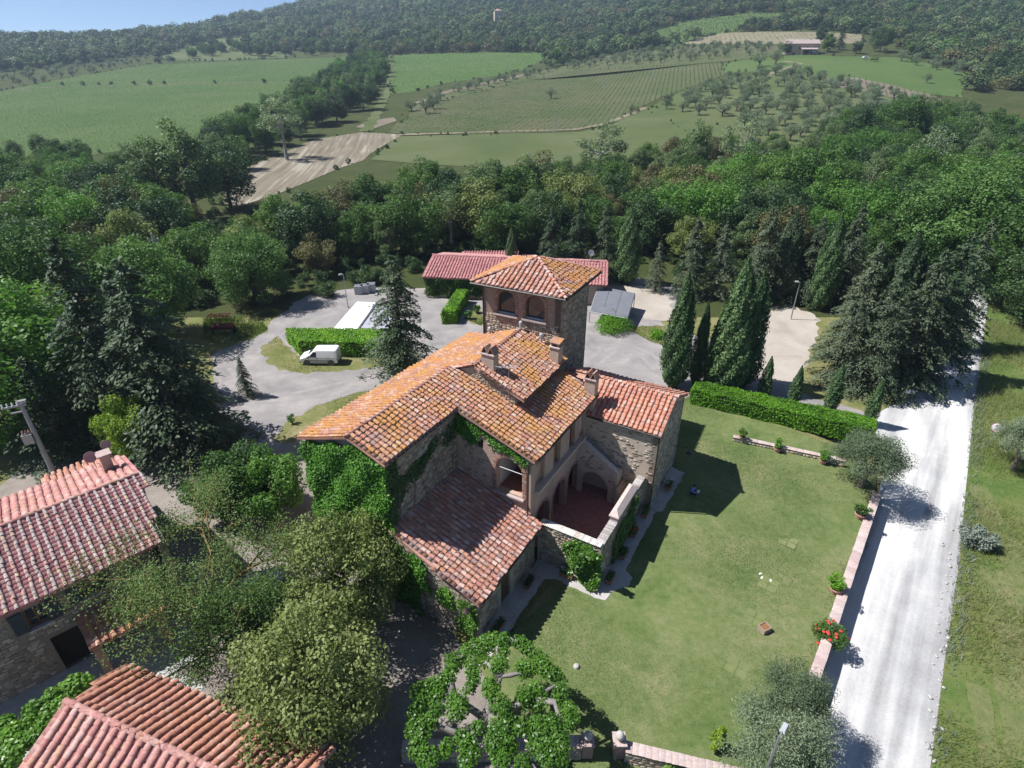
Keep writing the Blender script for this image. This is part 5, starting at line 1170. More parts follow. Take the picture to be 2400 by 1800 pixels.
MB().box((-2.2, 0, 1.2), (.02, .02, 1.2)).build('door_seam', 'grey_plastic', van); MB().box((-2.205, .22, .95), (.02, .14, .2)).build('door_handle', 'grey_plastic', van)
wheels(van, (1.35, -1.45), .88, .32)
def hatch(name, loc, rz, paint, label):
    c = empty(name, loc, rz, label, 'car')
    m = MB(); loft(m, body_secs([(1.9, .6, .38, .55, .66, .5), (1.8, .78, .3, .62, .82, .62), (1.0, .82, .26, .8, .95, .66), (.8, .82, .26, .82, 1.0, .66), (.1, .82, .26, .82, 1.42, .58), (-1.0, .82, .26, .82, 1.45, .58), (-1.7, .8, .28, .8, 1.1, .6), (-1.85, .74, .36, .7, .95, .58)]))
    m.build('body', paint, c)
    MB().prism([(.80, -.58, 1.03), (.80, .58, 1.03), (.15, .52, 1.40), (.15, -.52, 1.40)], (.012, 0, .012)).build('windscreen', 'glass', c)
    MB().prism([(-1.08, -.52, 1.43), (-1.08, .52, 1.43), (-1.66, .56, 1.13), (-1.66, -.56, 1.13)], (-.012, 0, .012)).build('rear_window', 'glass', c)
    for s in (-1, 1):
        MB().prism([(.62, s * .80, .86), (-1.3, s * .80, .86), (-.95, s * .655, 1.33), (.1, s * .655, 1.33)], (0, s * .02, 0)).build('side_window', 'glass', c)
        MB().box((.62, s * .9, .95), (.1, .16, .12)).build('mirror', paint, c); MB().box((1.8, s * .55, .66), (.1, .26, .12)).build('headlight', 'lamp_glass', c); MB().box((-1.8, s * .62, .8), (.1, .2, .16)).build('rear_light', 'red_lamp', c)
    MB().box((1.86, 0, .4), (.14, 1.35, .2)).build('bumper', 'grey_plastic', c); MB().box((-1.84, 0, .42), (.14, 1.4, .22)).build('bumper', 'grey_plastic', c)
    wheels(c, (1.15, -1.2), .8, .3); return c
hatch('car', (-15.6, 25.3, .01), .75, 'car_dark', 'dark hatchback glimpsed under the tree beside the farmhouse')

# ------------------------------------------------------------------ poles and lamps
up_ = empty('utility_pole', (-36.4, 36.9, 0), .5, 'tall concrete utility pole carrying a transformer behind the cottage', 'utility pole')
MB().tube([(0, 0, 0), (0, 0, 6.9)], [.2, .13], 10).build('shaft', 'pole_concrete', up_)
MB().box((-.5, 0, 3.9), (.65, .5, .8)).build('transformer', 'grey_metal', up_)
for k in range(3): MB().lathe([(.04, 4.3), (.08, 4.36), (.04, 4.42), (.08, 4.48), (.03, 4.6)], 8, (-.7 + k * .2, 0, 0)).build('insulator', 'terracotta_pale', up_)
MB().box((-.45, 0, 6.7), (1.5, .12, .12)).build('cross_arm', 'grey_metal', up_); MB().box((-.3, 0, 6.2), (1.0, .1, .1)).build('cross_arm', 'grey_metal', up_)
for k in range(5): MB().lathe([(.03, 0), (.07, .06), (.03, .12), (.07, .18), (.02, .3)], 8, (-1.1 + k * .3, 0, 6.76)).build('insulator', 'lamp_glass', up_)
MB().box((.1, .12, 6.95), (.5, .3, .18)).build('switch_box', 'grey_metal', up_)
p1 = empty('utility_pole', (-47.2, 76, 0), 0, 'pale utility pole with a crossarm rising out of the wood', 'utility pole')
MB().tube([(0, 0, 0), (0, 0, 9.4)], [.17, .1], 8).build('shaft', 'concrete', p1); MB().box((0, 0, 8.4), (1.5, .1, .1)).build('cross_arm', 'concrete', p1)
for s in (-.65, .0, .65): MB().lathe([(.04, 8.45), (.09, 8.52), (.05, 8.6), (.09, 8.68), (.03, 8.8)], 8, (s, 0, 0)).build('insulator', 'lamp_glass', p1)
def lamp_post(loc, h, label, arm=(.5, 0), r=.055):
    o = empty('lamp_post', loc, 0, label, 'lamp post')
    MB().tube([(0, 0, 0), (0, 0, h)], [r * 1.5, r], 8).build('shaft', 'grey_metal', o); MB().lathe([(.12, 0), (.12, .15), (.06, .25)], 8).build('base', 'concrete', o)
    MB().tube([(0, 0, h - .05), (arm[0] * .5, arm[1] * .5, h + .05), (arm[0], arm[1], h + .05)], .03, 6).build('arm', 'grey_metal', o)
    d = Vector((arm[0], arm[1], 0)).normalized(); q = Matrix.Rotation(math.atan2(d.y, d.x), 3, 'Z')
    hd = MB().box(Vector((arm[0], arm[1], h + .06)), (.5, .22, .12), q, .75).build('lamp_head', 'light_grey_plastic', o)
    MB().box(Vector((arm[0], arm[1], h - .02)), (.45, .2, .04), q).build('lens', 'lamp_glass', hd); return o
lamp_post(at(1708, 690), 5.0, 'grey lamp post standing on the sandy parking lot', (-.35, .1))
lamp_post(at(752, 665), 4.7, 'thin lamp post by the pool in the shade of the trees', (-.3, -.2), .045)
lamp_post((10.9, 13.7, -.8), 5.8, 'grey lamp post with a pale head among the garden olive branches', (.3, .32))
lamp_post((-37.5, 32.5, 0), 4.2, 'small lamp post behind the cottage roof', (-.25, -.2), .05)
def wall_lamp(name, base, d, L, drop, label):
    o = empty(name, base, 0, label, 'lamp'); d = Vector(d).normalized()
    MB().tube([(0, 0, 0), d * L * .9 + UP * .18, d * L + UP * .12, d * L - UP * drop], .022, 6).build('bracket', 'dark_metal', o)
    MB().lathe([(.06, .16), (.1, .12), (.22, .02), (.24, 0), (.1, .03)], 12, d * L - UP * (drop + .14)).build('shade', 'dark_metal', o)
    MB().lathe([(.03, -.06), (.08, -.02), (.08, .03), (.03, .05)], 8, d * L - UP * (drop + .16)).build('bulb', 'lamp_glass', o); return o
wall_lamp('wall_lamp', W(19.4, 13.5, 3.2), HB, 1.5, .15, 'black pan lamp on a long bracket from the gable wall above the lawn')
wall_lamp('wall_lamp', W(-.15, 8.0, 2.3), -HA * 1 + HB * .3, .5, .1, 'lamp on the front corner of the lean-to among climbing leaves')
cm = empty('traffic_mirror', gp(2133, 966), 0, 'round convex road mirror with a red rim on a post in the grass', 'mirror')
MB().tube([(0, 0, 0), (0, 0, 2.3)], .04, 8).build('post', 'grey_metal', cm)
q = Vector((-.75, -.55, .12)).to_track_quat('Z', 'Y').to_matrix(); c = Vector((-.08, -.06, 2.15))
MB().lathe([(.02, .10), (.18, .085), (.32, .03), (.36, 0)], 18, c, q).build('mirror_face', 'mirror_glass', cm, sm=True); MB().lathe([(.355, -.05), (.395, -.04), (.40, .05), (.365, .03)], 18, c, q).build('rim', 'mirror_red', cm); MB().lathe([(.02, -.1), (.34, -.06)], 18, c, q).build('backing', 'white_paint', cm)
lb = empty('letterbox_stand', gp(1958, 864), -.35, 'low stand with pale letterboxes beside the road under the conifers', 'letterboxes')
for x in (-.3, .3):
    MB().box((x, 0, .7), (.08, .08, 1.4)).build('post', 'dark_metal', lb)
MB().box((0, .0, 1.3), (.85, .1, .1)).build('rail', 'dark_metal', lb)
for k in range(2): MB().box((-.2 + k * .4, -.14, 1.05), (.34, .26, .36)).build('letterbox', ['white_paint', 'light_grey_plastic'][k], lb)
MB().box((0, 1.3, .5), (.5, 2.2, 1.0)).build('low_pier', 'concrete', lb)

# ------------------------------------------------------------------ things on the lawn
cr_ = empty('wooden_crate', gp(1650, 1362), .45, 'small weathered wooden box standing open on the lawn', 'crate')
for x in (-.28, .28): MB().box((x, 0, .19), (.04, .52, .38)).build('side_board', 'wood_old', cr_)
for y in (-.24, .24): MB().box((0, y, .19), (.52, .04, .38)).build('side_board', 'wood_old', cr_)
MB().box((0, 0, .05), (.52, .44, .04)).build('bottom_board', 'wood_old', cr_); MB().box((0, 0, .3), (.5, .42, .05)).build('inner_lid', 'wood_brown', cr_)
for i, (x, y, lab) in enumerate(((1643, 1241, 'uppermost white paper scrap on the lawn'), (1646, 1249, 'tiny white paper scrap between two others on the lawn'), (1664, 1255, 'white paper scrap nearest to the crate on the lawn'))):
    p = gp(x, y) + UP * .02; a = .6 * i
    R2 = Matrix.Rotation(a, 3, 'Z'); n = 4; v = [R2 @ Vector((sx * .11, sy * .055, .02 + .05 * ((sx + sy) % 2 > .5))) + p + UP * .01 for sx in (-1, -.3, .4, 1) for sy in (-1, 1)]
    o = MB().add(v, [(0, 2, 3, 1), (2, 4, 5, 3), (4, 6, 7, 5)]).build('paper_scrap', 'paper'); tag(o, lab, 'paper', 'white paper scraps on the lawn')
for i, (x, y) in enumerate(((1702, 1170), (1630, 1335), (1593, 1442), (1660, 1262))):
    p = gp(x, y); R2 = Matrix.Rotation(-.65, 3, 'Z'); q_ = .58
    for sx in (-1, 1):
        for sy in (-1, 1):
            c = p + R2 @ Vector((sx * .3, sy * .3, 0)); flat('turf_panel', [c + R2 @ Vector((a * .27, b * .27, 0)) for a, b in ((-1, -1), (1, -1), (1, 1), (-1, 1))], p.z + .04, 'turf')
gl = empty('ground_light', gp(1245, 1441), 0, 'small white round garden light in the middle of the lawn', 'garden light')
MB().lathe([(.1, 0), (.1, .06), (.16, .07), (.17, .12), (.12, .17), (.02, .19)], 12).build('dome', 'limestone', gl, sm=True); MB().lathe([(.18, .02), (.18, .05), (.11, .06)], 12).build('base', 'concrete', gl)

# ------------------------------------------------------------------ foliage
def unit(v): return v / np.maximum(np.linalg.norm(v, axis=-1, keepdims=True), 1e-9)
def leaf_mesh(name, P, Nn, size, tint, mat, asp=.62, rng=RNG, axis=None):
    n = len(P); Nn = unit(Nn)
    t = rng.normal(size=(n, 3)) if axis is None else axis + rng.normal(size=(n, 3)) * .35
    a = unit(t - Nn * (t * Nn).sum(1, keepdims=True)); b = np.cross(Nn, a)
    s = np.broadcast_to(np.asarray(size, float), (n,))[:, None]
    V = np.stack([P - a * s * .5, P + b * s * asp * .5 + a * s * .05, P + a * s * .5, P - b * s * asp * .5 + a * s * .05], 1).reshape(-1, 3)
    return mesh_np(name, V, np.arange(4 * n).reshape(n, 4), mat, False, tint)
def clump_points(cl, n, rng, shell=.55, up=.35, jitter=.7, squash=.85):
    """cl (k,4): centres and radii of leaf clumps"""
    cl = np.asarray(cl, float); w_ = cl[:, 3] ** 2; k = rng.choice(len(cl), n, p=w_ / w_.sum())
    d = unit(rng.normal(size=(n, 3))); rr = cl[k, 3] * (shell + (1.08 - shell) * rng.random(n) ** .6)
    P = cl[k, :3] + d * rr[:, None] * np.array([1, 1, squash])
    Nn = d + rng.normal(size=(n, 3)) * jitter + np.array([0, 0, up])
    tv = rng.random(len(cl)); tint = np.clip(tv[k] * .6 + rng.random(n) * .4, 0, 1)
    return P, Nn, tint
def crown_clumps(seed, R, zc, hc, n, rmin=.26, rmax=.42, low=-.55):
    r = np.random.default_rng(seed); out = []
    i = 0
    while len(out) < n:
        i += 1; d = unit(r.normal(size=3))
        if d[2] < low: continue
        k = r.uniform(.45, .88); lump = 1 + .22 * math.sin(3 * math.atan2(d[1], d[0]) + seed) * (1 - abs(d[2]))
        out.append((d[0] * R * k * lump, d[1] * R * k * lump, zc + d[2] * hc * k, R * r.uniform(rmin, rmax)))
    return np.array(out)
def trunk_mesh(name, h, r, limbs, mat='bark', seed=0, lean=.0, z0=-.3):
    q = random.Random(seed); m = MB()
    pts = [(0, 0, z0)]; rad = [r * 1.35]
    for k in range(1, 5):
        f_ = k / 4; pts.append((lean * f_ * f_ * h + q.gauss(0, .05) * h * .1, q.gauss(0, .05) * h * .1, h * f_)); rad.append(r * (1 - .55 * f_))
    m.tube(pts, rad, 7)
    for c in limbs:
        k = q.uniform(.45, .98); s = Vector(pts[0]).lerp(Vector(pts[-1]), k); e = Vector(c[:3])
        mid = s.lerp(e, .5) + Vector((q.gauss(0, .1), q.gauss(0, .1), .12)) * (e - s).length * .4
        m.tube([s, mid, e], [r * .45, r * .3, r * .08], 5, False)
    return m.mesh(name, mat)
PROTO = {}
def broadleaf(key, seed, h, R, nleaf, lsize, mat, ncl=34, bark='bark', low=-.5, ratio=.62, rmin=.26, rmax=.42, trunk=.16):
    rng = np.random.default_rng(seed); hc = h * ratio / 2 * 1.08; zc = h - hc * 1.02
    cl = crown_clumps(seed, R, zc, hc, ncl, rmin, rmax, low)
    P, Nn, t = clump_points(cl, nleaf, rng)
    sz = lsize * (.7 + .6 * rng.random(nleaf))
    PROTO[key] = (trunk_mesh('trunk', h * .55, h * .02 + trunk * .4, cl[:9], bark, seed), leaf_mesh('crown', P, Nn, sz, t, mat, rng=rng), h)
def conifer(key, seed, h, R, mat, nb=95, leaves=70, lsize=.28, droop=.25, base=.08, bark='bark_dark', spread=1.0, power=.85):
    rng = np.random.default_rng(seed); m = MB(); m.tube([(0, 0, -.3), (0, 0, h * .5), (0, 0, h * .98)], [h * .022, h * .014, .02], 7)
    Ps, Ns, Ts, Ax = [], [], [], []
    for k in range(nb):
        f_ = base + (1 - base) * (k + rng.random()) / nb; z = h * f_; L = R * (1 - f_) ** power * rng.uniform(.72, 1.12) + .25
        a = rng.random() * 2 * PI; d = np.array([math.cos(a), math.sin(a), 0])
        n = max(8, int(leaves * (L / R) * 1.2)); u = rng.random(n) ** .75
        side = np.array([-d[1], d[0], 0]); wdt = L * .28 * (1 - u * .55) + .12
        sv = rng.normal(size=n) * .5
        zz = z - droop * L * u ** 1.6 + .10 * L * np.sin(u * PI) - np.abs(sv) * wdt * .3 + rng.normal(size=n) * .06
        P = d * (u * L)[:, None] + side * (sv * wdt)[:, None]; P[:, 2] = zz
        Ps.append(P); Ns.append(np.array([0, 0, 1.0]) + d * .45 + rng.normal(size=(n, 3)) * .45); Ts.append(np.full(n, rng.random() * .5) + .5 * rng.random(n) * (u * .5 + .5)); Ax.append(np.repeat((d + np.array([0, 0, -droop]))[None], n, 0))
        if k % 2 == 0: m.tube([(0, 0, z), tuple(d * L * .8 + np.array([0, 0, z - droop * L * .6]))], [.05 * h / 10, .01], 4, False)
    P = np.concatenate(Ps); Nn = np.concatenate(Ns); t = np.concatenate(Ts)
    PROTO[key] = (m.mesh('trunk', bark), leaf_mesh('crown', P, Nn, lsize * (.7 + .6 * rng.random(len(P))), t, mat, .5, rng, np.concatenate(Ax)), h)
def cypress(key, seed, h, R, n, lsize, mat='leaf_cypress'):
    rng = np.random.default_rng(seed); f_ = rng.random(n); a = rng.random(n) * 2 * PI
    prof = np.sin(np.clip(f_ * 1.04, 0, 1) ** .62 * PI) ** .62 * (1 - .25 * f_) + .04
    bump = 1 + .16 * np.sin(a * 3 + f_ * 9 + seed) + .12 * np.sin(a * 7 - f_ * 23) + .08 * rng.normal(size=n)
    r = R * prof * bump * (.55 + .45 * rng.random(n) ** .4)
    P = np.stack([r * np.cos(a), r * np.sin(a), .25 + f_ * (h - .25)], -1)
    Nn = np.stack([np.cos(a), np.sin(a), np.full(n, .3)], -1) + rng.normal(size=(n, 3)) * .55
    t = np.clip(.5 + .3 * np.sin(a * 5 + f_ * 17) + .3 * rng.normal(size=n), 0, 1)
    m = MB().tube([(0, 0, -.3), (0, 0, h * .1), (0, 0, h * .4), (0, 0, h * .85)], [R * .3, R * .42, R * .5, .05], 8)
    PROTO[key] = (m.mesh('trunk', 'bark_dark'), leaf_mesh('crown', P, Nn, lsize * (.7 + .6 * rng.random(n)), t, mat, .5, rng, np.array([0, 0, 1.0])), h)
def olive(key, seed, h, R, n, lsize, ncl=22, r0=.28, r1=.42, shell=.35):
    rng = np.random.default_rng(seed); cl = crown_clumps(seed, R, h * .62, h * .36, ncl, r0, r1, -.6)
    P, Nn, t = clump_points(cl, n, rng, shell, .4, 1.0)
    m = MB()
    for k in range(3): m.tube([(0, 0, -.2), (.1 * (k - 1), .06 * (k % 2), h * .22), tuple(cl[k][:3])], [h * .05, h * .035, h * .008], 6, False)
    for c in cl[3:9]: m.tube([(0, 0, h * .25), tuple(c[:3])], [h * .025, h * .006], 5, False)
    PROTO[key] = (m.mesh('trunk', 'bark'), leaf_mesh('crown', P, Nn, lsize * (.7 + .6 * rng.random(n)), t, 'leaf_olive', .34, rng), h)
for k in range(4): broadleaf('oak%d' % k, 100 + k, 10, 4.0 + .3 * (k % 2), 12000, .31, 'leaf_oak', 56 + 4 * k, low=-.85, ratio=.88, rmin=.2, rmax=.36)
for k in range(2): broadleaf('tall%d' % k, 110 + k, 13, 3.2, 9000, .3, 'leaf_poplar', 48, ratio=.88, low=-.8, rmin=.24, rmax=.38)
for k in range(2): broadleaf('thin%d' % k, 115 + k, 12, 3.6, 3000, .30, 'leaf_pale', 30, 'bark_pale', ratio=.75, rmin=.2, rmax=.3)
for k in range(2): broadleaf('bush%d' % k, 120 + k, 3, 1.9, 1500, .26, 'leaf_dark', 16, low=-.9, ratio=.95)
for k in range(3): conifer('cedar%d' % k, 130 + k, 12, 4.0 + .3 * k, 'leaf_cedar', 150, 130, .27, base=.03)
conifer('spruce0', 140, 11, 3.4, 'leaf_conifer', 150, 110, .24, .35, .1, power=.75)
cypress('cypress0', 150, 10, 1.25, 17000, .21); cypress('cypress1', 151, 9, 1.6, 15000, .22); cypress('slim_cypress', 152, 4.6, .42, 5000, .13)
for k in range(3): olive('olive%d' % k, 160 + k, 4.2, 2.1, 1500, .30)
COUNT = {}
def plant(kind, name, x, y, h, label, cat='tree', group=None, mat=None, wide=1.0, z=None, rz=None, flatpart=False):
    tm, cm_, ph = PROTO[kind]; s = h / ph; z = tz(x, y) if z is None else z
    root = empty(name, (x, y, z), rnd.random() * 6.28 if rz is None else rz, label, cat, group); root.scale = (s * wide, s * wide, s)
    for nm, me in (('trunk', tm), ('crown', cm_)):
        o = bpy.data.objects.new(nm, me); COL.objects.link(o); o.parent = root
        if nm == 'crown' and mat:
            o.material_slots[0].link = 'OBJECT'; o.material_slots[0].material = MATS[mat]
    PLACED.append((x, y)); return root
PLACED = []
def hgt(bx, by, ty):
    b = at(bx, by); _, d, c = ray(bx, ty); return b, CAM_H + b.y * c / d
def stand(kind, name, bx, by, ty, label, mat=None, wide=1.0, cat='tree', group=None):
    b, h = hgt(bx, by, ty); return plant(kind, name, b.x, b.y, h, label, cat, group, mat, wide)
# trees one can point at
stand('spruce0', 'conifer', 872, 806, 553, 'ragged dark conifer standing alone between van hedge and farmhouse roof', wide=1.15)
stand('spruce0', 'conifer_sapling', 536, 856, 772, 'small young conifer at the edge of the gravel yard', wide=.85)
stand('cedar0', 'cedar', 395, 965, 560, 'largest dark cedar left of the gravel yard', wide=1.15, mat='leaf_conifer')
stand('cedar1', 'cedar', 275, 930, 512, 'tall dark cedar just behind the largest one at the yard', wide=.95, mat='leaf_conifer')
stand('cedar2', 'cedar', 140, 975, 770, 'broad low dark cedar behind the transformer pole', wide=1.3, mat='leaf_conifer')
stand('cedar0', 'cedar', 470, 980, 830, 'low cedar bough mass drooping over the yard beside the cottage', wide=1.2, mat='leaf_conifer')
stand('cedar1', 'cedar', 330, 860, 580, 'dark cedar filling the gap behind the two tall ones', wide=1.1, mat='leaf_conifer')
stand('oak2', 'oak_tree', 300, 990, 850, 'small yellow-green tree glowing among the dark cedars', mat='leaf_yellowgreen', wide=.9)
for (bx, by, ty, kd, mt, lab) in (
    (1105, 596, 488, 'cypress0', None, 'slim cypress showing just left of the tower roof behind the barn'),
    (1190, 600, 440, 'cedar0', 'leaf_conifer', 'dark conifer right behind the tower roof apex'),
    (1245, 600, 428, 'cedar2', 'leaf_conifer', 'dark conifer second to the right of the tower apex'),
    (1300, 604, 438, 'cedar1', 'leaf_conifer', 'dark conifer above the barn dish'),
    (1350, 612, 450, 'cypress1', None, 'dark pointed conifer right of the barn end'),
    (1415, 628, 520, 'spruce0', 'leaf_cedar', 'small spreading grey-green conifer at the far edge of the parking'),
    (1485, 640, 468, 'cedar0', None, 'tall cedar behind the cypress clump, leftmost of its row'),
    (1545, 640, 478, 'cedar1', None, 'tall cedar behind the widest cypress'),
    (1630, 652, 445, 'cedar2', None, 'tall cedar left of the parking lamp post'),
    (1680, 646, 455, 'cypress1', 'leaf_conifer', 'dark pointed conifer just left of the parking lamp'),
    (1735, 655, 470, 'cedar0', None, 'tall cedar just right of the parking lamp'),
    (1765, 668, 460, 'cypress0', None, 'narrow upright cypress right of the parking lamp'),
    (1810, 655, 440, 'cedar1', None, 'tall cedar at the right end of the row behind the parking'),
    (1800, 822, 596, 'cedar2', None, 'front left cedar of the great clump beside the road'),
    (1868, 838, 570, 'cedar0', None, 'front middle cedar of the great clump beside the road'),
    (1940, 832, 535, 'cedar1', None, 'front right cedar of the great clump beside the road'),
    (1985, 815, 500, 'cedar2', 'leaf_conifer', 'dark cedar overhanging the shaded part of the road'),
    (1895, 775, 500, 'cypress1', 'leaf_conifer', 'pointed dark conifer inside the roadside clump'),
    (2040, 750, 470, 'cedar0', 'leaf_conifer', 'rearmost dark cedar of the clump beside the road'),
    (1830, 770, 520, 'cedar1', None, 'cedar behind the front left one of the roadside clump')):
    stand(kd, 'cypress' if kd.startswith('cyp') else 'cedar', bx, by, ty, lab, mt, 1.0 if kd.startswith('cyp') else .84)
for (bx, by, ty, wd, kd, lab) in ((1452, 836, 588, 1.15, 'cypress0', 'tall clipped cypress at the left end of the clump by the hedge'), (1500, 830, 648, .8, 'cypress0', 'thin dark cypress second from the left by the hedge'), (1528, 838, 680, .9, 'cypress0', 'thin shaded cypress in the middle of the clump by the hedge'),
        (1562, 846, 556, 1.3, 'cypress0', 'widest tallest cypress of the clump by the hedge'), (1600, 832, 585, 1.2, 'cypress0', 'cypress at the right end of the clump by the hedge')):
    stand(kd, 'cypress', bx, by, ty, lab, wide=wd * .82)
for i, (bx, by, ty) in enumerate(((1645, 866, 770), (1710, 877, 790), (1790, 892, 785), (1877, 908, 810))):
    stand('slim_cypress', 'young_cypress', bx, by, ty, ['first', 'second', 'third', 'fourth'][i] + ' young pencil cypress along the long hedge, counted from the house', mat='leaf_cypress', wide=1.35, group='young cypresses along the hedge')
for (bx, by, ty, kd, mt, wd, lab) in (
    (1735, 480, 300, 'oak3', 'leaf_oak', 1.1, 'dense green oak below the olive grove'), (1940, 330, 198, 'oak2', 'leaf_oak', 1.1, 'round dark oak standing over the olive grove corner'), (1850, 335, 225, 'oak0', 'leaf_dark', 1.1, 'dark oak beside the round one at the olive grove corner'),
    (1290, 412, 255, 'thin0', None, 1.25, 'open sparse poplar alone at the edge of the meadow'), (1985, 420, 255, 'thin1', None, 1.0, 'half bare pale-barked tree above the dense wood'),
    (1590, 390, 240, 'thin1', None, 1.1, 'bare-topped pale tree in front of the olive grove'), (1500, 390, 250, 'tall0', None, 1.0, 'grey-green tall tree left of the bare-topped one'),
    (620, 345, 205, 'thin0', None, 1.2, 'bare grey tree at the head of the ploughed field'), (430, 480, 240, 'tall0', 'leaf_poplar', 1.15, 'tall feathery tree at the corner of the ploughed field'), (500, 450, 290, 'oak3', 'leaf_dark', 1.0, 'dark tree shading the ploughed field'),
    (360, 480, 270, 'tall1', 'leaf_poplar', 1.1, 'tall pale tree left of the feathery one'), (575, 335, 240, 'oak1', 'leaf_oak', .8, 'rounded green tree beside the bare grey one')):
    b = gp(bx, by); _, d_, c_ = ray(bx, ty); plant(kd, 'broadleaf_tree', b.x, b.y, CAM_H + b.y * c_ / d_ - b.z, lab, mat=mt, wide=wd)

# the wood behind the houses, tree by tree
def in_view(x, y, m=90):
    d = y * CP - (tz(x, y) + 6 - CAM_H) * SP
    return d > 5 and -m < 1200 + FPX * x / d < 2400 + m
def scatter(poly, spacing, seed, mind=3.2):
    r = random.Random(seed); x0, x1 = min(p[0] for p in poly), max(p[0] for p in poly); y0, y1 = min(p[1] for p in poly), max(p[1] for p in poly); out = []
    y = y0; row = 0
    while y < y1:
        x = x0 + (spacing / 2 if row % 2 else 0)
        while x < x1:
            px, py = x + r.gauss(0, spacing * .2), y + r.gauss(0, spacing * .2)
            if bool(poly_in(np.array(px), np.array(py), poly)) and in_view(px, py) and all((px - a) ** 2 + (py - b) ** 2 > mind ** 2 for a, b in PLACED): out.append((px, py))
            x += spacing
        y += spacing * .866; row += 1
    return out
KINDS = {'o': (['oak0', 'oak1', 'oak2', 'oak3'], 'leaf_oak', 'oak_tree', 'green broadleaf tree'), 'd': (['oak0', 'oak2', 'oak3'], 'leaf_dark', 'holm_oak', 'dark holm oak'),
         'b': (['oak1', 'oak3'], 'leaf_bright', 'ash_tree', 'bright green broadleaf tree'), 'h': (['oak0', 'oak3'], 'leaf_holm', 'flowering_holm_oak', 'olive-brown holm oak in flower'),
         'r': (['oak2', 'oak1'], 'leaf_rust', 'rusty_oak', 'rust-tinged young oak'), 't': (['tall0', 'tall1'], 'leaf_poplar', 'poplar', 'pale feathery poplar'), 'p': (['thin0', 'thin1'], 'leaf_poplar', 'sparse_poplar', 'sparse half-bare poplar'), 'c': (['cedar0', 'cedar1', 'cedar2'], 'leaf_conifer', 'wood_conifer', 'dark conifer')}
MARKS = [(90, 'above the utility pole with the transformer'), (290, 'above the tall yard cedars'), (470, 'above the harrow'), (560, 'above the big round oak'), (690, 'above the van hedge'), (790, 'above the pool cover'), (885, 'above the lone ragged conifer'), (1000, 'above the left end of the barn'), (1150, 'above the tower roof'), (1290, 'above the barn dish'), (1370, 'above the carport'), (1460, 'above the leftmost clump cypress'), (1580, 'above the tallest clump cypress'), (1710, 'above the parking lamp'), (1820, 'above the roadside cedar clump'), (1960, 'above the letterboxes'), (2110, 'above the shaded road'), (2190, 'at the right edge')]
def spot(x, y, y0, y1):
    d = y * CP - (tz(x, y) - CAM_H) * SP; fx = (1200 + FPX * x / d) / K; k = min(MARKS, key=lambda q: abs(q[0] - fx))[1]; t = (y - y0) / max(1, y1 - y0)
    return ('in the front rank ' if t < .25 else 'in the second rank ' if t < .5 else 'in the third rank ' if t < .75 else 'in the back rank ') + k
def part3(x, y, P):
    a = sorted(p[0] / p[1] for p in P); b = sorted(p[1] for p in P); t = (x / y - a[0]) / (a[-1] - a[0]); u = (y - b[0]) / (b[-1] - b[0])
    return ('lower' if u < .34 else 'middle' if u < .67 else 'upper') + ' ' + ('left' if t < .25 else 'centre-left' if t < .5 else 'centre-right' if t < .75 else 'right')
def wood(poly, spacing, seed, mix, hr, where, group):
    r = random.Random(seed)
    for x, y in scatter(poly, spacing, seed):
        ks, mt, nm, lb_ = KINDS[r.choice(mix)]
        plant(r.choice(ks), nm, x, y, r.uniform(*hr) * (1.15 if nm == 'poplar' else 1), lb_ + ' ' + (spot(x, y, min(p[1] for p in poly), max(p[1] for p in poly)) if seed in (71, 72, 73) else where.replace('the', 'the ' + part3(x, y, poly) + ' part of the', 1)), 'tree', ('wood around the farm' if seed in (71, 72, 73) else group) + ': ' + lb_, mt, r.uniform(.9, 1.2))
wood([(-34, 80), (-14, 96), (14, 98), (24, 92), (46, 84), (62, 92), (62, 118), (40, 132), (10, 140), (-12, 142), (-22, 134), (-31, 119), (-46, 104), (-48, 98), (-44, 88)], 7.0, 71, 'oooodhrtbdohbtpo', (6, 12.5), 'in the wood behind the barn', 'wood behind the barn')
wood([(-150, 50), (-60, 46), (-44, 52), (-43, 60), (-47, 72), (-44, 86), (-52, 104), (-62, 118), (-84, 132), (-104, 150), (-170, 150)], 8.0, 72, 'obbdorhdob', (6.5, 12.5), 'in the wood left of the gravel yard', 'wood left of the yard')
wood([(62, 92), (64, 88), (74, 82), (130, 82), (170, 150), (170, 250), (120, 240), (96, 190), (60, 150), (40, 134), (62, 118)], 9.0, 73, 'ooodotbdop', (6.5, 13.5), 'in the wood beyond the road', 'wood beyond the road')
wood([(2, 140), (10, 141), (40, 136), (60, 152), (80, 175), (70, 200), (30, 165), (8, 156)], 8.2, 74, 'oothrot', (7, 9.5), 'at the meadow foot', 'trees at the meadow foot')
strm = gpoly([(470, 400), (440, 330), (520, 296), (600, 240), (690, 188), (780, 130), (832, 118), (836, 150), (806, 230), (740, 262), (660, 300), (560, 345), (500, 380)])
wood([(p.x, p.y) for p in strm], 13, 75, 'oodtodbt', (9, 14), 'along the stream', 'trees along the stream')
wood([(-180, 155), (-110, 155), (-105, 175), (-130, 195), (-190, 190)], 10, 76, 'otbt', (7, 10), 'at the vineyard edge', 'trees at the vineyard edge')
# hedgerow trees by the upper fields
hed = gpoly([(385, 128), (470, 98), (560, 106), (640, 100), (760, 96), (830, 100), (1175, 98), (1175, 112), (850, 116), (780, 118), (560, 124), (480, 118), (420, 130)])
wood([(p.x, p.y) for p in hed], 22, 77, 'ood', (9, 13), 'in the upper hedgerow', 'hedgerow above the vineyard')

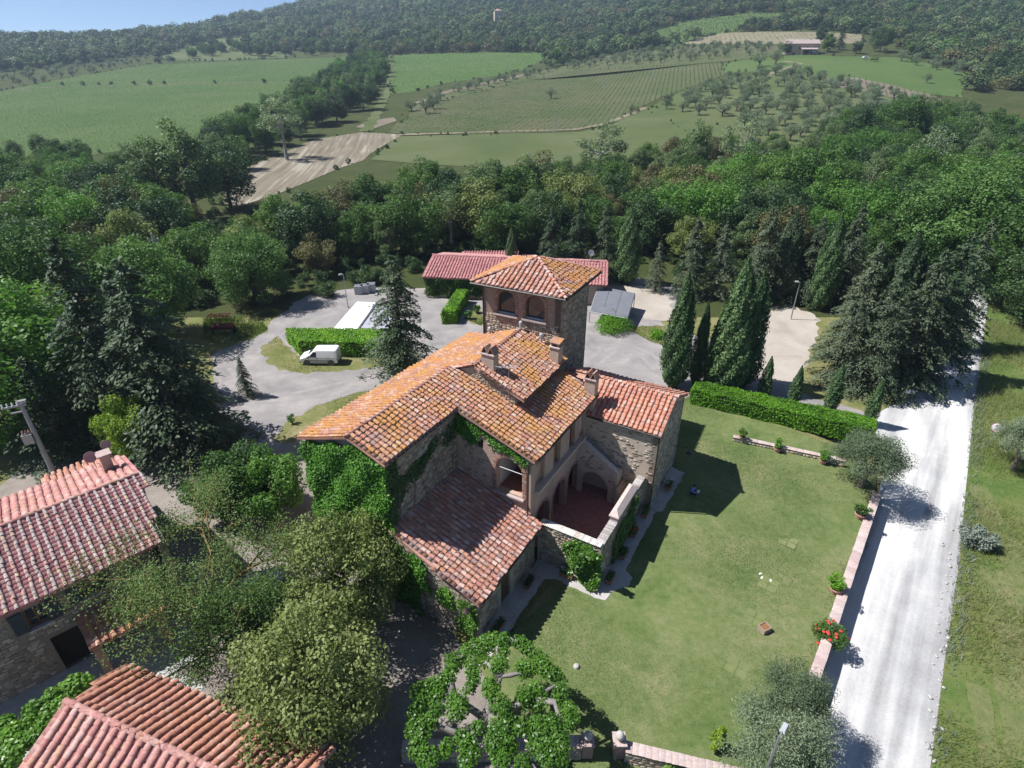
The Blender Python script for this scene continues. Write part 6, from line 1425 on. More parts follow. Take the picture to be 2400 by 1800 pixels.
UNDER = []
def under(poly, n, seed, hr):
    rng = np.random.default_rng(seed); P = np.array([(p[0], p[1]) for p in poly]); X = rng.uniform(P[:, 0].min(), P[:, 0].max(), n); Y = rng.uniform(P[:, 1].min(), P[:, 1].max(), n); ok = poly_in(X, Y, P)
    for x, y in zip(X[ok], Y[ok]):
        if in_view(x, y): UNDER.append((x, y, rng.uniform(*hr)))
# olive trees
def grove(poly, spacing, seed, hr, label, group, jit=.12):
    r = random.Random(seed); P = [(p.x, p.y) for p in poly]
    for x, y in scatter(P, spacing, seed, 2.5):
        plant('olive%d' % r.randrange(3), 'olive_tree', x, y, r.uniform(*hr), label, 'olive tree', group, None, r.uniform(1.0, 1.35)) if False else plant('olive%d' % r.randrange(3), 'olive_tree', x, y, r.uniform(*hr), part3(x, y, P) + ' ' + label, 'olive tree', group, None, r.uniform(1.0, 1.35))
grove(gpoly([(1392, 240), (1480, 200), (1600, 168), (1700, 152), (1790, 172), (1850, 186), (1990, 222), (1960, 240), (1830, 300), (1700, 318), (1560, 262), (1420, 245)]), 10.4, 81, (4.2, 6.0), 'grey-green olive tree in the grove below the distant farm', 'olive grove below the farm')
grove(gpoly([(880, 242), (960, 199), (1130, 162), (1300, 124), (1480, 99), (1690, 102), (1690, 116), (1480, 135), (1250, 148), (1130, 172), (1000, 203), (905, 238)]), 12.5, 82, (4.0, 5.4), 'olive tree in the long rows above the hillside vineyard', 'olive rows above the vineyard')
grove(gpoly([(1900, 114), (1960, 118), (2060, 138), (2115, 160), (2100, 172), (2020, 152), (1930, 132)]), 11.0, 83, (4, 5.6), 'olive tree in the line right of the distant farm', 'olive line right of the farm')
grove(gpoly([(-30, 200), (0, 165), (100, 146), (230, 128), (320, 122), (322, 137), (160, 166), (0, 196)]), 17, 84, (4, 5.5), 'grey olive tree on the slope at the far left edge of the vineyard', 'olive slope at the far left')
grove(gpoly([(-20, 415), (20, 380), (75, 372), (85, 392), (30, 425)]), 8, 85, (3.2, 4.2), 'olive tree on the reddish soil at the left edge', 'olives on the reddish soil')
for bx, by, h, lab in ((1190, 214, 6.5, 'lone round olive in the middle of the hillside vineyard'), (1365, 243, 3.6, 'lone small olive beside the farm track'), (920, 246, 7.5, 'pair-forming olive at the lower end of the rows, nearer the stream'), (936, 236, 7.2, 'pair-forming olive at the lower end of the rows, further uphill'), (1830, 190, 5.0, 'olive standing just above the stony vineyard'), (2000, 180, 5, 'lone olive in the meadow right of the farm'), (1640, 145, 9, 'largest dark olive by the farm meadow'), (1675, 140, 8.5, 'second dark olive by the farm meadow')):
    b = gp(bx, by); plant('olive0', 'olive_tree', b.x, b.y, h, lab, 'olive tree')
for i, x in enumerate((135, 180, 215, 240, 290, 325, 355, 465, 572, 632)):
    b = gp(x, 187 - x * .014 + rnd.uniform(-1, 1)); plant('bush%d' % (i % 2), 'path_bush', b.x, b.y, rnd.uniform(2, 3.2), 'round dark bush beside the path across the big vineyard', 'bush', 'bushes along the vineyard path', 'leaf_dark')

# vineyard rows: leaves on long lines
def rows(name, poly, ang, spacing, step, per, size, hgt_, label, mat='leaf_vine', seed=1, keep=1.0, nmax=190000):
    rng = np.random.default_rng(seed); P = np.array([(p[0], p[1]) for p in poly]); c = P.mean(0); a = math.radians(ang)
    d = np.array([math.sin(a), math.cos(a)]); n = np.array([d[1], -d[0]]); rad = np.abs(P - c).max() * 1.5
    i, j = np.meshgrid(np.arange(-rad, rad, spacing), np.arange(-rad, rad, step)); i, j = i.ravel(), j.ravel()
    X = c[0] + n[0] * i + d[0] * j; Y = c[1] + n[1] * i + d[1] * j; ok = poly_in(X, Y, P) & (rng.random(len(X)) < keep); X, Y = X[ok], Y[ok]
    X = np.repeat(X, per); Y = np.repeat(Y, per)
    if len(X) > nmax: s = rng.choice(len(X), nmax, False); X, Y = X[s], Y[s]
    m = len(X); l = rng.normal(size=m) * step * .4; w_ = rng.normal(size=m) * .16
    X = X + d[0] * l + n[0] * w_; Y = Y + d[1] * l + n[1] * w_; Z = terr(X, Y) + .35 + rng.random(m) * hgt_
    o = link(bpy.data.objects.new(name, leaf_mesh(name, np.stack([X, Y, Z], -1), rng.normal(size=(m, 3)) + np.array([0, 0, .6]), size * (.7 + .6 * rng.random(m)), rng.random(m), mat, .8, rng)))
    return tag(o, label, 'vines', kind='stuff')
rows('vineyard_vines', FIELD['vineyard_field'], 83, 2.4, 1.1, 3, .3, .45, 'endless low vine rows filling the big field at left', seed=1)
rows('vineyard_vines', FIELD['hill_vineyard_field'], 14, 2.5, 1.3, 3, .38, .6, 'straight vine rows on the hillside above the farm track', seed=2)
rows('vineyard_vines', FIELD['upper_vineyard_field'], 60, 4.0, 3.0, 2, 1.2, .8, 'vine rows on the upper clearing below the forest', seed=3)
rows('vineyard_vines', FIELD['stony_vineyard_field'], 25, 2.8, 1.8, 2, .5, .6, 'young vine rows on the stony strip beside the olive grove', seed=4)
rows('vineyard_vines', FIELD['corn_field'], 70, 2.4, 1.6, 2, .5, .3, 'low crop rows in the bright field beyond the stream', 'leaf_bright', seed=5)
rows('vineyard_vines', FIELD['dry_field'], 15, 4.0, 3.0, 1, .9, .7, 'sparse young vines on the dry slope behind the farm', 'leaf_holm', seed=6, keep=.7)

# the forest on the hills: one mass of crowns
def hill_points():
    rng = np.random.default_rng(5); out = []
    for y0, y1, sp in ((330, 520, 7.0), (520, 800, 8.2), (800, 1150, 10.0), (1150, 1700, 14.0)):
        nx = int((2 * .95 * y1) / sp); ny = int((y1 - y0) / sp)
        X, Y = np.meshgrid(np.linspace(-.95 * y1, .95 * y1, nx), np.linspace(y0, y1, ny)); X = X.ravel() + rng.normal(size=X.size) * sp * .3; Y = Y.ravel() + rng.normal(size=Y.size) * sp * .3
        ok = np.abs(X) < Y * .9
        out.append(np.stack([X[ok], Y[ok], np.full(ok.sum(), sp)], -1))
    A = np.concatenate(out); ok = np.ones(len(A), bool)
    for nm, P in FIELD.items():
        ok &= ~poly_in(A[:, 0], A[:, 1], [(p.x, p.y) for p in P])
    clear = [gpoly([(330, 136), (420, 112), (480, 106), (640, 112), (840, 118), (1180, 116), (1180, 165), (820, 300), (780, 126), (560, 136)]),
             gpoly([(840, 300), (845, 205), (1130, 155), (1470, 92), (1720, 64), (1880, 76), (1960, 118), (2112, 164), (2060, 224), (1960, 250), (1860, 300), (1400, 300)]), gpoly([(-80, 215), (-40, 160), (330, 118), (340, 140), (0, 200)])]
    for P in clear: ok &= ~poly_in(A[:, 0], A[:, 1], [(p.x, p.y) for p in P])
    ok &= ~((A[:, 1] < 420) & (A[:, 0] < 60))
    A = A[ok]; return A
HP = hill_points()
rng = np.random.default_rng(9)
hv = np.stack([HP[:, 0], HP[:, 1], terr(HP[:, 0], HP[:, 1]) - 1.0], -1)
under([(-46, 66), (-40, 76), (-34, 72), (-23, 79), (-13, 90), (14, 95), (22, 87), (46, 80), (60, 84), (62, 130), (20, 140), (-22, 140), (-50, 120)], 900, 1, (.35, .8))
under([(-110, 46), (-60, 46), (-46, 52), (-45, 70), (-46, 86), (-52, 126), (-110, 140)], 700, 2, (.35, .8))
under([(60, 84), (74, 80), (130, 82), (170, 150), (150, 240), (96, 190), (50, 140)], 500, 3, (.4, .9))
under([(30, 74), (46, 68), (58, 72), (56, 82), (34, 84)], 60, 4, (.3, .5))
def hill_proto(seed, mat='leaf_hill'):
    r = np.random.default_rng(seed); cl = crown_clumps(seed, r.uniform(4.2, 6.2), r.uniform(4.2, 6), r.uniform(3.4, 5.2), 15, .28, .5, -.35)
    P, Nn, t = clump_points(cl, 620, r, .75, .4, .45); return bpy.data.objects.new('forest_crown', leaf_mesh('forest_crown', P, Nn, 1.15 * (.7 + .6 * r.random(620)), t, mat, .75, r))
def instancer(name, me, protos):
    ng = bpy.data.node_groups.new(name, 'GeometryNodeTree'); ng.interface.new_socket('Geometry', in_out='INPUT', socket_type='NodeSocketGeometry'); ng.interface.new_socket('Geometry', in_out='OUTPUT', socket_type='NodeSocketGeometry')
    gi, go = ng.nodes.new('NodeGroupInput'), ng.nodes.new('NodeGroupOutput'); ip = ng.nodes.new('GeometryNodeInstanceOnPoints'); jn = ng.nodes.new('GeometryNodeJoinGeometry')
    for p_ in protos:
        oi = ng.nodes.new('GeometryNodeObjectInfo'); oi.inputs['Object'].default_value = p_; oi.inputs['As Instance'].default_value = True
        ng.links.new(oi.outputs['Geometry'], jn.inputs[0])
    def nattr(n_):
        q = ng.nodes.new('GeometryNodeInputNamedAttribute'); q.data_type = 'FLOAT'; q.inputs[0].default_value = n_; return q.outputs[0]
    cx = ng.nodes.new('ShaderNodeCombineXYZ'); ng.links.new(nattr('turn'), cx.inputs[2])
    er = ng.nodes.new('FunctionNodeEulerToRotation'); ng.links.new(cx.outputs[0], er.inputs[0])
    ri = ng.nodes.new('FunctionNodeRandomValue'); ri.data_type = 'INT'; ri.inputs[4].default_value = 0; ri.inputs[5].default_value = len(protos) - 1
    ng.links.new(gi.outputs[0], ip.inputs['Points']); ng.links.new(jn.outputs[0], ip.inputs['Instance']); ip.inputs['Pick Instance'].default_value = True
    ng.links.new(ri.outputs[2], ip.inputs['Instance Index']); ng.links.new(er.outputs[0], ip.inputs['Rotation']); ng.links.new(nattr('size'), ip.inputs['Scale']); ng.links.new(ip.outputs[0], go.inputs[0])
    o = link(bpy.data.objects.new(name, me)); o.modifiers.new(name, 'NODES').node_group = ng; return o
def point_mesh(name, pts, size):
    me = bpy.data.meshes.new(name); me.vertices.add(len(pts)); me.vertices.foreach_set('co', np.asarray(pts, np.float32).ravel())
    a = me.attributes.new('size', 'FLOAT', 'POINT'); a.data.foreach_set('value', np.asarray(size, np.float32))
    a = me.attributes.new('turn', 'FLOAT', 'POINT'); a.data.foreach_set('value', (rng.random(len(pts)) * 6.28).astype(np.float32)); return me
tag(instancer('hill_forest', point_mesh('hill_forest', hv, HP[:, 2] / 9.0 * (.55 + .95 * rng.random(len(hv)) ** 1.5)), [hill_proto(900 + s, ('leaf_hill', 'leaf_hill', 'leaf_hill', 'leaf_oak', 'leaf_dark', 'leaf_dark', 'leaf_rust', 'leaf_hill', 'leaf_poplar')[s]) for s in range(9)]), 'dense dark forest covering the hills behind the fields', 'forest', kind='stuff')
for nm, pr_b, sz in (('vineyard_field', .5, (.25, .6)), ('hill_vineyard_field', .3, (.15, .4)), ('corn_field', .5, (.3, .7)), ('lower_meadow_field', .5, (.15, .5)), ('ploughed_field', .5, (.2, .6)), ('farm_meadow_field', .5, (.25, .7)), ('upper_vineyard_field', .8, (.5, 1.0)), ('dry_field', .5, (.3, .7)), ('grove_field', .3, (.15, .4)), ('meadow_field', .8, (.5, .9))):
    P = FIELD[nm]
    for i in range(len(P)):
        a_, b_ = P[i], P[(i + 1) % len(P)]; L_ = (b_ - a_).length
        for k in range(int(L_ / 5)):
            if rnd.random() < pr_b:
                q = a_.lerp(b_, rnd.random()); x_, y_ = q.x + rnd.gauss(0, 1.5), q.y + rnd.gauss(0, 1.5)
                if in_view(x_, y_): UNDER.append((x_, y_, rnd.uniform(*sz)))
UN = np.array(UNDER); uz = terr(UN[:, 0], UN[:, 1])
tag(instancer('undergrowth', point_mesh('undergrowth', np.stack([UN[:, 0], UN[:, 1], uz], -1), UN[:, 2]), [bpy.data.objects.new('undergrowth_bush', PROTO['bush%d' % k][1]) for k in range(2)]), 'low undergrowth beneath the trees of the wood', 'undergrowth', kind='stuff')

# ------------------------------------------------------------------ near planting
def leafy(name, P, Nn, size, tint, mat, parent=None, asp=.7, rng=RNG, keep=False):
    return link(bpy.data.objects.new(name, leaf_mesh(name, P, Nn, size, tint, mat, asp, rng)), parent, keep)
def hedge(corners, h, n, lsize, label, mat='leaf_hedge', seed=1, name='hedge', rnd_top=.12):
    """corners: base quad, front-left, front-right, back-right, back-left"""
    rng = np.random.default_rng(seed); C = [np.array((c[0], c[1], 0.0)) for c in corners]; cen = sum(C) / 4
    root = empty(name, cen, 0, label, 'hedge')
    inn = [Vector(cen + (c - cen) * .93) for c in C]; MB().prism(inn, (0, 0, h * .9)).build('branches', 'bark_dark', root, True)
    faces = [(C[0], C[1], None), (C[1], C[2], None), (C[2], C[3], None), (C[3], C[0], None), 'top']; Ps, Ns = [], []
    L = [np.linalg.norm(C[(i + 1) % 4] - C[i]) * h for i in range(4)] + [np.linalg.norm(C[1] - C[0]) * np.linalg.norm(C[3] - C[0]) * 1.3]
    for i in range(5):
        k = int(n * L[i] / sum(L)); a, b = rng.random(k), rng.random(k)
        if i < 4:
            P = C[i] + (C[(i + 1) % 4] - C[i]) * a[:, None]; P[:, 2] = b * h; d = C[(i + 1) % 4] - C[i]; nn = np.array([d[1], -d[0], 0]); nn /= np.linalg.norm(nn)
            P = P + nn * (rng.normal(size=k) * .06 + .07 * np.sin(a * L[i] / h * 2.1 + b * 5) - .12 * (b > .9))[:, None]
        else:
            P = (C[0] + (C[1] - C[0]) * a[:, None]) * (1 - b)[:, None] + (C[3] + (C[2] - C[3]) * a[:, None]) * b[:, None]; P[:, 2] = h + rng.normal(size=k) * .07 + .07 * np.sin(a * 40 + b * 5); nn = np.array([0, 0, 1.0])
        Ps.append(P); Ns.append(nn + rng.normal(size=(k, 3)) * .6 + np.array([0, 0, .25]))
    P = np.concatenate(Ps); t = np.clip(.5 + .25 * np.sin(P[:, 0] * 1.3 + P[:, 1]) + .25 * rng.normal(size=len(P)), 0, 1)
    leafy('leaves', P, np.concatenate(Ns), lsize * (.7 + .6 * rng.random(len(P))), t, mat, root, .7, rng, True); return root
hedge([(17.2, 48.3), (30.9, 41.2), (32.1, 43.2), (18.2, 50.3)], 1.5, 26000, .17, 'long clipped bright green hedge between lawn and driveway', seed=1)
hedge([at(650, 768), at(872, 774), at(868, 740), at(622, 738)], 1.75, 16000, .2, 'dark clipped hedge behind the white van', 'leaf_hedge', 2)
hedge([at(955, 700), at(985, 700), at(1012, 652), at(988, 650)], 1.7, 7000, .2, 'short clipped hedge running away left of the tower', 'leaf_hedge', 3)
# ivy sheets
def ivy(label, P0, du, nrm, poly, n, lsize, mat='leaf_ivy', seed=1, thick=.3, name='ivy', cat='ivy', bare=0.0, scale=1.0):
    rng = np.random.default_rng(seed); s0, s1 = min(p[0] for p in poly), max(p[0] for p in poly); z0, z1 = min(p[1] for p in poly), max(p[1] for p in poly)
    S_, Z_ = rng.uniform(s0, s1, n * 3), rng.uniform(z0, z1, n * 3); ok = poly_in(S_, Z_, poly)
    nz = np.sin(S_ * 1.9 * scale + 1.3 * np.sin(Z_ * 1.1)) + np.sin(Z_ * 2.3 * scale + S_ * .7) + .8 * rng.normal(size=len(S_)); ok &= nz > (-3 + 4 * bare)
    S_, Z_ = S_[ok][:n], Z_[ok][:n]; k = len(S_)
    S_ = S_ + .16 * np.sin(Z_ * 2.7 + seed) + .10 * rng.normal(size=k); Z_ = Z_ + .12 * np.sin(S_ * 3.1) - .18 * np.abs(rng.normal(size=k))
    du = np.array(Vector(du).normalized()); nr_ = np.array(Vector(nrm).normalized())
    d = thick * (.25 + .5 * rng.random(k) + .35 * np.sin(S_ * 2.3) * np.sin(Z_ * 1.7))
    P = np.array(P0) + du * S_[:, None] + nr_ * d[:, None]; P[:, 2] += Z_
    c = P.mean(0); root = empty(name, (c[0], c[1], 0), 0, label, cat)
    st = MB(); r = random.Random(seed)
    for j in range(5):
        s = s0 + (s1 - s0) * (j + .5) / 5; st.tube([Vector(P0) + Vector(du) * s + Vector(nr_) * .04 + UP * z0, Vector(P0) + Vector(du) * (s + r.uniform(-.6, .6)) + Vector(nr_) * .04 + UP * (z0 + (z1 - z0) * .6)], .03, 5)
    st.build('stems', 'bark', root, True)
    leafy('leaves', P, nr_ * .8 + np.array([0, 0, .5]) + rng.normal(size=(k, 3)) * .55, lsize * (.7 + .6 * rng.random(k)), np.clip(.5 + .2 * np.sin(S_ * 3) + .3 * rng.normal(size=k), 0, 1), mat, root, .8, rng, True); return root
ivy('thick bright ivy covering the whole gable end of the farmhouse', W(.3, 0), HB, -HA, [(-4.1, -.6), (2.6, -.6), (2.55, 9.3), (1.4, 9.9), (0, 10.1), (-1.5, 9.7), (-4.1, 8.9)], 42000, .15, thick=.5, seed=1)
ivy('ivy wrapping round the wing corner above the lean-to roof', W(0, LTV), HA, HB, [(.2, 4.8), (.7, 5.2), (1.0, 6.6), (2.6, 7.0), (4.2, 7.9), (5.6, 8.0), (6.8, 7.6), (6.9, 9.0), (5.6, 8.9), (4.0, 8.5), (2.4, 8.0), (1.1, 8.2), (.8, 9.5), (.3, 9.55)], 4200, .16, 'leaf_dark', 2, .2, bare=.5)
ivy('thin ivy under the verge of the arched loggia wall', W(7.0, 0), HB, -HA, [(2.5, 8.0), (4.2, 7.6), (4.3, 8.4), (6.2, 7.7), (7.9, 7.25), (8.0, 7.55), (2.5, 9.5)], 2600, .15, 'leaf_ivy', 3, .16, bare=.4)
ivy('ivy hanging over the front wall of the lean-to', W(-.12, 0), HB, -HA, [(2.3, -.8), (4.6, -.8), (4.3, 1.2), (5.3, 2.0), (5.0, 3.6), (2.4, 4.7)], 5200, .17, 'leaf_ivy', 4, .35, bare=.1)
ivy('small climber on the lean-to corner around the lamp', W(-.12, 0), HB, -HA, [(7.1, .3), (8.4, -.5), (8.5, 2.2), (7.6, 2.6)], 1300, .15, 'leaf_mulberry', 5, .3, bare=.35, scale=2)
ivy('climber patch in the middle of the lean-to front wall', W(-.12, 0), HB, -HA, [(6.0, 1.3), (6.9, 1.0), (6.9, 2.1), (6.2, 2.6)], 900, .14, 'leaf_ivy', 6, .2, bare=.3, scale=2)
ivy('bushy climber draped over the near corner of the courtyard wall', W(7.25, 0), HB, -HA, [(10.6, 2.0), (11.4, .7), (11.9, -.6), (12.9, -.6), (13.1, 2.5), (11.2, 2.62)], 5200, .18, 'leaf_mulberry', 7, .85, bare=.05, scale=1.5)
ivy('climber with pale flowers on the lawn side of the courtyard wall', W(0, 12.95), HA, HB, [(9.2, -.6), (13.5, -.5), (13.7, 1.9), (12.6, 2.9), (11.8, 1.9), (10.4, 2.2), (9.4, 1.4)], 2600, .15, 'leaf_oak', 8, .4, bare=.3, scale=1.6)
ivy('ivy hanging below the red roof of the barn', B4(0, -5.7), BA, -BN, [(0, .6), (13, .8), (13, 3.0), (0, 3.05)], 5000, .3, 'leaf_oak', 9, .5, bare=.05)
ivy('vine spilling over the wall right of the garden gate', Vector((7.3, 15.4, -.75)), (.972, -.236, 0), (-.248, -.969, 0), [(0, .1), (3.4, .1), (3.4, 1.1), (.2, 1.0)], 2600, .16, 'leaf_mulberry', 10, .7, bare=.1)

# big evergreen shrubs and garden trees close to the camera
def near_tree(kind, name, fx, fy, zc, h, label, mat=None, wide=1.0, cat='tree'):
    p = at(fx, fy, zc); return plant(kind, name, p.x, p.y, h - tz(p.x, p.y), label, cat, None, mat, wide)
broadleaf('near_holm', 201, 8, 3.7, 30000, .17, 'leaf_holm', 90, 'bark_dark', low=-.85, ratio=.92, rmin=.17, rmax=.30)
broadleaf('near_holm2', 202, 7, 3.3, 24000, .16, 'leaf_holm', 80, 'bark_dark', low=-.85, ratio=.92, rmin=.17, rmax=.30)
broadleaf('near_fig', 203, 6, 3.0, 15000, .22, 'leaf_oak', 54, 'bark_pale', low=-.8, ratio=.85, rmin=.2, rmax=.34)
near_tree('near_holm', 'holm_oak', 664, 1470, 4.2, 8.2, 'largest olive-green holm oak between cottage and lean-to', wide=1.0)
near_tree('near_holm2', 'holm_oak', 735, 1215, 4.4, 8.0, 'olive-green holm oak growing against the ivy wall', wide=.92)
near_tree('near_holm2', 'holm_oak', 590, 1340, 2.2, 4.6, 'smaller holm oak tucked left of the largest one', 'leaf_dark', 1.0)
b_, h_ = hgt(555, 655, 482); plant('near_holm', 'oak_tree', b_.x, b_.y, h_, 'big round fresh green oak beside the farm implements', mat='leaf_bright_oak', wide=1.12)
b_, h_ = hgt(50, 930, 570); plant('near_holm', 'oak_tree', b_.x, b_.y, h_, 'bright green broadleaf tree at the left edge above the pole', mat='leaf_bright', wide=1.1)
for bx, by, ty, lab, mt in ((-30, 800, 500, 'bright green tree cut by the left edge behind the brightest one', 'leaf_bright'), (160, 760, 470, 'leafy green tree behind the broad low cedar', 'leaf_oak'), (330, 740, 500, 'green oak above the tall dark cedars', 'leaf_bright_oak')):
    b_, h_ = hgt(bx, by, ty); plant('near_holm2', 'oak_tree', b_.x, b_.y, h_, lab, mat=mt, wide=1.05)
for bx, by, ty, lab, mt, kd in ((2185, 660, 400, 'large oak overhanging the shaded bend of the road', 'leaf_oak', 'near_holm'), (2130, 545, 330, 'wide oak beyond the shaded bend of the road', 'leaf_oak', 'near_holm2'), (2235, 705, 500, 'dark oak at the right edge beside the meadow', 'leaf_dark', 'near_holm'), (2040, 600, 330, 'oak rising behind the roadside cedars', 'leaf_bright_oak', 'near_holm'), (2220, 560, 300, 'broad oak at the right edge above the road bend', 'leaf_oak', 'near_holm2'), (2088, 580, 350, 'oak leaning over the left side of the road bend', 'leaf_oak', 'near_holm2'), (2160, 585, 372, 'oak shading the very end of the visible road', 'leaf_dark', 'near_holm'), (2245, 640, 400, 'oak at the right edge beside the end of the road', 'leaf_oak', 'near_holm2')):
    b_ = gp(bx, by); _, d_, c_ = ray(bx, ty); plant(kd, 'oak_tree', b_.x, b_.y, CAM_H + b_.y * c_ / d_ - b_.z, lab, mat=mt, wide=1.1)
near_tree('near_fig', 'fig_tree', 500, 1040, 3.0, 5.6, 'leafy green fig tree behind the cottage roof end', 'leaf_oak', 1.05)
near_tree('near_fig', 'fig_tree', 585, 1050, 2.8, 5.6, 'leafy green fig tree touching the ivy gable', 'leaf_bright', .9)
olive('near_olive', 205, 5, 2.8, 21000, .14, 34, .24, .36, .2); olive('near_olive2', 207, 5, 3.0, 15000, .14, 18, .20, .34, .12)
near_tree('near_olive', 'olive_tree', 1882, 985, 2.7, 4.9, 'round grey olive at the end of the long hedge by the road', cat='olive tree', wide=1.05)
near_tree('near_olive', 'olive_tree', 1722, 1500, 2.0, 3.7, 'upper of the two grey olives in the near lawn corner', cat='olive tree', wide=.8)
near_tree('near_olive', 'olive_tree', 1690, 1605, 2.0, 4.0, 'lower of the two grey olives in the near lawn corner', cat='olive tree', wide=1.0)
near_tree('near_olive', 'olive_tree', 2215, 960, 1.4, 4.2, 'grey olive cut by the right edge of the meadow', cat='olive tree', wide=.8)
# sparse locust tree with lichen-yellow branches
def locust(base, h, label, seed=3):
    rng = np.random.default_rng(seed); r = random.Random(seed); m = MB(); tips = []
    root = empty('locust_tree', base, 0, label, 'tree')
    def grow(p, d, L, rad, lvl):
        n = 3; pts = [p]; dd = d.copy()
        for k in range(n):
            dd = (dd + Vector((r.gauss(0, .16), r.gauss(0, .16), r.gauss(.03, .1)))).normalized(); pts.append(pts[-1] + dd * (L / n))
        m.tube(pts, [rad, rad * .85, rad * .72, rad * .58], 6 if lvl < 2 else 4, False)
        if lvl >= 2: tips.extend([(q, rad) for q in pts[1:]])
        if lvl < 5:
            for k in range(3 if lvl < 3 else 2):
                s = pts[-1] if k == 0 else pts[r.choice((2, 3))]
                a = Vector((r.gauss(0, 1), r.gauss(0, 1), r.gauss(.15, .55))).normalized(); grow(s, (dd * .75 + a * .75).normalized(), L * r.uniform(.62, .85), rad * .58, lvl + 1)
    for k in range(4):
        a = k * PI / 2 + .5; grow(Vector((0, 0, h * .12)), Vector((math.cos(a) * .55, math.sin(a) * .55, .72)), h * .33, .15, 1)
    m.tube([(0, 0, -.2), (0, 0, h * .14)], [.28, .2], 8); m.build('trunk', 'bark_lichen', root)
    T_ = np.array([t[0] for t in tips]); k = rng.integers(0, len(T_), 19000); P = T_[k] + rng.normal(size=(19000, 3)) * np.array([.42, .42, .24])
    leafy('crown', P, rng.normal(size=(19000, 3)) * .6 + np.array([0, 0, .8]), .13 * (.6 + .8 * rng.random(19000)), rng.random(len(T_))[k] * .6 + .4 * rng.random(19000), 'leaf_locust', root, .45, rng); return root
p = at(430, 1215, 4.6); locust((p.x, p.y, 0), 8.6, 'sparse feathery tree with yellowish branches in front of the cottage roof')
p = at(520, 1360, 2.6); locust((p.x, p.y, 0), 5.6, 'lower feathery tree with yellow twigs beside the largest holm oak', 8)
# pollarded tree trained flat like a parasol
def z6(x, y, z): return at((920 + .2712 * x) / K, (1450 + .2712 * y) / K, z)
CLM = [(230, 620, 70), (330, 590, 70), (420, 560, 70), (480, 500, 60), (520, 430, 60), (510, 350, 60), (590, 350, 70), (640, 280, 60), (720, 240, 70), (800, 220, 80), (880, 190, 80), (960, 190, 70), (760, 300, 60), (800, 370, 50), (690, 400, 60), (700, 470, 60), (700, 540, 50), (670, 600, 50), (560, 700, 80), (560, 790, 80), (380, 640, 60), (300, 680, 60), (220, 740, 60), (200, 830, 70), (190, 960, 70), (270, 950, 70), (330, 880, 60), (380, 780, 60), (230, 1050, 60), (220, 1130, 70), (300, 1200, 80), (930, 390, 70), (890, 410, 50), (960, 290, 50), (1100, 200, 60), (1160, 250, 60), (1230, 310, 60), (1300, 360, 60), (1120, 400, 60), (1150, 470, 60), (1220, 410, 60), (1330, 440, 70), (1400, 470, 60), (1440, 540, 60), (1460, 620, 60), (1430, 690, 60), (1140, 660, 70), (1240, 590, 60), (1260, 700, 80), (1180, 720, 60), (840, 560, 60), (850, 620, 70), (930, 740, 80), (960, 790, 60), (1000, 880, 60), (900, 930, 70), (960, 960, 60), (1510, 800, 80), (1540, 860, 60), (1480, 920, 80), (1380, 900, 70), (1270, 930, 80), (1300, 1030, 90), (1400, 1030, 90), (1470, 1080, 60), (1240, 1080, 70), (1330, 1170, 80), (1420, 1190, 80), (1120, 940, 60), (740, 940, 50), (600, 1020, 60), (640, 1090, 70), (680, 1170, 70), (640, 1240, 60), (480, 1090, 50), (450, 1160, 50), (880, 1060, 80), (980, 1070, 80), (1010, 1130, 60), (920, 1170, 70), (940, 1230, 60), (1130, 1240, 60)]
LIMB = [[(840, 720), (900, 600), (935, 500), (1020, 490), (1110, 470), (1180, 440)], [(935, 500), (880, 440), (800, 370)], [(935, 500), (930, 390), (910, 290), (890, 210)], [(840, 760), (1010, 800), (1090, 740), (1200, 690), (1300, 640), (1440, 560)], [(860, 860), (1000, 870), (1130, 950), (1200, 1000), (1330, 1050)], [(1200, 700), (1400, 720), (1430, 830), (1500, 880)], [(800, 880), (700, 940), (680, 1030), (640, 1120), (640, 1240)], [(780, 850), (650, 760), (520, 640), (400, 690), (300, 680)], [(520, 640), (500, 520), (480, 400), (600, 330), (700, 250), (850, 200)], [(700, 940), (560, 1000), (330, 900), (220, 1000), (230, 1120)], [(850, 900), (900, 1000), (940, 1120)], [(1180, 440), (1240, 400), (1300, 360)], [(1010, 190), (1080, 230), (1110, 260)]]
pt = z6(830, 860, .9); mul = empty('pollarded_tree', (pt.x, pt.y, 0), 0, 'pollarded tree trained into a flat leafy parasol at the lawn corner', 'tree')
m = MB(); m.tube([(pt.x, pt.y, -1.0), (pt.x, pt.y, .2), (pt.x + .05, pt.y + .05, 1.4), z6(830, 830, 2.1)], [.42, .32, .34, .36], 9); r = random.Random(4)
for li in LIMB:
    pts = []
    for k, (x, y) in enumerate(li):
        z = 2.1 + 1.0 * min(1, math.hypot(x - 830, y - 850) / 420) + r.uniform(-.05, .05); pts.append(z6(x, y, z))
    if li[0][0] > 760 and li[0][0] < 870: pts = [z6(830, 840, 2.0)] + pts
    n = len(pts); m.tube(pts, [.19 - .13 * k / max(1, n - 1) + r.uniform(-.015, .02) for k in range(n)], 8)
for x, y in ((820, 830), (860, 880), (790, 880), (850, 800)): m.lathe([(.05, -.2), (.24, -.1), (.3, .05), (.2, .22), (.05, .3)], 8, z6(x, y, 2.0))
m.build('trunk', 'bark_grey', mul, True, True)
cl = []
for x, y, q in CLM:
    c = z6(x, y, 3.15 + r.uniform(-.15, .2)); cl.append((c.x, c.y, c.z, q * .0066))
rng = np.random.default_rng(12); P, Nn, t = clump_points(cl, 30000, rng, .2, .9, .8, .7)
leafy('crown', P, Nn, .12 * (.55 + .9 * rng.random(30000)), t, 'leaf_mulberry', mul, .78, rng, True)
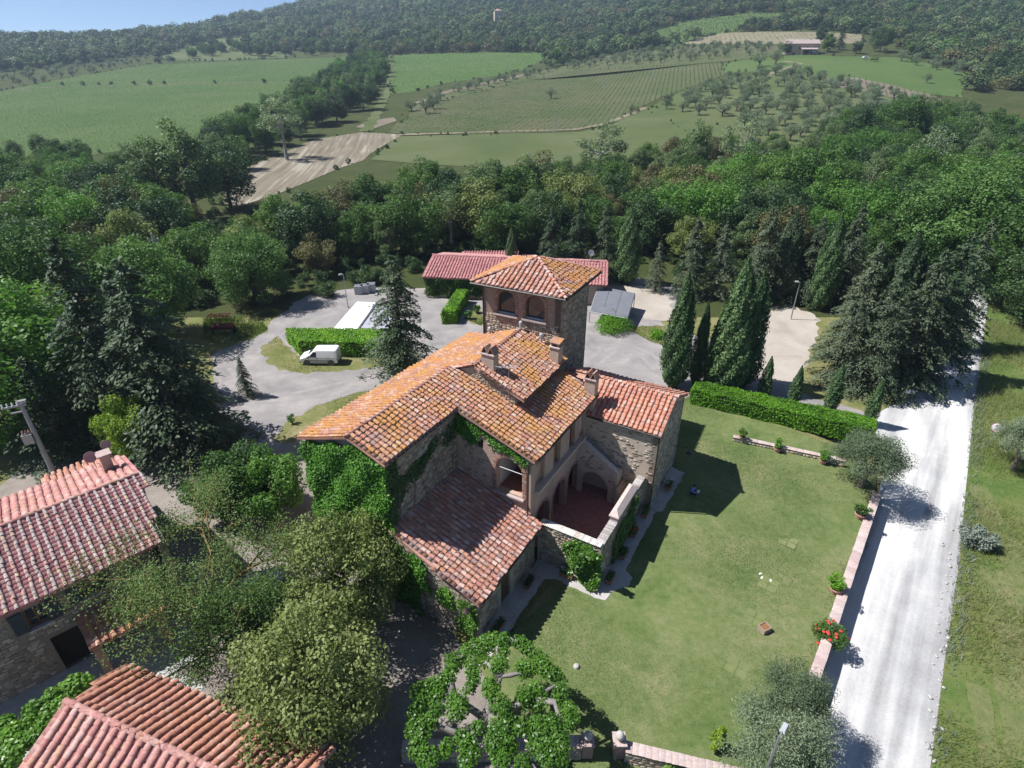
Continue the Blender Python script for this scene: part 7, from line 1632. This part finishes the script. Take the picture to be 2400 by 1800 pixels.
pv = at(60, 1590, 1.5); mul2 = empty('pollarded_tree', (pv.x, pv.y, 0), 0, 'bright green flat-topped tree beside the outbuilding at the left edge', 'tree')
m = MB(); cl = []
for x, y in ((10, 1600), (30, 1575), (60, 1565), (70, 1530), (100, 1530), (110, 1500), (140, 1490), (160, 1475), (175, 1478), (130, 1520), (95, 1560), (50, 1600), (20, 1640), (5, 1570), (150, 1505), (80, 1590), (35, 1610), (-10, 1620)):
    c = at(x, y, 2.7 + r.uniform(-.2, .25)); cl.append((c.x, c.y, c.z, r.uniform(.35, .55))); m.tube([pv, (pv + c) / 2 + UP * .2, c], [.08, .06, .02], 5, False)
m.tube([(pv.x, pv.y, -.1), pv], [.2, .14], 8); m.build('trunk', 'bark_pale', mul2, True)
P, Nn, t = clump_points(cl, 6500, rng, .3, .9, .7, .75); leafy('crown', P, Nn, .17 * (.7 + .6 * rng.random(6500)), t, 'leaf_mulberry', mul2, .78, rng, True)

# shrubs
def shrub(name, loc, R, h, n, ls, mat, label, cat='shrub', seed=1, flowers=None, z=None):
    rng = np.random.default_rng(seed); root = empty(name, loc, 0, label, cat)
    cl = crown_clumps(seed, R, h * .55, h * .5, 14, .3, .5, -.8); P, Nn, t = clump_points(cl, n, rng, .4, .4, .8)
    m = MB()
    for c in cl[:7]: m.tube([(0, 0, -.05), tuple(c[:3])], [.03, .01], 4, False)
    m.build('stems', 'bark', root); leafy('leaves', P, Nn, ls * (.7 + .6 * rng.random(n)), t, mat, root, .6, rng)
    if flowers:
        fm, k, fs = flowers
        d = unit(rng.normal(size=(k, 3)) + np.array([0, 0, .8])); FP = np.array([0, 0, h * .55]) + d * np.array([R, R, h * .5]) * 1.0
        for q in FP: MB().lathe([(.01, -.04), (fs * .7, -.01), (fs, .03), (fs * .6, .05), (.01, .03)], 7, q).build('flower', fm, root)
    return root
shrub('rose_bush', gp(1783, 1392), 1.0, 1.5, 3200, .12, 'leaf_oak', 'red-flowering rose bush growing over the road wall', 'rose bush', 1, ('rose_red', 16, .1))
shrub('lemon_shrub', gp(1540, 1620), .42, 1.9, 1800, .13, 'leaf_yellowgreen', 'bright yellow-green upright shrub at the near edge of the lawn', 'shrub', 2)
shrub('lavender_bush', gp(1858, 1180), .5, .7, 700, .1, 'leaf_grey', 'small grey lavender bush halfway along the road wall', 'shrub', 3, ('flower_purple', 8, .05))
shrub('spreading_bush', at(1322, 712), 2.4, 1.3, 5200, .16, 'leaf_hedge', 'low spreading bright green bush in front of the carport', 'shrub', 4)
shrub('spreading_bush', at(1420, 728), 1.1, .7, 1400, .2, 'leaf_hedge', 'small green bush further along the gravel from the carport', 'shrub', 5)
shrub('potted_shrub', at(1012, 690), .5, 1.3, 700, .16, 'leaf_bright', 'small shrub in the strip left of the tower', 'shrub', 6); shrub('potted_shrub', at(1030, 676), .5, 1.2, 700, .16, 'leaf_oak', 'dark little shrub nearest the tower wall', 'shrub', 7)
shrub('roadside_bush', gp(2095, 1170), .95, 1.3, 2200, .17, 'leaf_grey', 'grey-green roadside bush, the upper one of two', 'shrub', 8); shrub('roadside_bush', gp(2125, 1185), .8, 1.1, 1800, .17, 'leaf_grey', 'grey-green roadside bush with a dark shadow, further into the grass', 'shrub', 9)
shrub('sapling', at(632, 915), .35, 1.0, 300, .14, 'leaf_bright', 'tiny sapling on the grass strip beside the farmhouse', 'shrub', 10)
shrub('flowering_shrub', at(480, 1085), .6, .8, 700, .14, 'leaf_oak', 'purple-flowering plant below the fig tree', 'shrub', 11, ('flower_purple', 14, .09))
# pots and planters
def pot(loc, r, ph, label, seed, mat='leaf_bright', cat='potted plant'):
    rng = np.random.default_rng(seed); root = empty('potted_plant', loc, 0, label, cat)
    pr_ = MB().lathe([(r * .62, 0), (r * .72, .05), (r * .9, r * .85), (r * 1.05, r * .9), (r * 1.05, r * 1.1), (r * .9, r * 1.1), (r * .85, r * .98), (.02, r * .96)], 16).build('pot', 'terracotta_pale', root)
    MB().lathe([(.02, r * .97), (r * .84, r * .99)], 16).build('soil', 'soil', root)
    MB().tube([(0, 0, r * .8), (.03, 0, r + ph * .5)], [.03, .02], 5).build('stem', 'bark', root)
    cl = crown_clumps(seed, ph * .48, r + ph * .55, ph * .45, 12, .32, .5, -.9); P, Nn, t = clump_points(cl, 900, rng, .3, .5, .8); leafy('leaves', P, Nn, .13 * (.7 + .6 * rng.random(900)), t, mat, root, .6, rng); return root
for i, (x, y, zz, s, mt, lab) in enumerate(((1602, 948, .4, .8, 'leaf_oak', 'small potted plant on the far end of the low terrace wall'), (1678, 975, .02, 1.0, 'leaf_bright', 'potted shrub in the middle of the low terrace wall'), (1776, 1001, .02, 1.0, 'leaf_hedge', 'potted yellow-green shrub at the olive end of the terrace wall'), (1856, 1119, .02, 1.1, 'leaf_oak', 'potted shrub by the road wall nearest the round olive'), (1803, 1280, .02, 1.15, 'leaf_hedge', 'potted shrub by the road wall above the rose bush'))):
    p = at(x, y, zz) if i == 0 else gp(x, y) + UP * .02; pot(p, .34 * s, .95 * s, lab, 20 + i, mt)
def planter(loc, rz, L, label, seed, fl=None, mat='leaf_oak'):
    rng = np.random.default_rng(seed); root = empty('planter_box', loc, rz, label, 'planter')
    MB().add([(-L / 2 * .92, -.16, 0), (L / 2 * .92, -.16, 0), (L / 2 * .92, .16, 0), (-L / 2 * .92, .16, 0), (-L / 2, -.2, .34), (L / 2, -.2, .34), (L / 2, .2, .34), (-L / 2, .2, .34), (-L / 2 + .05, -.15, .34), (L / 2 - .05, -.15, .34), (L / 2 - .05, .15, .34), (-L / 2 + .05, .15, .34), (-L / 2 + .05, -.15, .27), (L / 2 - .05, -.15, .27), (L / 2 - .05, .15, .27), (-L / 2 + .05, .15, .27)],
             [(3, 2, 1, 0), (0, 1, 5, 4), (1, 2, 6, 5), (2, 3, 7, 6), (3, 0, 4, 7), (4, 5, 9, 8), (5, 6, 10, 9), (6, 7, 11, 10), (7, 4, 8, 11), (8, 9, 13, 12), (9, 10, 14, 13), (10, 11, 15, 14), (11, 8, 12, 15)]).build('trough', 'terracotta', root)
    MB().add([(-L / 2 + .05, -.15, .28), (L / 2 - .05, -.15, .28), (L / 2 - .05, .15, .28), (-L / 2 + .05, .15, .28)], [(0, 1, 2, 3)]).build('soil', 'soil', root)
    n = 420; P = np.stack([rng.uniform(-L / 2, L / 2, n), rng.normal(size=n) * .12, .33 + rng.random(n) * .3], -1); leafy('leaves', P, rng.normal(size=(n, 3)) + np.array([0, 0, .8]), .1 * (.7 + .6 * rng.random(n)), rng.random(n), mat, root, .6, rng)
    if fl:
        for k in range(14): MB().lathe([(.01, -.02), (.045, 0), (.01, .03)], 6, (rng.uniform(-L / 2, L / 2), rng.normal() * .1, .58 + rng.random() * .1)).build('flower', fl, root)
    return root
for i, (u, v, a, L, fl, mt, lab) in enumerate(((6.85, 10.9, 0, .9, 'flower_white', 'leaf_bright', 'terracotta planter with white flowers under the sunny courtyard wall'), (6.8, 12.75, 0, .7, None, 'leaf_mulberry', 'planter at the near courtyard corner below the climber'), (1.0, 9.15, 1, 1.3, None, 'leaf_dark', 'long shaded planter by the lean-to nearest its corner'), (5.0, 9.1, 1, .9, None, 'leaf_dark', 'shaded planter in the corner between lean-to and courtyard'),
        (8.0, 13.5, 1, .8, None, 'leaf_oak', 'planter on the lawn side of the courtyard, first from the corner'), (10.4, 13.5, 1, .8, None, 'leaf_oak', 'planter below the hipped coping of the courtyard wall'), (12.6, 13.45, 1, .7, 'rose_red', 'leaf_oak', 'planter with red flowers on the courtyard lawn side'), (14.9, 13.5, 1, .9, None, 'leaf_oak', 'planter beside the downpipe at the block corner'), (18.6, 14.1, 1, .9, 'flower_white', 'leaf_oak', 'planter under the gable wall furthest from the courtyard'))):
    planter(W(u, v, tz(W(u, v).x, W(u, v).y) + .06), -YAW + (PI / 2 if a else 0), L, lab, 40 + i, fl, mt)

# tall grass and weeds beside the road
def tufts(name, poly, n, h, label, seed=1, mat='leaf_grass', wd=.03):
    rng = np.random.default_rng(seed); P = np.array([(p[0], p[1]) for p in poly]); X = rng.uniform(P[:, 0].min(), P[:, 0].max(), n * 4); Y = rng.uniform(P[:, 1].min(), P[:, 1].max(), n * 4)
    ok = poly_in(X, Y, P); patch = np.sin(X * .45 + 1.1 * np.sin(Y * .31)) + np.sin(Y * .6 + X * .2); ok &= (patch + rng.normal(size=len(X)) * .8) > -.7; X, Y, patch = X[ok][:n], Y[ok][:n], patch[ok][:n]; k = len(X)
    H = h * (.45 + .8 * rng.random(k)) * (1 + .22 * patch); a = rng.random(k) * 6.28; B = np.stack([X, Y, terr(X, Y)], -1); sd = np.stack([np.cos(a), np.sin(a), 0 * a], -1) * wd
    tip = B + np.stack([rng.normal(size=k) * .35 * H, rng.normal(size=k) * .35 * H, H], -1); V = np.stack([B - sd, B + sd, tip], 1).reshape(-1, 3)
    o = link(bpy.data.objects.new(name, mesh_np(name, V, np.arange(3 * k).reshape(k, 3), mat, False, np.clip(.45 + .2 * patch + .25 * rng.normal(size=k), 0, 1)))); return tag(o, label, 'grass', kind='stuff')
tufts('meadow_grass', [(18.2, 9)] + [(p[0] + .1, p[1]) for p in right[:8]] + [(95, 80), (70, 30), (40, 8)], 110000, .36, 'rough tall grass growing right of the white road', 1, wd=.018)
tufts('roadside_weeds', [(p[0] - .25, p[1]) for p in right[1:7]] + [(p[0] + 1.0, p[1]) for p in reversed(right[1:7])], 16000, .45, 'grey-green weeds along the far edge of the white road', 2, 'leaf_grey', .03)
tufts('dry_stalks', [(19.5, 12)] + [(p[0] + .6, p[1]) for p in right[:8]] + [(80, 70), (60, 34), (40, 12)], 26000, .62, 'tall dry stalks scattered through the meadow grass', 7, 'leaf_hay', .016)
tufts('edge_grass', [tuple(WA - WN * .3), tuple(WB - WN * .3), tuple(WB - WN * .75), tuple(WA - WN * .75)], 5000, .16, 'longer grass along the foot of the road wall', 8, 'leaf_grass', .02)
tufts('edge_grass', [W(*p) for p in ((-.8, 9.7), (6.0, 9.75), (6.2, 14.0), (5.6, 14.0), (5.6, 10.2), (-.8, 10.1))], 3000, .13, 'longer grass along the paving round the house', 9, 'leaf_grass', .02)
tufts('lawn_blades', lawn_poly, 120000, .06, 'short mown blades of the lawn', 3, 'leaf_lawn', .022)
tufts('yard_grass', apoly([(440, 690), (560, 684), (578, 712), (540, 735), (470, 747), (440, 735)]), 3500, .35, 'long grass around the farm implements', 4, wd=.05)
for i, pg in enumerate(VERGES): tufts('verge_grass', pg, 2600, .12, ['thin dry grass', 'longer grass', 'patchy grass', 'sparse grass', 'short grass'][i] + ' on the ' + ['island where the van stands', 'patch with the farm implements', 'strip beside the farmhouse eaves', 'strip beyond the carport bush', 'strip left of the tower'][i], 20 + i, wd=.03)
# white stones tumbled along the far road edge
ms = [mesh_np('edge_stone', np.array(v) * np.array([1, .8, .6]), np.array(f), 'limestone') for v, f in STONES]
for i in range(44):
    t_ = i / 44; x, y = 2012 + 45 * t_ + rnd.gauss(0, 9), 1650 - 520 * t_ + rnd.gauss(0, 6); p = gp(x, y); s = rnd.uniform(.1, .24)
    o = link(bpy.data.objects.new('edge_stone', ms[i % 6])); o.location = p + UP * .01; o.scale = (s, s * .9, s * .8); o.rotation_euler = (0, 0, rnd.random() * 6); tag(o, 'whitish stone lying along the grass edge of the white road', 'stone', 'stones along the road edge')

# ------------------------------------------------------------------ the person on the lawn
def skin_body(name, verts, edges, radii, mat, parent=None, root=0):
    me = bpy.data.meshes.new(name); me.from_pydata(verts, edges, []); me.materials.append(MATS[mat]); o = link(bpy.data.objects.new(name, me), parent)
    sk = o.modifiers.new('skin', 'SKIN'); sk.use_smooth_shade = True; o.modifiers.new('sub', 'SUBSURF').levels = 1; o.modifiers['sub'].render_levels = 1
    for i, rr in enumerate(radii): me.skin_vertices[0].data[i].radius = (rr, rr); me.skin_vertices[0].data[i].use_root = (i == root)
    return o
pp = gp(1493, 1066); person = empty('person', pp + UP * .03, -.35, 'person in a blue shirt sitting cross-legged on the shaded lawn, reading', 'person')
bv = [(0, 0, .13), (.02, 0, .32), (.06, 0, .5), (.10, 0, .59), (.14, 0, .68), (.15, 0, .76), (.24, 0, .70)]; be = [(0, 1), (1, 2), (2, 3), (3, 4), (4, 5), (4, 6)]; brd = [.15, .13, .14, .055, .095, .09, .03]
for s in (-1, 1):
    n = len(bv); bv += [(.05, s * .19, .52), (.16, s * .26, .33), (.36, s * .12, .27), (.42, s * .09, .27)]; be += [(2, n), (n, n + 1), (n + 1, n + 2), (n + 2, n + 3)]; brd += [.06, .045, .032, .036]
    for k in range(5):
        q = len(bv); off = (k - 2) * .018; bv += [(.46 + (.0 if k else -.03), s * .09 + off, .275), (.50 - .008 * abs(k - 2), s * (.09 - .01) + off, .255)]; be += [(n + 3, q), (q, q + 1)]; brd += [.010, .008]
    n = len(bv); bv += [(.05, s * .11, .11), (.38, s * .32, .17), (.30, -s * .03, .07), (.42, -s * .10, .05)]; be += [(0, n), (n, n + 1), (n + 1, n + 2), (n + 2, n + 3)]; brd += [.10, .065, .045, .038]
skin_body('body', bv, be, brd, 'skin', person)
sv = [(0, 0, .16), (.02, 0, .33), (.06, 0, .50), (.09, 0, .56)]; se = [(0, 1), (1, 2), (2, 3)]; sr = [.175, .155, .165, .08]
for s in (-1, 1):
    n = len(sv); sv += [(.05, s * .19, .52), (.16, s * .26, .33), (.30, s * .16, .285)]; se += [(2, n), (n, n + 1), (n + 1, n + 2)]; sr += [.078, .062, .05]
skin_body('shirt', sv, se, sr, 'shirt_blue', person)
tv_ = [(0, 0, .13)]; te = []; tr_ = [.17]
for s in (-1, 1):
    n = len(tv_); tv_ += [(.05, s * .11, .12), (.38, s * .32, .17), (.31, -s * .02, .075)]; te += [(0, n), (n, n + 1), (n + 1, n + 2)]; tr_ += [.115, .082, .06]
skin_body('trousers', tv_, te, tr_, 'trousers', person)
MB().lathe([(.02, -.02), (.10, -.01), (.112, .05), (.09, .11), (.02, .135)], 12, (.125, 0, .72)).build('hair', 'hair', person, sm=True)
bk = MB().prism([(.40, -.16, .30), (.40, 0, .285), (.60, 0, .345), (.60, -.16, .36)], (0, 0, .012)).prism([(.40, 0, .285), (.40, .16, .30), (.60, .16, .36), (.60, 0, .345)], (0, 0, .012)).build('book', 'paper'); bk.matrix_world = Matrix.Translation(pp + UP * .03) @ Matrix.Rotation(-.35, 4, 'Z'); tag(bk, 'open white book in the hands of the person on the lawn', 'book')

# ------------------------------------------------------------------ far things
def far_house(name, fx, fy, L, D, hw, hr, rz, wm, rm, label, wins=3, cat='house', porch=False):
    b = gp(fx, fy); root = empty(name, b, rz, label, cat)
    MB().box((0, 0, hw / 2 - 1), (L, D, hw + 2)).build('wall', wm, root)
    MB().add([(-L / 2 - .4, -D / 2 - .5, hw), (L / 2 + .4, -D / 2 - .5, hw), (L / 2 + .4, D / 2 + .5, hw), (-L / 2 - .4, D / 2 + .5, hw), (-L / 2 - .4, 0, hw + hr), (L / 2 + .4, 0, hw + hr)], [(0, 1, 5, 4), (2, 3, 4, 5), (3, 0, 4), (1, 2, 5), (3, 2, 1, 0)]).build('roof', rm, root)
    for k in range(wins):
        x = -L / 2 + L * (k + .5) / wins; wv = MB().box((x, -D / 2 - .03, hw * .6), (1.1, .08, 1.5)).build('window', 'glass', root); MB().box((x, -D / 2 - .06, hw * .6 - .85), (1.4, .2, .12)).build('sill', 'cap_stone', wv)
    MB().box((L * .25, 0, hw + hr * .8), (.9, .9, 1.6)).build('chimney', 'brick_pale', root)
    if porch:
        MB().add([(-2, -D / 2 - 4, 2.6), (9, -D / 2 - 4, 2.6), (9, -D / 2 - .1, 3.6), (-2, -D / 2 - .1, 3.6)], [(0, 1, 2, 3)]).add([(-2, -D / 2 - 4, 2.45), (9, -D / 2 - 4, 2.45), (9, -D / 2 - .1, 3.45), (-2, -D / 2 - .1, 3.45)], [(3, 2, 1, 0)]).build('porch_roof', rm, root)
        for x in (-1.6, 3.4, 8.6): MB().box((x, -D / 2 - 3.7, .8), (.4, .4, 3.4)).build('porch_post', wm, root)
        MB().box((3.5, -D / 2 + .02, 1.2), (6, .1, 2.4)).build('dark_bay_sheet', 'painted_dark', root)  # near-black sheet on the wall, painted as the shade under the porch
    return root
far_house('farmstead', 1728, 116, 21, 10, 6.0, 2.6, -.1, 'render_rose', 'tile_grey_cover', 'distant stone farmstead with a pale pink roof on the hillside', 4, porch=True)
far_house('villa', 4, 122, 12, 9, 6, 2.5, .3, 'render_rose', 'tile_pink', 'distant house with a red roof at the upper left edge', 2); far_house('villa', 28, 140, 11, 8, 4, 2.2, .3, 'render_old', 'tile_pinkold', 'lower distant house among olives at the left edge', 2)
b = gp(1075, 62); tw_ = empty('ruined_tower', b, .2, 'small distant square tower rising from the wooded hill', 'tower')
MB().box((0, 0, 9), (9, 9, 22)).build('wall', 'render_old', tw_)
MB().add([(-5, -5, 20), (5, -5, 20), (5, 5, 20), (-5, 5, 20), (0, 0, 22.5)], [(0, 1, 4), (1, 2, 4), (2, 3, 4), (3, 0, 4), (3, 2, 1, 0)]).build('roof', 'tile_pinkold', tw_)
for x in (-2, 2): MB().box((x, -4.52, 16), (1.2, .1, 2)).build('window', 'glass', tw_)
for x in (-2, 2): MB().box((x, -4.52, 11), (1.2, .1, 2)).build('window', 'glass', tw_)
for fx, fy, h_, kd, mt, lab in ((1786, 112, 12, 'oak0', 'leaf_oak', 'round tree just right of the distant farmstead'), (1812, 108, 15, 'spruce0', None, 'dark conifer right of the distant farmstead'), (1698, 119, 9, 'oak2', 'leaf_dark', 'dark tree in front of the distant farmstead'), (1850, 116, 9, 'oak1', 'leaf_dark', 'low dark tree beside the red trailer'), (1900, 112, 17, 'oak3', 'leaf_dark', 'big dark tree behind the red trailer'), (1770, 92, 12, 'oak2', 'leaf_dark', 'tree on the slope behind the distant farmstead')):
    b = gp(fx, fy); plant(kd, 'farm_tree', b.x, b.y, h_, lab, mat=mt)
def simple_car(fx, fy, rz, paint, label): return hatch('car', gp(fx, fy) + UP * .9, rz, paint, label)
for fx, fy, rz, pt_, lab in ((1756, 117, .3, 'white_paint', 'white car parked beside the distant farmstead'), (1790, 112, 1.2, 'car_dark', 'dark car in the yard right of the distant farmstead'), (1868, 130, .1, 'white_paint', 'white car by the red trailer near the distant farm')): simple_car(fx, fy, rz, pt_, lab)
tl = empty('farm_trailer', gp(1888, 133) + UP * .7, .1, 'dark red farm trailer under a tree right of the distant farm', 'trailer')
MB().box((0, 0, 1.3), (5, 2.2, .3)).build('bed', 'rust_red', tl)
for x in (-2.4, -.8, .8, 2.4): MB().box((x, -1.05, 2.0), (.15, .12, 1.2)).build('stake', 'rust_red', tl)
MB().box((0, -1.06, 2.5), (5, .1, .2)).build('side_rail', 'rust_red', tl)
for x in (-1.4, 1.4):
    for y in (-1, 1): MB().lathe([(.1, -.12), (.5, -.12), (.5, .12), (.1, .12)], 12, (x, y, .5), Matrix.Rotation(PI / 2, 3, 'X')).build('wheel', 'tyre', tl)
for i, (fx, fy, h, lab) in enumerate(((1197, 290, 9, 'field power pole standing on the farm track'), (1303, 214, 9, 'field power pole in the middle of the hillside vineyard'), (1412, 172, 9, 'field power pole at the top of the hillside vineyard'), (1446, 92, 10, 'thin power pole below the upper vineyard'))):
    q = empty('power_pole', gp(fx, fy), .3, lab, 'power pole', 'power poles across the fields'); MB().tube([(0, 0, -.5), (0, 0, h)], [.16, .1], 6).build('shaft', 'pole_concrete', q); MB().box((0, 0, h - .6), (1.6, .12, .12)).build('cross_arm', 'grey_metal', q)
    for s in (-.7, 0, .7): MB().lathe([(.05, 0), (.1, .1), (.05, .3)], 6, (s, 0, h - .54)).build('insulator', 'lamp_glass', q)

# ------------------------------------------------------------------ the air
m, nt = nodes('haze'); pvn = N(nt, 'ShaderNodeVolumePrincipled'); pvn.inputs['Color'].default_value = (.62, .78, 1, 1); pvn.inputs['Density'].default_value = .0002; pvn.inputs['Anisotropy'].default_value = .2
on = N(nt, 'ShaderNodeOutputMaterial'); nt.links.new(pvn.outputs[0], on.inputs['Volume'])
hz = MB().box((0, 1290, 300), (12400, 2800, 610)).build('haze', 'haze'); hz['kind'] = 'stuff'
